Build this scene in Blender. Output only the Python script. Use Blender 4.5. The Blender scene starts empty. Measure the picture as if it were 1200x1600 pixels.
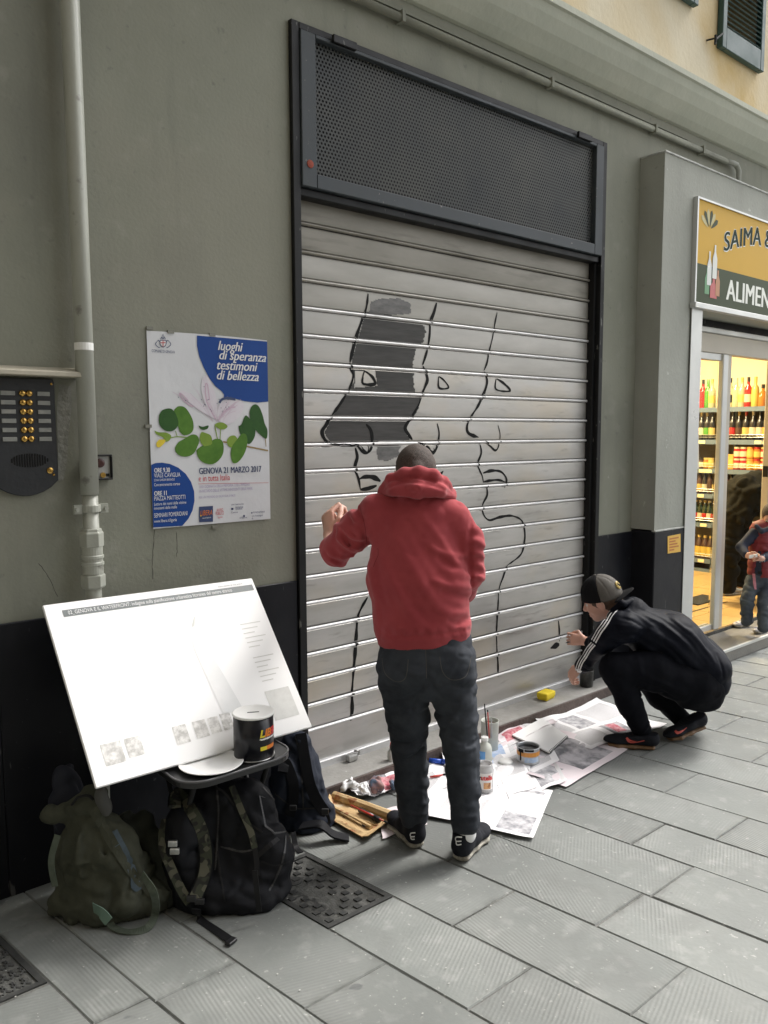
import bpy, bmesh, math, random
import numpy as np
from mathutils import Vector, Matrix
from mathutils.kdtree import KDTree
from mathutils.bvhtree import BVHTree
random.seed(7); rng = np.random.RandomState(7)
S = bpy.context.scene
COL = S.collection
RAD = math.radians

# ------------------------------------------------------------------ camera, sky, sun, exposure
CAM_H, WALL_D = 1.65, 2.9526
YAW, PITCH, ROLL = RAD(40.35), RAD(-5.68), RAD(-.24)
FPX = 1250.0                                   # focal length in photo pixels (1200 x 1600)
Fv = Vector((math.sin(YAW)*math.cos(PITCH), math.cos(YAW)*math.cos(PITCH), math.sin(PITCH)))
_r = Vector((math.cos(YAW), -math.sin(YAW), 0)); _u = _r.cross(Fv)
Rv = math.cos(ROLL)*_r + math.sin(ROLL)*_u
Uv = math.cos(ROLL)*_u - math.sin(ROLL)*_r
CP = Vector((0, -WALL_D, CAM_H))
cd = bpy.data.cameras.new('camera'); cam = bpy.data.objects.new('camera', cd); COL.objects.link(cam)
cd.sensor_fit = 'VERTICAL'; cd.sensor_height = 36; cd.lens = FPX/1600*36; cd.clip_end = 500; cd.clip_start = .05
M = Matrix((Rv, Uv, -Fv)).transposed().to_4x4(); M.translation = CP
cam.matrix_world = M
S.camera = cam
SUN_EL, SUN_AZ = RAD(50), RAD(91)              # azimuth from +y (the wall) clockwise towards +x
W = bpy.data.worlds.new('World'); S.world = W; W.use_nodes = True
wn, wl = W.node_tree.nodes, W.node_tree.links
wn.clear()
sky = wn.new('ShaderNodeTexSky'); sky.sky_type = 'NISHITA'; sky.sun_disc = False
sky.sun_elevation = SUN_EL; sky.sun_rotation = SUN_AZ; sky.dust_density = 4; sky.air_density = 1.2
hsv = wn.new('ShaderNodeHueSaturation'); hsv.inputs['Saturation'].default_value = .22
bg = wn.new('ShaderNodeBackground'); bg.inputs['Strength'].default_value = .135
wo = wn.new('ShaderNodeOutputWorld')
wl.new(sky.outputs[0], hsv.inputs['Color']); wl.new(hsv.outputs[0], bg.inputs['Color']); wl.new(bg.outputs[0], wo.inputs['Surface'])
sd = bpy.data.lights.new('sun', 'SUN'); sd.energy = 1.8; sd.angle = RAD(18); sd.color = (1, .965, .92)
sun = bpy.data.objects.new('sun', sd); COL.objects.link(sun)
sdir = Vector((math.sin(SUN_AZ)*math.cos(SUN_EL), math.cos(SUN_AZ)*math.cos(SUN_EL), math.sin(SUN_EL)))
sun.rotation_euler = sdir.to_track_quat('Z', 'Y').to_euler()
sun.location = (6, -2, 12)
S.view_settings.view_transform = 'Standard'; S.view_settings.look = 'None'
S.view_settings.gamma = 1; S.view_settings.use_curve_mapping = False
S.view_settings.exposure = 1.3
S.cycles.max_bounces = 8; S.cycles.diffuse_bounces = 5; S.cycles.glossy_bounces = 4
S.cycles.use_denoising = True
S.cycles.sample_clamp_indirect = 6

# ------------------------------------------------------------------ measuring: a sight line met with a plane of the place
def ray(px, py): return (px-600)/FPX*Rv - (py-800)/FPX*Uv + Fv
def PY(px, py, y=0.0): d = ray(px, py); return CP + d*((y+WALL_D)/d.y)
def PZ(px, py, z=0.0): d = ray(px, py); return CP + d*((z-CAM_H)/d.z)
def PX(px, py, x): d = ray(px, py); return CP + d*(x/d.x)
def PD(px, py, dep): return CP + ray(px, py)*dep
RH = Vector((math.cos(YAW), -math.sin(YAW), 0)); FH = Vector((math.sin(YAW), math.cos(YAW), 0)); ZZ = Vector((0, 0, 1))

# ------------------------------------------------------------------ materials
_mats = {}
def mat(name, col, col2=None, scale=8.0, rough=.6, metal=0.0, bump=0.0, bscale=60.0, spec=.5, emit=None, rvar=0.0, detail=5.0, contrast=1.0, coat=0.0, trans=0.0, sheen=0.0, stretch=None, bdist=.01, alpha=None):
    if name in _mats: return _mats[name]
    m = bpy.data.materials.new(name); m.use_nodes = True; _mats[name] = m
    n, l = m.node_tree.nodes, m.node_tree.links
    b = n['Principled BSDF']
    b.inputs['Roughness'].default_value = rough; b.inputs['Metallic'].default_value = metal
    b.inputs['Specular IOR Level'].default_value = spec
    b.inputs['Coat Weight'].default_value = coat; b.inputs['Transmission Weight'].default_value = trans
    b.inputs['Sheen Weight'].default_value = sheen
    b.inputs['Base Color'].default_value = (*col, 1)
    tc = n.new('ShaderNodeTexCoord'); src = tc.outputs['Object']
    if stretch:
        mp = n.new('ShaderNodeMapping'); mp.inputs['Scale'].default_value = stretch
        l.new(src, mp.inputs['Vector']); src = mp.outputs[0]
    if col2:
        t = n.new('ShaderNodeTexNoise'); t.inputs['Scale'].default_value = scale; t.inputs['Detail'].default_value = detail
        t.inputs['Roughness'].default_value = .62
        l.new(src, t.inputs['Vector'])
        r = n.new('ShaderNodeMapRange'); r.inputs['From Min'].default_value = .5-.2/contrast; r.inputs['From Max'].default_value = .5+.2/contrast
        l.new(t.outputs['Fac'], r.inputs['Value'])
        x = n.new('ShaderNodeMix'); x.data_type = 'RGBA'
        x.inputs['A'].default_value = (*col, 1); x.inputs['B'].default_value = (*col2, 1)
        l.new(r.outputs[0], x.inputs['Factor']); l.new(x.outputs['Result'], b.inputs['Base Color'])
        if rvar:
            r2 = n.new('ShaderNodeMapRange'); r2.inputs['To Min'].default_value = rough-rvar; r2.inputs['To Max'].default_value = rough+rvar
            l.new(t.outputs['Fac'], r2.inputs['Value']); r2.inputs['From Min'].default_value = .3; r2.inputs['From Max'].default_value = .7
            l.new(r2.outputs[0], b.inputs['Roughness'])
    if bump:
        t2 = n.new('ShaderNodeTexNoise'); t2.inputs['Scale'].default_value = bscale; t2.inputs['Detail'].default_value = 6
        l.new(tc.outputs['Object'], t2.inputs['Vector'])
        bp = n.new('ShaderNodeBump'); bp.inputs['Strength'].default_value = bump; bp.inputs['Distance'].default_value = bdist
        l.new(t2.outputs['Fac'], bp.inputs['Height']); l.new(bp.outputs[0], b.inputs['Normal'])
    if emit:
        b.inputs['Emission Color'].default_value = (*emit[0], 1); b.inputs['Emission Strength'].default_value = emit[1]
    return m
def nodes(m): return m.node_tree.nodes, m.node_tree.links, m.node_tree.nodes['Principled BSDF']
def add_layer(m, kind, scale, lo, hi, col, strength=1.0, stretch=(1, 1, 1), detail=6, distortion=0.0):
    """a second, sparser layer of wear or dirt over a material's base colour"""
    n, l, b = nodes(m)
    prev = b.inputs['Base Color'].links[0].from_socket if b.inputs['Base Color'].links else None
    tc = n.new('ShaderNodeTexCoord'); mp = n.new('ShaderNodeMapping'); mp.inputs['Scale'].default_value = stretch
    mp.inputs['Location'].default_value = (scale*.37, 1.7, 3.1)
    l.new(tc.outputs['Object'], mp.inputs['Vector'])
    if kind == 'noise':
        t = n.new('ShaderNodeTexNoise'); t.inputs['Detail'].default_value = detail; t.inputs['Distortion'].default_value = distortion; out = t.outputs['Fac']
    else:
        t = n.new('ShaderNodeTexVoronoi'); out = t.outputs['Distance']
    t.inputs['Scale'].default_value = scale
    l.new(mp.outputs[0], t.inputs['Vector'])
    r = n.new('ShaderNodeMapRange'); r.inputs['From Min'].default_value = lo; r.inputs['From Max'].default_value = hi; r.inputs['To Max'].default_value = strength
    l.new(out, r.inputs['Value'])
    x = n.new('ShaderNodeMix'); x.data_type = 'RGBA'; x.inputs['B'].default_value = (*col, 1)
    if prev: l.new(prev, x.inputs['A'])
    else: x.inputs['A'].default_value = b.inputs['Base Color'].default_value
    l.new(r.outputs[0], x.inputs['Factor']); l.new(x.outputs['Result'], b.inputs['Base Color'])

# ------------------------------------------------------------------ objects
def link(o):
    COL.objects.link(o); return o
def thing(name, label, cat, loc=(0, 0, 0), group=None):
    o = bpy.data.objects.new(name, None); link(o); o.location = Vector(loc); o.empty_display_size = .1
    o['label'] = label; o['category'] = cat
    if group: o['group'] = group
    return o
def wloc(o):
    v = Vector(o.location)
    while o.parent: o = o.parent; v += Vector(o.location)
    return v
def tag(o, label, cat, group=None):
    o['label'] = label; o['category'] = cat
    if group: o['group'] = group
    return o
def put(name, verts, faces, m, parent=None, smooth=False, bev=0.0, label=None, origin=None, segs=1, fmats=None, clean=False):
    """a mesh object from world-space vertices; its origin is its parent's, or its own base"""
    V = np.array([tuple(v) for v in verts], dtype=float)
    if parent is not None: o0 = wloc(parent)
    elif origin is not None: o0 = Vector(origin)
    else: o0 = Vector(((V[:, 0].min()+V[:, 0].max())/2, (V[:, 1].min()+V[:, 1].max())/2, V[:, 2].min()))
    me = bpy.data.meshes.new(name)
    me.from_pydata([tuple(v) for v in (V - np.array(o0))], [], [tuple(int(i) for i in f) for f in faces])
    ms = m if isinstance(m, (list, tuple)) else [m]
    for k in ms: me.materials.append(k)
    if fmats is not None:
        me.polygons.foreach_set('material_index', fmats)
    if bev > 0 or clean:
        bm = bmesh.new(); bm.from_mesh(me)
        if clean: bmesh.ops.remove_doubles(bm, verts=bm.verts, dist=1e-5)
        bmesh.ops.recalc_face_normals(bm, faces=bm.faces)
        if bev > 0:
            ed = [e for e in bm.edges if len(e.link_faces) == 2 and e.calc_face_angle(0) > .5]
            bmesh.ops.bevel(bm, geom=ed, offset=bev, segments=segs, profile=.6, affect='EDGES', clamp_overlap=True)
        bm.to_mesh(me); bm.free()
    if smooth:
        me.polygons.foreach_set('use_smooth', [True]*len(me.polygons))
    me.update()
    o = bpy.data.objects.new(name, me); link(o)
    if parent is not None: o.parent = parent
    else: o.location = o0
    if label: o['label'] = label
    return o
def dup(root, off, label=None, group=None, rotz=0):
    r = root.copy(); link(r); r.location = Vector(root.location)+Vector(off); r.rotation_euler = (0, 0, rotz)
    if label: r['label'] = label
    if group: r['group'] = group
    for ch in list(root.children):
        c = ch.copy(); link(c); c.parent = r
        for g in ch.children:
            d = g.copy(); link(d); d.parent = c
    return r

class MB:
    """collects shapes (world space) for ONE mesh object"""
    def __init__(s): s.v = []; s.f = []
    def add(s, v, f):
        k = len(s.v); s.v += [tuple(p) for p in v]; s.f += [tuple(i+k for i in q) for q in f]; return s
    def box(s, x0, x1, y0, y1, z0, z1):
        return s.add([(x0,y0,z0),(x1,y0,z0),(x1,y1,z0),(x0,y1,z0),(x0,y0,z1),(x1,y0,z1),(x1,y1,z1),(x0,y1,z1)],
                     [(0,3,2,1),(4,5,6,7),(0,1,5,4),(1,2,6,5),(2,3,7,6),(3,0,4,7)])
    def obox(s, c, ax, ay, az):
        """box by centre and three half-axis vectors"""
        c = Vector(c); P = []
        for k in (-1, 1):
            for i, j in ((-1,-1),(1,-1),(1,1),(-1,1)): P.append(c+ax*i+ay*j+az*k)
        return s.add(P, [(0,3,2,1),(4,5,6,7),(0,1,5,4),(1,2,6,5),(2,3,7,6),(3,0,4,7)])
    def quad(s, *p): return s.add(p, [tuple(range(len(p)))])
    def tube(s, pts, r, n=8, cap=True):
        pts = [Vector(p) for p in pts]; rr = r if isinstance(r, (list, tuple)) else [r]*len(pts)
        V = []; up = None
        for i, p in enumerate(pts):
            t = (pts[min(i+1, len(pts)-1)]-pts[max(i-1, 0)]).normalized()
            if up is None: up = t.orthogonal().normalized()
            up = (up - t*up.dot(t)).normalized(); w = t.cross(up)
            for k in range(n):
                a = 2*math.pi*k/n; V.append(p+(up*math.cos(a)+w*math.sin(a))*rr[i])
        F = []
        for i in range(len(pts)-1):
            for k in range(n): F.append((i*n+k, i*n+(k+1)%n, (i+1)*n+(k+1)%n, (i+1)*n+k))
        if cap: F.append(tuple(range(n-1, -1, -1))); F.append(tuple((len(pts)-1)*n+k for k in range(n)))
        return s.add(V, F)
    def lathe(s, prof, c, n=24, ax=None, cap=True):
        """profile [(r, h)] about an axis through c"""
        c = Vector(c); az = (Vector(ax) if ax is not None else ZZ).normalized(); u = az.orthogonal().normalized(); w = az.cross(u)
        V = []
        for r, h in prof:
            for k in range(n):
                a = 2*math.pi*k/n; V.append(c+az*h+(u*math.cos(a)+w*math.sin(a))*max(r, 1e-5))
        F = [(i*n+k, i*n+(k+1)%n, (i+1)*n+(k+1)%n, (i+1)*n+k) for i in range(len(prof)-1) for k in range(n)]
        if cap: F.append(tuple(range(n-1, -1, -1))); F.append(tuple((len(prof)-1)*n+k for k in range(n)))
        return s.add(V, F)
    def prism(s, poly, d):
        """polygon extruded by vector d"""
        n = len(poly); d = Vector(d)
        V = [Vector(p) for p in poly]+[Vector(p)+d for p in poly]
        F = [tuple(range(n-1, -1, -1)), tuple(range(n, 2*n))]+[(i, (i+1)%n, n+(i+1)%n, n+i) for i in range(n)]
        return s.add(V, F)
    def grid(s, fn, nu, nv):
        V = [fn(i/nu, j/nv) for j in range(nv+1) for i in range(nu+1)]
        F = [(j*(nu+1)+i, j*(nu+1)+i+1, (j+1)*(nu+1)+i+1, (j+1)*(nu+1)+i) for j in range(nv) for i in range(nu)]
        return s.add(V, F)
    def put(s, name, m, parent=None, **k): return put(name, s.v, s.f, m, parent, **k)

def spline(pts, per=8):
    P = [Vector(p) for p in pts]; out = []
    for i in range(len(P)-1):
        a, b, c, d = P[max(i-1, 0)], P[i], P[i+1], P[min(i+2, len(P)-1)]
        for k in range(per):
            t = k/per
            out.append(.5*((2*b)+(c-a)*t+(2*a-5*b+4*c-d)*t*t+(3*b-a-3*c+d)*t**3))
    out.append(P[-1]); return out
def strap(name, pts, width, thick, m, parent, up, per=8, label=None):
    """a webbing band swept along a curve; up = direction its broad face looks, or one per point"""
    Q = spline(pts, per); n = len(Q); mb = MB(); V = []
    ups = [Vector(u) for u in up] if isinstance(up, list) else [Vector(up)]*len(pts)
    for i, p in enumerate(Q):
        t = (Q[min(i+1, n-1)]-Q[max(i-1, 0)]).normalized()
        f = i/max(n-1, 1)*(len(ups)-1); a = int(min(f, len(ups)-1)); b = min(a+1, len(ups)-1)
        u = ups[a].lerp(ups[b], f-a)
        u = (u-t*u.dot(t)).normalized(); w = t.cross(u)
        for du, dw in ((-1,-1),(-1,1),(1,1),(1,-1)): V.append(p+u*du*thick/2+w*dw*width/2)
    F = [(i*4+k, i*4+(k+1)%4, (i+1)*4+(k+1)%4, (i+1)*4+k) for i in range(n-1) for k in range(4)]
    F += [(3,2,1,0), tuple((n-1)*4+k for k in range(4))]
    mb.add(V, F); return mb.put(name, m, parent, label=label)

# text as flat mesh; origin = lower-left, ux = reading direction, uz = up
def text(name, s, size, m, parent, org, ux, uz, sx=1.0, shear=0.0, align='LEFT', ext=0.0004, bold=0.0, arc=None, space=1.0, width=None):
    c = bpy.data.curves.new(name, 'FONT'); c.body = s; c.size = size; c.align_x = align; c.shear = shear; c.extrude = 0; c.offset = bold
    c.space_character = space; c.resolution_u = 4
    o = bpy.data.objects.new('tmp_text', c); link(o)
    dg = bpy.context.evaluated_depsgraph_get(); me0 = bpy.data.meshes.new_from_object(o.evaluated_get(dg))
    bpy.data.objects.remove(o); bpy.data.curves.remove(c)
    ux, uz = Vector(ux).normalized(), Vector(uz).normalized(); nn = ux.cross(uz)
    V = []
    if width and len(me0.vertices): sx = width/max(v.co.x for v in me0.vertices)
    for v in me0.vertices:
        x, z = v.co.x*sx, v.co.y
        if arc: z += arc(x)
        V.append(Vector(org)+ux*x+uz*z+nn*ext)
    F = [tuple(p.vertices) for p in me0.polygons]; bpy.data.meshes.remove(me0)
    if not V: return None
    return put(name, V, F, m, parent)

# ------------------------------------------------------------------ signed-distance modelling (bodies, clothes, bags)
def _n(v): return np.array(tuple(v), dtype=np.float32)
class SDF:
    def __init__(s, res, k=.02): s.res = res; s.k = k; s.P = []; s.folds = []; s.cuts = []; s.noise = []; s.cr = []
    def c(s, a, b, ra, rb=None, k=None, sub=False): s.P.append(('c', _n(a), _n(b), ra, ra if rb is None else rb, k, sub)); return s
    def ch(s, pts, rs, k=None):
        for i in range(len(pts)-1): s.c(pts[i], pts[i+1], rs[i], rs[i+1], k)
        return s
    def e(s, c, r, X=None, Y=None, k=None, sub=False):
        X = Vector(X).normalized() if X is not None else Vector((1, 0, 0))
        Y = Vector(Y) if Y is not None else Vector((0, 1, 0)); Y = (Y-X*Y.dot(X)).normalized(); Z = X.cross(Y)
        s.P.append(('e', _n(c), np.array([tuple(X), tuple(Y), tuple(Z)], dtype=np.float32), np.array(r, dtype=np.float32), None, k, sub)); return s
    def t(s, a, b, ra, rb, right, k=None, sub=False):
        """limb or trunk with elliptical sections: ra=(half width along right, half depth)"""
        s.P.append(('t', _n(a), _n(b), ra, rb, k, sub, _n(Vector(right).normalized()))); return s
    def b(s, c, r, X, Y, rnd=.01, k=None, sub=False):
        X = Vector(X).normalized(); Y = Vector(Y); Y = (Y-X*Y.dot(X)).normalized(); Z = X.cross(Y)
        s.P.append(('b', _n(c), np.array([tuple(X), tuple(Y), tuple(Z)], dtype=np.float32), np.array(r, dtype=np.float32), rnd, k, sub)); return s
    def fold(s, a, b, w, amp): s.folds.append(([_n(a), _n(b)], w, amp)); return s
    def foldpath(s, pts, w, amp, per=4):
        s.folds.append(([_n(q) for q in spline(pts, per)], w, amp, 1)); return s
    def rings(s, a, b, r, n, w, amp, seed=0, tilt=.5, face=None):
        """broken creases across a limb"""
        R = random.Random(seed); a, b = Vector(a), Vector(b); t = (b-a).normalized(); u = t.orthogonal().normalized(); v = t.cross(u)
        for i in range(n):
            f = (i+.5)/n+R.uniform(-.3, .3)/n; c = a.lerp(b, f); ph = R.uniform(0, 6.28); span = R.uniform(1.2, 3.0); ti = R.uniform(-tilt, tilt)
            pts = [c+(u*math.cos(ph+span*q/4)+v*math.sin(ph+span*q/4))*r+t*ti*r*(q/4-.5)*2 for q in range(5)]
            s.folds.append(([_n(q) for q in pts], w*R.uniform(.8, 1.4), amp*R.choice((-1, 1, 1))*R.uniform(.6, 1.2)))
        return s
    def crumple(s, cell, amp, st=(1, 1, 1), seed=0): s.cr.append((cell, amp, st, seed)); return s
    def cut(s, p, n): s.cuts.append((_n(p), _n(Vector(n).normalized()))); return s
    def build(s, name, m, parent=None, label=None, smooth=True, it=0):
        lo = np.full(3, 1e9); hi = -lo
        def bb(p):
            if p[0] == 'c': R = max(p[3], p[4]); return np.minimum(p[1], p[2])-R, np.maximum(p[1], p[2])+R
            if p[0] in 'eb': R = float(np.linalg.norm(p[3])) if p[0] == 'b' else float(p[3].max()); return p[1]-R, p[1]+R
            R = max(*p[3], *p[4]); return np.minimum(p[1], p[2])-R, np.maximum(p[1], p[2])+R
        for p in s.P:
            if p[-1 if p[0] != 't' else -2] is True: continue
            l, h = bb(p); lo = np.minimum(lo, l); hi = np.maximum(hi, h)
        lo -= 4*s.res+.01; hi += 4*s.res+.01
        n = np.ceil((hi-lo)/s.res).astype(int)+1
        D = np.full(n, 1.0, dtype=np.float32)
        ax = [(lo[i]+np.arange(n[i])*s.res).astype(np.float32) for i in range(3)]
        def sub(l, h):
            a = np.clip(((l-lo)/s.res).astype(int)-1, 0, n-1); b = np.clip(((h-lo)/s.res).astype(int)+2, 1, n)
            sl = tuple(slice(a[i], b[i]) for i in range(3))
            return sl, ax[0][sl[0]][:, None, None], ax[1][sl[1]][None, :, None], ax[2][sl[2]][None, None, :]
        def seg(X, Y, Z, a, b):
            ab = b-a; L = max(float(ab@ab), 1e-9); x, y, z = X-a[0], Y-a[1], Z-a[2]
            t = np.clip((x*ab[0]+y*ab[1]+z*ab[2])/L, 0, 1); return x-t*ab[0], y-t*ab[1], z-t*ab[2], t
        for p in s.P:
            isub = p[6]; k = p[5] if p[5] is not None else s.k
            l, h = bb(p); sl, X, Y, Z = sub(l-k-2*s.res-.01, h+k+2*s.res+.01)
            if p[0] == 'c':
                x, y, z, t = seg(X, Y, Z, p[1], p[2]); d = np.sqrt(x*x+y*y+z*z)-(p[3]+(p[4]-p[3])*t)
            elif p[0] == 'e':
                x, y, z = X-p[1][0], Y-p[1][1], Z-p[1][2]; m3 = p[2]
                q = [x*m3[i][0]+y*m3[i][1]+z*m3[i][2] for i in range(3)]; r = p[3]
                k0 = np.sqrt((q[0]/r[0])**2+(q[1]/r[1])**2+(q[2]/r[2])**2); k1 = np.sqrt((q[0]/r[0]**2)**2+(q[1]/r[1]**2)**2+(q[2]/r[2]**2)**2)+1e-6
                d = k0*(k0-1)/k1
            elif p[0] == 'b':
                x, y, z = X-p[1][0], Y-p[1][1], Z-p[1][2]; m3 = p[2]
                q = [np.abs(x*m3[i][0]+y*m3[i][1]+z*m3[i][2])-(p[3][i]-p[4]) for i in range(3)]
                d = np.sqrt(np.maximum(q[0], 0)**2+np.maximum(q[1], 0)**2+np.maximum(q[2], 0)**2)+np.minimum(np.maximum(np.maximum(q[0], q[1]), q[2]), 0)-p[4]
            else:
                x, y, z, t = seg(X, Y, Z, p[1], p[2]); ux = p[7]; ab = p[2]-p[1]; ab = ab/np.linalg.norm(ab)
                ux = ux-ab*(ux@ab); ux /= np.linalg.norm(ux); vx = np.cross(ab, ux)
                u = x*ux[0]+y*ux[1]+z*ux[2]; v = x*vx[0]+y*vx[1]+z*vx[2]; w = x*ab[0]+y*ab[1]+z*ab[2]
                ru = p[3][0]+(p[4][0]-p[3][0])*t; rv = p[3][1]+(p[4][1]-p[3][1])*t; rw = np.minimum(ru, rv)
                k0 = np.sqrt((u/ru)**2+(v/rv)**2+(w/rw)**2); k1 = np.sqrt((u/ru**2)**2+(v/rv**2)**2+(w/rw**2)**2)+1e-6
                d = k0*(k0-1)/k1
            o = D[sl]
            if isub: d = -d; hh = np.maximum(k-np.abs(o-d), 0)/max(k, 1e-6); D[sl] = np.maximum(o, d)+hh*hh*k/4
            else: hh = np.maximum(k-np.abs(o-d), 0)/max(k, 1e-6); D[sl] = np.minimum(o, d)-hh*hh*k/4
        cpn = np.array(tuple(CP))
        def onto(q):
            # slide a fold's point along the sight line until it lies on the cloth
            d = (q-cpn)/np.linalg.norm(q-cpn); T = np.arange(-.30, .30, .002); P_ = q+d*T[:, None]
            I_ = np.round((P_-lo)/s.res).astype(int); ok = ((I_ >= 0) & (I_ < n)).all(1); I_ = np.clip(I_, 0, n-1)
            v = np.where(ok, D[I_[:, 0], I_[:, 1], I_[:, 2]], 1.0); h = np.nonzero(v < 0)[0]
            if len(h): return P_[h[0]].astype(np.float32)
            k = int(np.argmin(v)); return P_[k].astype(np.float32)
        jobs = [([onto(np.array(q, dtype=float)) for q in f_[0]] if len(f_) == 4 else f_[0], f_[1], f_[2]) for f_ in s.folds]
        for pl, w, amp in jobs:
            A = np.array(pl); sl, X, Y, Z = sub(A.min(0)-2.4*w, A.max(0)+2.4*w)
            if 0 in D[sl].shape: continue
            best = None; nseg = len(pl)-1
            for i in range(nseg):
                x, y, z, t = seg(X, Y, Z, pl[i], pl[i+1]); d2 = x*x+y*y+z*z; tt = (i+t)/nseg
                if best is None: best = d2; par = np.broadcast_to(tt, d2.shape)
                else: m_ = d2 < best; par = np.where(m_, tt, par); best = np.where(m_, d2, best)
            env = np.maximum(np.sin(np.pi*par), 0)**.6 if nseg > 1 else 1.0
            D[sl] -= amp*env*np.exp(-best/(w*w))
        for fr, amp, ph in s.noise:
            X, Y, Z = ax[0][:, None, None], ax[1][None, :, None], ax[2][None, None, :]
            D += amp*(np.sin(X*fr+ph+1.7*np.sin(Z*fr*.6+ph))*np.sin(Y*fr*.9+2*ph+1.3*np.sin(X*fr*.5))*np.sin(Z*fr*.8+3*ph))
        for cell, amp, st_, seed in s.cr:
            near = np.argwhere(np.abs(D) < amp*2+.012); P_ = (near*s.res+lo)
            n3 = lattice(P_*np.array(st_)/cell, seed); D[near[:, 0], near[:, 1], near[:, 2]] += (amp*(1.1-2.6*np.abs(n3))).astype(np.float32)
        for c, nn in s.cuts:
            X, Y, Z = ax[0][:, None, None], ax[1][None, :, None], ax[2][None, None, :]
            D = np.maximum(D, (X-c[0])*nn[0]+(Y-c[1])*nn[1]+(Z-c[2])*nn[2])
        V, F = surface_nets(D, lo, s.res)
        o = put(name, V, F, m, parent, smooth=smooth, label=label); return o
def lattice(P, seed):
    """smooth value noise in -1..1, turned off-axis so that its grid never shows"""
    a, b = .63, .41; R3 = np.array([[math.cos(a), -math.sin(a), 0], [math.sin(a), math.cos(a), 0], [0, 0, 1]]) @ np.array([[1, 0, 0], [0, math.cos(b), -math.sin(b)], [0, math.sin(b), math.cos(b)]])
    P = P @ R3; R = np.random.RandomState(seed+5).uniform(-1, 1, (32, 32, 32)); I = np.floor(P).astype(int); f = P-I; f = f*f*(3-2*f); o = 0
    for i in (0, 1):
        for j in (0, 1):
            for k in (0, 1):
                w = (f[:, 0] if i else 1-f[:, 0])*(f[:, 1] if j else 1-f[:, 1])*(f[:, 2] if k else 1-f[:, 2]); o = o+w*R[(I[:, 0]+i) % 32, (I[:, 1]+j) % 32, (I[:, 2]+k) % 32]
    return o
def surface_nets(D, lo, res):
    I = D < 0; n = D.shape
    c = np.zeros((n[0]-1, n[1]-1, n[2]-1), dtype=np.uint8)
    for i in (0, 1):
        for j in (0, 1):
            for k in (0, 1): c += I[i:n[0]-1+i, j:n[1]-1+j, k:n[2]-1+k]
    act = (c > 0) & (c < 8); idx = np.argwhere(act)
    vid = np.full(act.shape, -1, dtype=np.int64); vid[act] = np.arange(len(idx))
    corner = np.stack([D[idx[:, 0]+i, idx[:, 1]+j, idx[:, 2]+k] for i in (0, 1) for j in (0, 1) for k in (0, 1)], 1)
    offs = np.array([(i, j, k) for i in (0, 1) for j in (0, 1) for k in (0, 1)], dtype=float)
    acc = np.zeros((len(idx), 3)); cnt = np.zeros(len(idx))
    for a in range(8):
        for b in range(a+1, 8):
            if abs(offs[a]-offs[b]).sum() != 1: continue
            m = (corner[:, a] < 0) != (corner[:, b] < 0)
            t = corner[:, a]/np.where(m, corner[:, a]-corner[:, b], 1)
            acc[m] += (offs[a]+(offs[b]-offs[a])*t[:, None])[m]; cnt[m] += 1
    V = lo+(idx+acc/cnt[:, None])*res
    F = []
    for a in range(3):
        b, d = (a+1) % 3, (a+2) % 3
        s0 = [slice(1, n[q]-1) for q in range(3)]; s0[a] = slice(0, n[a]-1); s1 = list(s0); s1[a] = slice(1, n[a])
        A, B = I[tuple(s0)], I[tuple(s1)]
        E = np.argwhere(A != B)
        if not len(E): continue
        base = E.copy(); base[:, b] += 1; base[:, d] += 1
        ins = A[E[:, 0], E[:, 1], E[:, 2]]
        def at(db, dd):
            q = base.copy(); q[:, b] -= db; q[:, d] -= dd; return vid[q[:, 0], q[:, 1], q[:, 2]]
        Q = np.stack([at(1, 1), at(0, 1), at(0, 0), at(1, 0)], 1)
        Q[~ins] = Q[~ins][:, ::-1]; F.append(Q)
    return V, np.concatenate(F)

def bvh_of(o):
    me = o.data; off = wloc(o)
    return BVHTree.FromPolygons([v.co+off for v in me.vertices], [tuple(p.vertices) for p in me.polygons])
def on_surface(name, bvh, pts, width, m, parent, toward=None, lift=.002, per=6, label=None):
    """a narrow trim or print that hugs another surface along a path (points near it)"""
    Q = spline(pts, per); hit = []
    for p in Q:
        if toward is not None:
            d = (p-CP).normalized() if toward == 'cam' else Vector(toward).normalized()
            h = bvh.ray_cast(p-d*.6, d)
            if h[0] is None: h = bvh.find_nearest(p)
        else: h = bvh.find_nearest(p)
        hit.append((h[0], h[1]))
    V = []; n = len(hit)
    for i, (p, nn) in enumerate(hit):
        t = (hit[min(i+1, n-1)][0]-hit[max(i-1, 0)][0])
        if t.length < 1e-6: t = Vector((0, 0, 1))
        w = t.normalized().cross(nn).normalized()
        ww = width[0]+(width[1]-width[0])*i/(n-1) if isinstance(width, tuple) else width
        for sgn in (-1, 0, 1):
            q = p+w*sgn*ww/2; h = bvh.find_nearest(q)
            V.append((h[0]+h[1]*lift) if h[0] is not None else q+nn*lift)
    F = []
    for i in range(n-1):
        for k in range(2): F.append((i*3+k, i*3+k+1, (i+1)*3+k+1, (i+1)*3+k))
    return put(name, V, F, m, parent, label=label)
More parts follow.
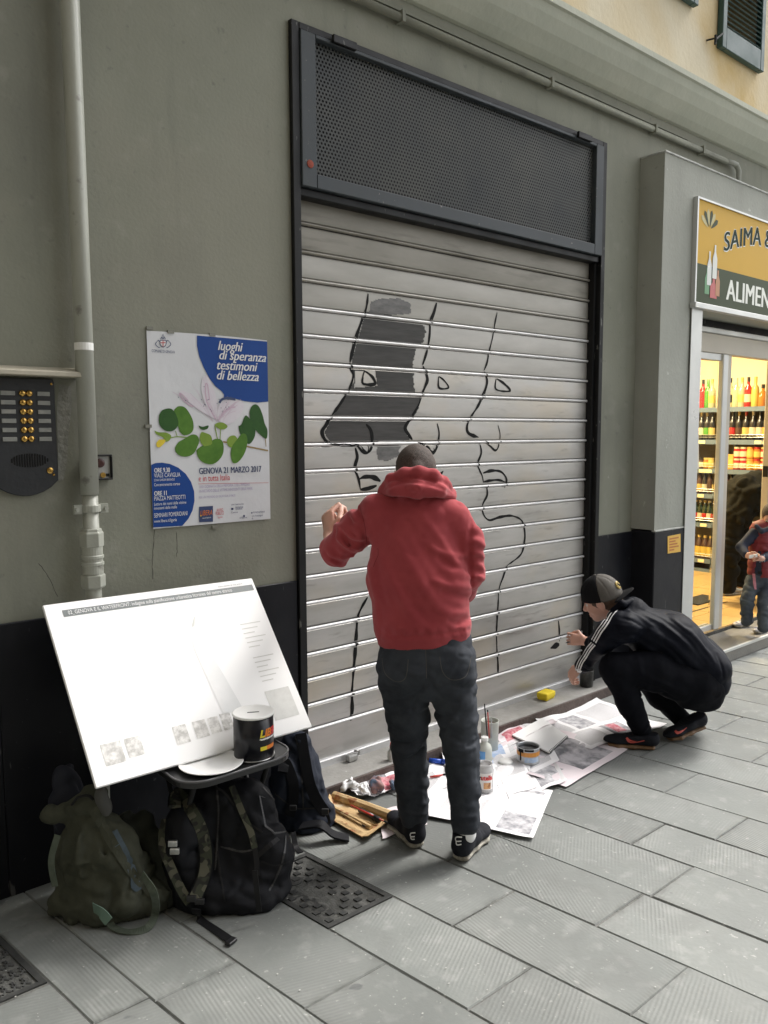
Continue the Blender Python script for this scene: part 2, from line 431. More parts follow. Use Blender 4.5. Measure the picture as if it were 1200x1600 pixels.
# ------------------------------------------------------------------ colours of the place
m_plaster = mat('plaster', (.205, .211, .168), (.250, .256, .208), 1.3, rough=.85, bump=.22, bscale=70, bdist=.006)
add_layer(m_plaster, 'noise', 2.2, .52, .75, (.12, .123, .108), .6, (1, 1, .45))
add_layer(m_plaster, 'noise', 9, .60, .72, (.30, .30, .26), .30)
add_layer(m_plaster, 'noise', 28, .66, .74, (.11, .11, .10), .35)
add_layer(m_plaster, 'noise', 7, .56, .74, (.115, .115, .10), .45, (1, 1, .10))
add_layer(m_plaster, 'noise', .9, .54, .66, (.24, .235, .19), .5, distortion=.8)
add_layer(m_plaster, 'noise', 14, .74, .76, (.36, .36, .32), .5, detail=4)
m_pier = mat('pier_plaster', (.29, .30, .265), (.34, .35, .315), 2.0, rough=.8, bump=.3, bscale=45, bdist=.006)
add_layer(m_pier, 'noise', 3, .52, .8, (.20, .205, .18), .6, (1, 1, .4))
add_layer(m_pier, 'noise', 12, .72, .74, (.55, .55, .52), .5, detail=4)
add_layer(m_pier, 'noise', 30, .68, .74, (.17, .17, .15), .4)
m_cornice = mat('cornice_plaster', (.42, .44, .37), (.50, .51, .43), 2.0, rough=.85, bump=.25, bscale=30)
add_layer(m_cornice, 'noise', 3, .5, .8, (.30, .31, .26), .4)
m_yellow = mat('ochre_plaster', (.52, .38, .17), (.60, .49, .30), 1.6, rough=.85, bump=.3, bscale=30, contrast=1.6)
add_layer(m_yellow, 'noise', 1.0, .48, .66, (.64, .59, .46), .8, (1, 1, .8), distortion=.6)
m_dado = mat('black_paint', (.0045, .005, .008), (.008, .0085, .012), 5, rough=.5, spec=.25, rvar=.1, bump=.15, bscale=40, bdist=.004)
add_layer(m_dado, 'noise', 40, .70, .76, (.10, .10, .10), .5)
add_layer(m_dado, 'noise', 5, .55, .75, (.020, .021, .024), .6, (1, 1, .5))
add_layer(m_dado, 'noise', 22, .69, .71, (.16, .16, .155), .45, (1, 1, .2), detail=3)
m_frame = mat('dark_steel', (.006, .0065, .007), (.011, .0115, .012), 6, rough=.5, rvar=.12, spec=.25, bump=.1, bscale=80, bdist=.002)
add_layer(m_frame, 'noise', 55, .68, .72, (.22, .22, .20), .6, (1, 1, .25))
m_grill = mat('steel_frame_grey', (.035, .044, .052), (.05, .058, .063), 4, rough=.5, spec=.3, rvar=.1)
add_layer(m_grill, 'noise', 40, .68, .73, (.25, .24, .22), .5)
m_perf = mat('perforated_steel', (.065, .066, .058), (.035, .04, .042), 3, rough=.5, spec=.3)
m_void = mat('dark_void', (.004, .004, .004), rough=.9)
m_rust = mat('rust_red', (.30, .05, .025), (.2, .05, .03), 40, rough=.8)
m_slat = mat('galvanised_slat', (.38, .37, .35), (.48, .465, .445), 3.0, rough=.40, metal=.50, rvar=.08, stretch=(1, 1, 5), bump=.06, bscale=120, bdist=.002)
add_layer(m_slat, 'noise', 2.2, .50, .72, (.50, .42, .30), .45, (1, 1, 1.5))
add_layer(m_slat, 'noise', 14, .6, .75, (.22, .21, .19), .5, (.5, 1, 3))
m_rib = mat('bare_rib', (.66, .66, .66), (.52, .52, .52), 24, rough=.42, metal=.25, stretch=(.4, 1, 1))
add_layer(m_rib, 'noise', 30, .62, .7, (.25, .25, .24), .5, (.3, 1, 1))
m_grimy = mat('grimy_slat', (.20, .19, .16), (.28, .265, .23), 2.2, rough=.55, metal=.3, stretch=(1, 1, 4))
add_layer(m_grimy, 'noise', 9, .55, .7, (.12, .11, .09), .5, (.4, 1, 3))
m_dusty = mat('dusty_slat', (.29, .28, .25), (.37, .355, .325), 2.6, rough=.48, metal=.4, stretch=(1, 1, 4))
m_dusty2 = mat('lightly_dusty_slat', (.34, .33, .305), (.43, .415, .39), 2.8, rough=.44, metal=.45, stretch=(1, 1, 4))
m_stone = mat('threshold_stone', (.24, .235, .215), (.34, .33, .31), 9, rough=.7, bump=.4, bscale=60, bdist=.006)
m_riser = mat('riser_stone', (.060, .042, .036), (.12, .092, .08), 12, rough=.8, bump=.5, bscale=60, bdist=.008)
m_bed = mat('joint_dirt', (.045, .046, .042), (.15, .15, .14), 5, contrast=1.8, rough=.95, bump=.6, bscale=80)

def slab_material():
    m = mat('luserna_slab', (.158, .170, .161), (.218, .228, .216), 3.0, rough=.72, rvar=.1)
    n, l, b = nodes(m)
    add_layer(m, 'noise', 1.3, .46, .68, (.125, .132, .126), .75)
    add_layer(m, 'noise', 16, .56, .72, (.32, .325, .31), .35)
    add_layer(m, 'noise', 45, .66, .72, (.44, .44, .41), .45)          # pale grit trodden in
    add_layer(m, 'noise', 9, .725, .75, (.085, .088, .092), .7, detail=2)
    add_layer(m, 'noise', 5, .50, .70, (.15, .155, .148), .5, distortion=1.0)        # old chewing gum
    # per-slab tone
    oi = n.new('ShaderNodeObjectInfo'); rr = n.new('ShaderNodeMapRange'); rr.inputs['To Min'].default_value = .84; rr.inputs['To Max'].default_value = 1.10
    l.new(oi.outputs['Random'], rr.inputs['Value'])
    mx = n.new('ShaderNodeMix'); mx.data_type = 'RGBA'; mx.blend_type = 'MULTIPLY'; mx.inputs['Factor'].default_value = 1
    l.new(b.inputs['Base Color'].links[0].from_socket, mx.inputs['A']); l.new(rr.outputs[0], mx.inputs['B']); 
    # chiselled parallel grooves, turned another way on each slab
    ge = n.new('ShaderNodeNewGeometry'); vr = n.new('ShaderNodeVectorRotate'); vr.rotation_type = 'Z_AXIS'
    ra = n.new('ShaderNodeMath'); ra.operation = 'MULTIPLY'; ra.inputs[1].default_value = 57.0
    sn = n.new('ShaderNodeMath'); sn.operation = 'SINE'; an = n.new('ShaderNodeMath'); an.operation = 'MULTIPLY_ADD'; an.inputs[1].default_value = 1.0; an.inputs[2].default_value = .9
    l.new(oi.outputs['Random'], ra.inputs[0]); l.new(ra.outputs[0], sn.inputs[0]); l.new(sn.outputs[0], an.inputs[0])
    l.new(ge.outputs['Position'], vr.inputs['Vector']); l.new(an.outputs[0], vr.inputs['Angle'])
    wv = n.new('ShaderNodeTexWave'); wv.inputs['Scale'].default_value = 24; wv.inputs['Distortion'].default_value = 1.2; wv.inputs['Detail Scale'].default_value = .6; wv.inputs['Detail'].default_value = 1
    l.new(vr.outputs[0], wv.inputs['Vector'])
    wear = n.new('ShaderNodeTexNoise'); wear.inputs['Scale'].default_value = 3.1; l.new(ge.outputs['Position'], wear.inputs['Vector'])
    wr = n.new('ShaderNodeMapRange'); wr.inputs['From Min'].default_value = .42; wr.inputs['From Max'].default_value = .62
    l.new(wear.outputs['Fac'], wr.inputs['Value'])
    gm = n.new('ShaderNodeMath'); gm.operation = 'MULTIPLY'; l.new(wv.outputs['Fac'], gm.inputs[0]); l.new(wr.outputs[0], gm.inputs[1])
    gr = n.new('ShaderNodeTexNoise'); gr.inputs['Scale'].default_value = 60; gr.inputs['Detail'].default_value = 5; l.new(ge.outputs['Position'], gr.inputs['Vector'])
    hs = n.new('ShaderNodeMath'); hs.operation = 'MULTIPLY_ADD'; hs.inputs[1].default_value = 1.3; l.new(gr.outputs['Fac'], hs.inputs[0]); l.new(gm.outputs[0], hs.inputs[2])
    bp = n.new('ShaderNodeBump'); bp.inputs['Strength'].default_value = .5; bp.inputs['Distance'].default_value = .0012
    l.new(hs.outputs[0], bp.inputs['Height']); l.new(bp.outputs[0], b.inputs['Normal'])
    # dust lying in the grooves
    dm = n.new('ShaderNodeMix'); dm.data_type = 'RGBA'; dm.inputs['B'].default_value = (.34, .345, .33, 1)
    df = n.new('ShaderNodeMath'); df.operation = 'MULTIPLY'; df.inputs[1].default_value = .10; l.new(gm.outputs[0], df.inputs[0])
    l.new(df.outputs[0], dm.inputs['Factor']); l.new(mx.outputs['Result'], dm.inputs['A']); l.new(dm.outputs['Result'], b.inputs['Base Color'])
    # dirt worked into each slab's margins
    tg_ = n.new('ShaderNodeTexCoord'); sx = n.new('ShaderNodeSeparateXYZ'); l.new(tg_.outputs['Generated'], sx.inputs[0])
    def edge(o, w):
        a = n.new('ShaderNodeMath'); a.operation = 'SUBTRACT'; a.inputs[1].default_value = .5; l.new(o, a.inputs[0])
        b_ = n.new('ShaderNodeMath'); b_.operation = 'ABSOLUTE'; l.new(a.outputs[0], b_.inputs[0])
        c_ = n.new('ShaderNodeMapRange'); c_.inputs['From Min'].default_value = .5-w; c_.inputs['From Max'].default_value = .5; l.new(b_.outputs[0], c_.inputs['Value']); return c_.outputs[0]
    mxx = n.new('ShaderNodeMath'); mxx.operation = 'MAXIMUM'; l.new(edge(sx.outputs['Y'], .04), mxx.inputs[0]); l.new(edge(sx.outputs['X'], .10), mxx.inputs[1])
    en = n.new('ShaderNodeTexNoise'); en.inputs['Scale'].default_value = 18; en.inputs['Detail'].default_value = 5; l.new(ge.outputs['Position'], en.inputs['Vector'])
    er = n.new('ShaderNodeMapRange'); er.inputs['From Min'].default_value = .40; er.inputs['From Max'].default_value = .66; er.inputs['To Max'].default_value = .75; l.new(en.outputs['Fac'], er.inputs['Value'])
    em = n.new('ShaderNodeMath'); em.operation = 'MULTIPLY'; l.new(mxx.outputs[0], em.inputs[0]); l.new(er.outputs[0], em.inputs[1])
    ex = n.new('ShaderNodeMix'); ex.data_type = 'RGBA'; ex.inputs['B'].default_value = (.095, .098, .09, 1)
    l.new(b.inputs['Base Color'].links[0].from_socket, ex.inputs['A']); l.new(em.outputs[0], ex.inputs['Factor']); l.new(ex.outputs['Result'], b.inputs['Base Color'])
    # textures sit in the place, not in each slab
    for t in n:
        if t.type == 'TEX_COORD':
            for lk in list(t.outputs['Object'].links): l.new(ge.outputs['Position'], lk.to_socket)
    return m
m_slab = slab_material()

# ------------------------------------------------------------------ ground and paving
g = MB().quad((-60,-60,-.05),(60,-60,-.05),(60,60,-.05),(-60,60,-.05)).put('ground', m_bed); g['kind'] = 'structure'
pav = MB().grid(lambda u, v: (-3+14*u, -4.6+4.65*v, -.0045), 14, 5).put('pavement', m_bed, origin=(0, 0, 0)); pav['kind'] = 'structure'
SK = -.14
def slab(x0, x1, y0, y1):
    g_ = .0018; zt = rng.uniform(-.0012, .0012); c = .0035
    def q(x, y, z): return (x+SK*(y+1), y, z)
    a0, a1, b0, b1 = x0+g_, x1-g_, y0+g_, y1-g_
    a0 += rng.uniform(-.0015, .0015); a1 += rng.uniform(-.0015, .0015); b0 += rng.uniform(-.002, .002); b1 += rng.uniform(-.002, .002)
    tl = [zt+rng.uniform(-.0012, .0012) for _ in range(4)]
    V = [q(a0,b0,-.03), q(a1,b0,-.03), q(a1,b1,-.03), q(a0,b1,-.03),
         q(a0,b0,tl[0]-.004), q(a1,b0,tl[1]-.004), q(a1,b1,tl[2]-.004), q(a0,b1,tl[3]-.004),
         q(a0+c,b0+c,tl[0]), q(a1-c,b0+c,tl[1]), q(a1-c,b1-c,tl[2]), q(a0+c,b1-c,tl[3])]
    F = [(0,1,5,4),(1,2,6,5),(2,3,7,6),(3,0,4,7),(4,5,9,8),(5,6,10,9),(6,7,11,10),(7,4,8,11),(8,9,10,11)]
    put('paving_slab', V, F, m_slab, pav)
cols = [-2.1,-1.8,-1.5,-1.2,-.9,-.6,-.3,-.1,.15,.45,.752,.92,1.19,1.5,1.79,2.11,2.40,2.70,2.96]
while cols[-1] < 9.2: cols.append(cols[-1]+float(rng.uniform(.28, .33)))
COVERS = {13: (-.905, -.455), 9: (-.56, -.10)}          # two slabs' room taken by iron covers
for ci in range(len(cols)-1):
    x0, x1 = cols[ci], cols[ci+1]
    if x1-x0 < .1: continue
    par = -.855 if ci in (11, 13, 15) else (-1.165 if ci in (12, 14) else (-.87 if ci == 16 else (-.87+.31*(ci % 2)+float(rng.uniform(-.08, .08)))))
    ys = []; y = par
    while y < -.02: y += .617
    ys = [-.0]; y -= .617
    if y > -.12: y -= .617
    while y > -4.3: ys.append(y); y -= .617+float(rng.uniform(-.01, .01))
    for a, b in zip(ys[:-1], ys[1:]):
        if b > a: continue
        y1, y0 = a, b
        if ci in COVERS:
            c0, c1 = COVERS[ci]
            for s0, s1 in ((y0, min(y1, c0)), (max(y0, c1), y1)):
                if s1-s0 > .05: slab(x0, x1, s0, s1)
        else: slab(x0, x1, y0, y1)

# iron covers
m_iron = mat('cast_iron', (.21, .212, .20), (.27, .27, .255), 25, rough=.55, metal=.3, bump=.3, bscale=90, bdist=.003)
add_layer(m_iron, 'noise', 20, .60, .7, (.20, .195, .18), .5)
m_ironrim = mat('cast_iron_rim', (.05, .052, .05), (.08, .08, .078), 25, rough=.55, metal=.4)
def skw(x, y, z): return Vector((x+SK*(y+1), y, z))
def cover(name, label, x0, x1, y0, y1, kind):
    t = thing(name, label, 'manhole cover', skw((x0+x1)/2, (y0+y1)/2, -.02))
    mb = MB(); w = .018
    for a, b, c, d in ((x0,x1,y0,y0+w),(x0,x1,y1-w,y1),(x0,x0+w,y0+w,y1-w),(x1-w,x1,y0+w,y1-w)):
        mb.prism([skw(a,c,-.03), skw(b,c,-.03), skw(b,d,-.03), skw(a,d,-.03)], (0,0,.031))
    mb.put('rim', m_ironrim, t)
    p = MB(); e = w+.003
    p.prism([skw(x0+e,y0+e,-.03), skw(x1-e,y0+e,-.03), skw(x1-e,y1-e,-.03), skw(x0+e,y1-e,-.03)], (0,0,.025)); p.put('plate', m_iron, t)
    return t
x0, x1, y0, y1 = 1.503, 1.787, -.903, -.457
t = cover('manhole_cover', 'rectangular cast iron cover lettered ACQUA, right of the black backpack', x0, x1, y0, y1, 0)
st = MB()
for i in range(8):
    for j in range(13):
        cx = x0+.034+(x1-x0-.068)*i/7; cy = y0+.036+(y1-y0-.072)*j/12
        if (i+j) % 2 or (i in (2, 3) and 2 <= j <= 8) or i == 7: continue
        st.prism([skw(cx-.011,cy-.010,-.006), skw(cx+.011,cy-.010,-.006), skw(cx+.011,cy+.010,-.006), skw(cx-.011,cy+.010,-.006)], (0,0,.007))
st.put('stud', m_ironrim, t)['kind'] = 'stuff'
text('lettering', 'ACQUA', .062, m_ironrim, t, skw(x0+.085, y0+.05, -.0035), (SK*-1*-1, 1, 0) if False else Vector((SK, 1, 0)), (-1, 0, 0), bold=.001)
text('lettering', 'AMGA GENOVA', .035, m_ironrim, t, skw(x1-.035, y0+.08, -.0035), Vector((SK, 1, 0)), (-1, 0, 0), bold=.001) if False else None
MB().lathe([(.03, 0), (.03, .004), (.012, .005)], skw(x0+.12, y1-.13, -.006), 16).put('boss', m_ironrim, t)
x0, x1, y0, y1 = .303, .687, -.56, -.10
x0, x1 = .453, .749
t = cover('manhole_cover', 'iron cover with wavy tread pattern at the bottom left corner', x0, x1, y0, y1, 1)
tr = MB()
for i in range(9):
    for j in range(7):
        cx = x0+.035+(x1-x0-.07)*i/8+(.01 if j % 2 else -.01); cy = y0+.05+(y1-y0-.1)*j/6
        for sg in (-1, 1):
            tr.tube([skw(cx-.012*sg, cy-.02, -.005), skw(cx+.006*sg, cy, -.004), skw(cx-.004*sg, cy+.02, -.005)], .0045, 5)
tr.put('tread', m_ironrim, t)['kind'] = 'stuff'

# ------------------------------------------------------------------ the grey building
B = thing('grey_building', 'grey green plastered building with black dado, roller shutter and ochre upper storey', 'building', (3, 0, 0))
DX0, DX1, DZ = 1.992, 4.262, 3.372             # shutter bay, outside of its steel frame
PX0, PX1, PP, PZT = 4.655, 5.04, -.17, 3.365   # pier and shop surround
SX1 = 8.6
wall = MB()
wall.box(-6, DX0, 0, .35, -.03, 3.78).box(DX0, DX1, 0, .35, DZ, 3.78).box(DX1, PX1+.09, 0, .35, -.03, 3.78).box(PX1+.09, SX1, 0, .35, 2.46, 3.78).box(SX1, 14, 0, .35, -.03, 3.78)
# keep a single skin: faces between butting boxes are inside the wall
wall.put('plaster_wall', m_plaster, B, clean=True)
MB().box(-6, .735, -.010, -.0005, -.03, .992).box(.735, DX0-.004, -.012, -.0005, -.03, .992).put('dado', m_dado, B, bev=.003)
MB().box(DX1+.004, PX0-.001, -.012, -.0005, .0, .992).put('dado', m_dado, B, bev=.003)
MB().box(.2, .69, -.05, -.0125, 0, .30).put('plinth_block', m_dado, B, bev=.006)
# cornice, swept along x
prof = [(0, 3.66), (-.02, 3.665), (-.06, 3.70), (-.115, 3.76), (-.15, 3.82), (-.165, 3.862), (-.18, 3.868), (-.18, 3.90), (-.06, 3.93), (0, 3.93)]
def sweep(prof, x0, x1, nx=1):
    V = []; n = len(prof)
    for i in range(nx+1):
        x = x0+(x1-x0)*i/nx
        for y, z in prof: V.append((x, y, z))
    F = [(i*n+k, i*n+k+1, (i+1)*n+k+1, (i+1)*n+k) for i in range(nx) for k in range(n-1)]
    F += [tuple(range(n-1, -1, -1)), tuple(nx*n+k for k in range(n))]
    return V, F
c = MB(); c.add(*sweep(prof, -6, 14, 10)); c.put('cornice', m_cornice, B, clean=True)
MB().box(-6, 14, -.035, .35, 3.931, 11.0).put('upper_wall', m_yellow, B)
# conduit under the cornice
cd_ = thing('conduit', 'thin painted conduit running under the cornice and turning down behind the shop surround', 'conduit', (4, -.03, 3.6))
y_ = -.028; zc = 3.562
MB().tube([(1.2, y_, zc), (3.5, y_, zc-.004), (5.70, y_, zc)], .019, 8).put('pipe', m_plaster, cd_, smooth=True)
MB().tube([(5.70, y_, zc), (5.78, y_-.004, zc+.005), (5.83, y_-.01, zc-.0), (5.85, y_-.02, zc-.04), (5.855, -.045, 3.42), (5.855, -.05, 3.372)], .019, 8).put('bend', m_pier, cd_, smooth=True)
for x in (2.6, 3.7, 4.75, 5.35):
    MB().box(x-.01, x+.01, -.052, -.001, zc-.026, zc+.026).put('clip', m_plaster, cd_)
# a ledge line of old wiring below
MB().box(1.6, 5.2, -.012, -.001, 3.60, 3.612).put('wire_ridge', m_plaster, B)

# ------------------------------------------------------------------ steel surround of the shutter
fr = MB(); FY0, FY1 = -.022, .10
fr.box(DX0, DX0+.040, FY0, FY1, 0.0, DZ).box(DX1-.040, DX1, FY0, FY1, 0.0, DZ-.0).box(DX0+.040, DX1-.040, FY0, FY1, DZ-.03, DZ)
fr.put('shutter_frame', m_frame, B, bev=.003)
# inner guide rails
MB().box(DX0+.0405, DX0+.058, .008, .09, .05, 2.70).put('guide_rail', m_frame, B, bev=.002)
MB().box(DX1-.062, DX1-.0405, .008, .09, .05, 2.70).put('guide_rail', m_frame, B, bev=.002)
gx0, gx1, gz0, gz1 = 2.034, 4.220, 2.705, 3.341
tg = MB().box(gx0, gx1, .085, .10, gz0, gz1)
tg = tg.put('vent_panel', m_void, B)
px0, px1, pz0, pz1 = 2.112, 4.145, 2.765, 3.325
f_ = MB().box(gx0, px0, -.030, .02, gz0, gz1).box(px1, gx1, -.030, .02, gz0, gz1).box(px0, px1, -.030, .02, gz0, pz0).box(px0, px1, -.030, .02, pz1, gz1)
f_.put('vent_frame', m_grill, tg, bev=.003)
for hx in (2.25, 4.0):
    MB().box(hx-.055, hx+.075, -.048, -.0305, gz1-.012, gz1+.022).put('hinge', m_frame, tg, bev=.003)
MB().lathe([(.018, 0), (.017, .002), (.006, .003)], (2.075, -.0305, 2.80), 9, ax=(0, -1, 0)).put('rust_patch', m_rust, tg)
def perforated():
    p = .0188; r = .0058; R_ = p/math.sqrt(3); V = []; F = []
    row = 0; z = pz0
    while z < pz1+p*.5:
        x = px0+(p/2 if row % 2 else 0)
        while x < px1+p*.5:
            k = len(V)
            for i in range(6):
                a = math.pi/6+i*math.pi/3
                V.append((min(max(x+R_*math.cos(a), px0-.01), px1+.01), .0, min(max(z+R_*math.sin(a), pz0-.01), pz1+.01)))
            for i in range(6):
                a = math.pi/6+i*math.pi/3; V.append((x+r*math.cos(a), .0, z+r*math.sin(a)))
            for i in range(6): F.append((k+i, k+(i+1)%6, k+6+(i+1)%6, k+6+i))
            x += p
        z += p*math.sqrt(3)/2; row += 1
    return V, F
V, F = perforated(); put('perforated_sheet', V, F, m_perf, tg)
MB().box(gx0, gx1, -.008, .08, 2.668, 2.702).put('lintel_bar', m_frame, B, bev=.004)

# ------------------------------------------------------------------ roller shutter: slats one by one
SHX0, SHX1, SHY = DX0+.05, DX1-.054, .052
PITCHZ = .1216; ZTOP = 2.576; NSL = 19
def slat_y(z):
    """depth of the shutter's face at height z"""
    k = (ZTOP-z)/PITCHZ; f = k-math.floor(k)           # 0 just under a joint, 1 just above the next
    if z < ZTOP-NSL*PITCHZ: return SHY
    if f < .130: return SHY-.013*math.sqrt(max(0, 1-((f-.065)/.068)**2))
    if f < .160 or f > .972: return SHY+.006
    return SHY-.0020*math.sin(math.pi*(f-.16)/.812)**.6
rs = MB().box(SHX0-.0, SHX1, .075, .082, .05, 2.70).put('roller_shutter', m_frame, B)
rs['label'] = 'closed galvanised roller shutter'
def slat_mesh(name, f0, f1, nf, mt, ztop):
    V = []; F = []
    for i in range(nf+1):
        f = f0+(f1-f0)*i/nf; z = ztop-f*PITCHZ; y = slat_y(z if i < nf else z+1e-6)
        V += [(SHX0, y, z), (SHX1, y, z)]
    for i in range(nf): F.append((2*i, 2*i+2, 2*i+3, 2*i+1))
    k = len(V)
    return V, F
rib_me = slat_me = None
for k in range(-1, NSL):
    zt = ZTOP-k*PITCHZ-1e-7
    if slat_me is None or k == 0:
        V, F = slat_mesh('slat', .0, 1.0, 1, m_slat, zt)
    # plate
    V = []; fs = [.131, .159, .161, .175, .20, .26, .40, .5, .6, .7, .8, .88, .94, .971, .973, .999]
    for f in fs: V += [(SHX0, slat_y(zt-f*PITCHZ), zt-f*PITCHZ), (SHX1, slat_y(zt-f*PITCHZ), zt-f*PITCHZ)]
    F = [(2*i, 2*i+2, 2*i+3, 2*i+1) for i in range(len(fs)-1)]
    if k == -1:
        V = [v for v in V if v[2] < 2.70]; F = [(2*i, 2*i+2, 2*i+3, 2*i+1) for i in range(len(V)//2-1)]
    if len(V) < 4: continue
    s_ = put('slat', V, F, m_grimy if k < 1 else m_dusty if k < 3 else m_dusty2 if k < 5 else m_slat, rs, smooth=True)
    zt2 = ZTOP-(k)*PITCHZ-1e-7
    fs = [0, .006, .018, .035, .055, .075, .095, .112, .122, .1295]
    if k >= 0:
        V = []
        for f in fs: V += [(SHX0, slat_y(zt2-f*PITCHZ), zt2-f*PITCHZ), (SHX1, slat_y(zt2-f*PITCHZ), zt2-f*PITCHZ)]
        F = [(2*i, 2*i+2, 2*i+3, 2*i+1) for i in range(len(fs)-1)]
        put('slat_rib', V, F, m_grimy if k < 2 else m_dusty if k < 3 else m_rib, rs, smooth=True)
ZB = ZTOP-NSL*PITCHZ
V = []
for f in fs: V += [(SHX0, slat_y(ZB+.0005-f*PITCHZ+PITCHZ) if False else SHY-.012*math.sin(math.pi*i_/9), ZB-f*PITCHZ) for i_ in (fs.index(f),)]+[(SHX1, SHY-.012*math.sin(math.pi*fs.index(f)/9), ZB-f*PITCHZ)]
put('slat_rib', V, [(2*i, 2*i+2, 2*i+3, 2*i+1) for i in range(len(fs)-1)], m_rib, rs, smooth=True)
MB().box(SHX0, SHX1, SHY, SHY+.01, .10, ZB-.012).put('bottom_panel', m_slat, rs)
MB().box(SHX0, SHX1, SHY-.022, SHY+.012, .054, .0995).put('bottom_bar', m_rib, rs, bev=.004)
m_chrome = mat('lock_metal', (.55, .55, .54), (.35, .35, .34), 60, rough=.3, metal=.9)
m_black = mat('black_plastic', (.015, .015, .016), rough=.35)
m_white = mat('white_paint', (.8, .8, .78), (.76, .76, .74), 10, rough=.5)
# stone sill below the shutter
MB().box(DX0-.02, DX1+.10, -.14, .12, .0, .065).put('door_sill', m_stone, B, bev=.006)
MB().box(DX0-.03, DX1+.105, -.152, -.1405, .0, .058).put('sill_riser', m_riser, B, bev=.002)
for i, x in enumerate((2.30, 2.72)):
    t = thing('shutter_lock', ('padlock on the sill by the navy backpack', 'padlock on the sill seen between the legs of the man in red')[i], 'lock', (x, .0, .051))
    MB().box(x-.028, x+.028, -.012, .02, .053, .085).put('body', m_chrome, t, bev=.007, segs=2)
    MB().tube([(x+.02, .004, .07), (x+.045, .004, .074), (x+.048, .004, .09), (x+.02, .006, .095)], .006, 8).put('shackle', m_chrome, t, smooth=True)
t = thing('shutter_lock', 'dark padlock behind the yellow sponge', 'lock', (3.76, -.0, .051))
MB().lathe([(.022, 0), (.024, .01), (.024, .03), (.018, .038)], (3.79, -.005, .052), 14).put('body', m_black, t, smooth=False)
MB().tube([(3.78, -.005, .075), (3.74, -.01, .085), (3.71, -.01, .07), (3.715, -.01, .056)], .007, 8).put('shackle', m_chrome, t, smooth=True)

# ------------------------------------------------------------------ the black painted mural
m_ink = mat('black_brush_paint', (.005, .005, .005), rough=.55, spec=.15)
m_wash = mat('grey_brush_paint', (.050, .049, .047), (.085, .084, .082), 11, rough=.55, spec=.2, stretch=(.5, 1, 5), contrast=1.0)
m_wash2 = mat('thin_grey_paint', (.17, .165, .16), (.075, .075, .073), 14, rough=.45, stretch=(1, 1, 3))
mu = thing('mural', 'unfinished black line mural of three profile faces on the roller shutter', 'mural', (3, .05, 1.2))
def z4(p): return (440+p[0]/2.4, 420+p[1]/2.4)
def z5(p): return (460+p[0]/3, 680+p[1]/3)
def z6(p): return (820+p[0]/3.158, 860+p[1]/3.158)
def stroke(pts, w, name='brush_line'):
    w *= 1.45
    Q = spline([PY(p[0], p[1], .047) for p in pts], 10)
    R = [Q[0]]
    for q in Q[1:]:
        n = max(1, int((q-R[-1]).length/.004)); a = R[-1]
        for i in range(n): R.append(a.lerp(q, (i+1)/n))
    V = []; n = len(R); ph = random.uniform(0, 9)
    for i, q in enumerate(R):
        t = (R[min(i+2, n-1)]-R[max(i-2, 0)]); t = Vector((t.x, 0, t.z))
        t = t.normalized() if t.length > 1e-6 else Vector((0, 0, 1)); s = Vector((-t.z, 0, t.x))
        ww = w*(.85+.22*math.sin(i*.11+ph)+.12*math.sin(i*.41+ph*2)); ww *= min(1, .35+i/12, .35+(n-1-i)/12)
        for k in (-1, 0, 1):
            r = q+s*k*ww/2; V.append((r.x, slat_y(r.z)-.0012, r.z))
    F = [(i*3+k, i*3+k+1, i*3+k+4, i*3+k+3) for i in range(n-1) for k in (0, 1)]
    return put(name, V, F, m_ink, mu)
LW = .013
Z4 = lambda *a: [z4(p) for p in a]; Z5 = lambda *a: [z5(p) for p in a]; Z6 = lambda *a: [z6(p) for p in a]
stroke(Z4((326,93),(318,150),(300,200),(283,250),(268,305),(258,350)), .013)
stroke(Z4((258,352),(262,375),(270,402),(255,450),(225,500),(190,550)), .011)
stroke(Z4((190,550),(168,585),(153,612),(165,642),(190,657),(240,661),(287,661)), .013)
stroke(Z4((318,583),(335,605),(341,640),(338,672),(322,691),(303,684),(285,661)), LW)
stroke(Z4((300,663),(310,680),(325,690)), .008); stroke(Z4((322,690),(328,675),(326,660)), .006)
stroke(Z4((278,672),(285,705),(277,745),(290,790),(297,828)), .0125)
stroke(Z4((290,790),(310,781),(335,780),(355,786),(372,797)), .016); stroke(Z4((297,828),(325,824),(358,813)), .014)
stroke(Z4((313,382),(306,405),(308,431),(350,432),(345,410),(328,393),(313,383)), .0105)
stroke(Z4((583,127),(572,165),(560,200),(556,250),(550,295),(540,330),(530,360)), LW)
stroke(Z4((532,365),(548,410),(540,440),(528,470),(515,510),(490,555),(465,595),(478,622),(492,641)), LW)
stroke(Z4((585,580),(592,620),(584,668),(568,690),(550,676),(530,660),(508,650)), LW)
stroke(Z4((575,690),(572,672)), .006); stroke(Z4((545,660),(560,676)), .007)
stroke(Z4((590,404),(592,446),(627,446),(612,420),(592,404)), .0095)
stroke(Z4((608,758),(598,770),(588,780)), .011)
stroke(Z4((810,163),(802,200),(795,245),(780,310),(772,350),(760,382)), .0085)
stroke(Z4((762,385),(772,420),(762,462),(740,510),(712,555),(697,590),(703,617),(740,632)), LW)
stroke(Z4((813,587),(821,625),(815,665),(803,681),(785,666),(762,645)), .0085)
stroke(Z4((806,412),(806,452),(858,458),(835,430),(808,412)), .010)
stroke(Z4((745,655),(750,690),(737,730),(745,757),(754,778),(758,800)), .0095)
stroke(Z4((757,766),(790,757),(825,762),(845,790),(838,822)), .013); stroke(Z4((757,800),(785,794),(815,792),(840,800)), .013)
stroke(Z5((903,235),(905,280),(885,325),(888,370),(915,398),(965,384),(1020,378),(1065,398),(1080,440),(1080,500),(1062,560),(1000,610)), .0105)
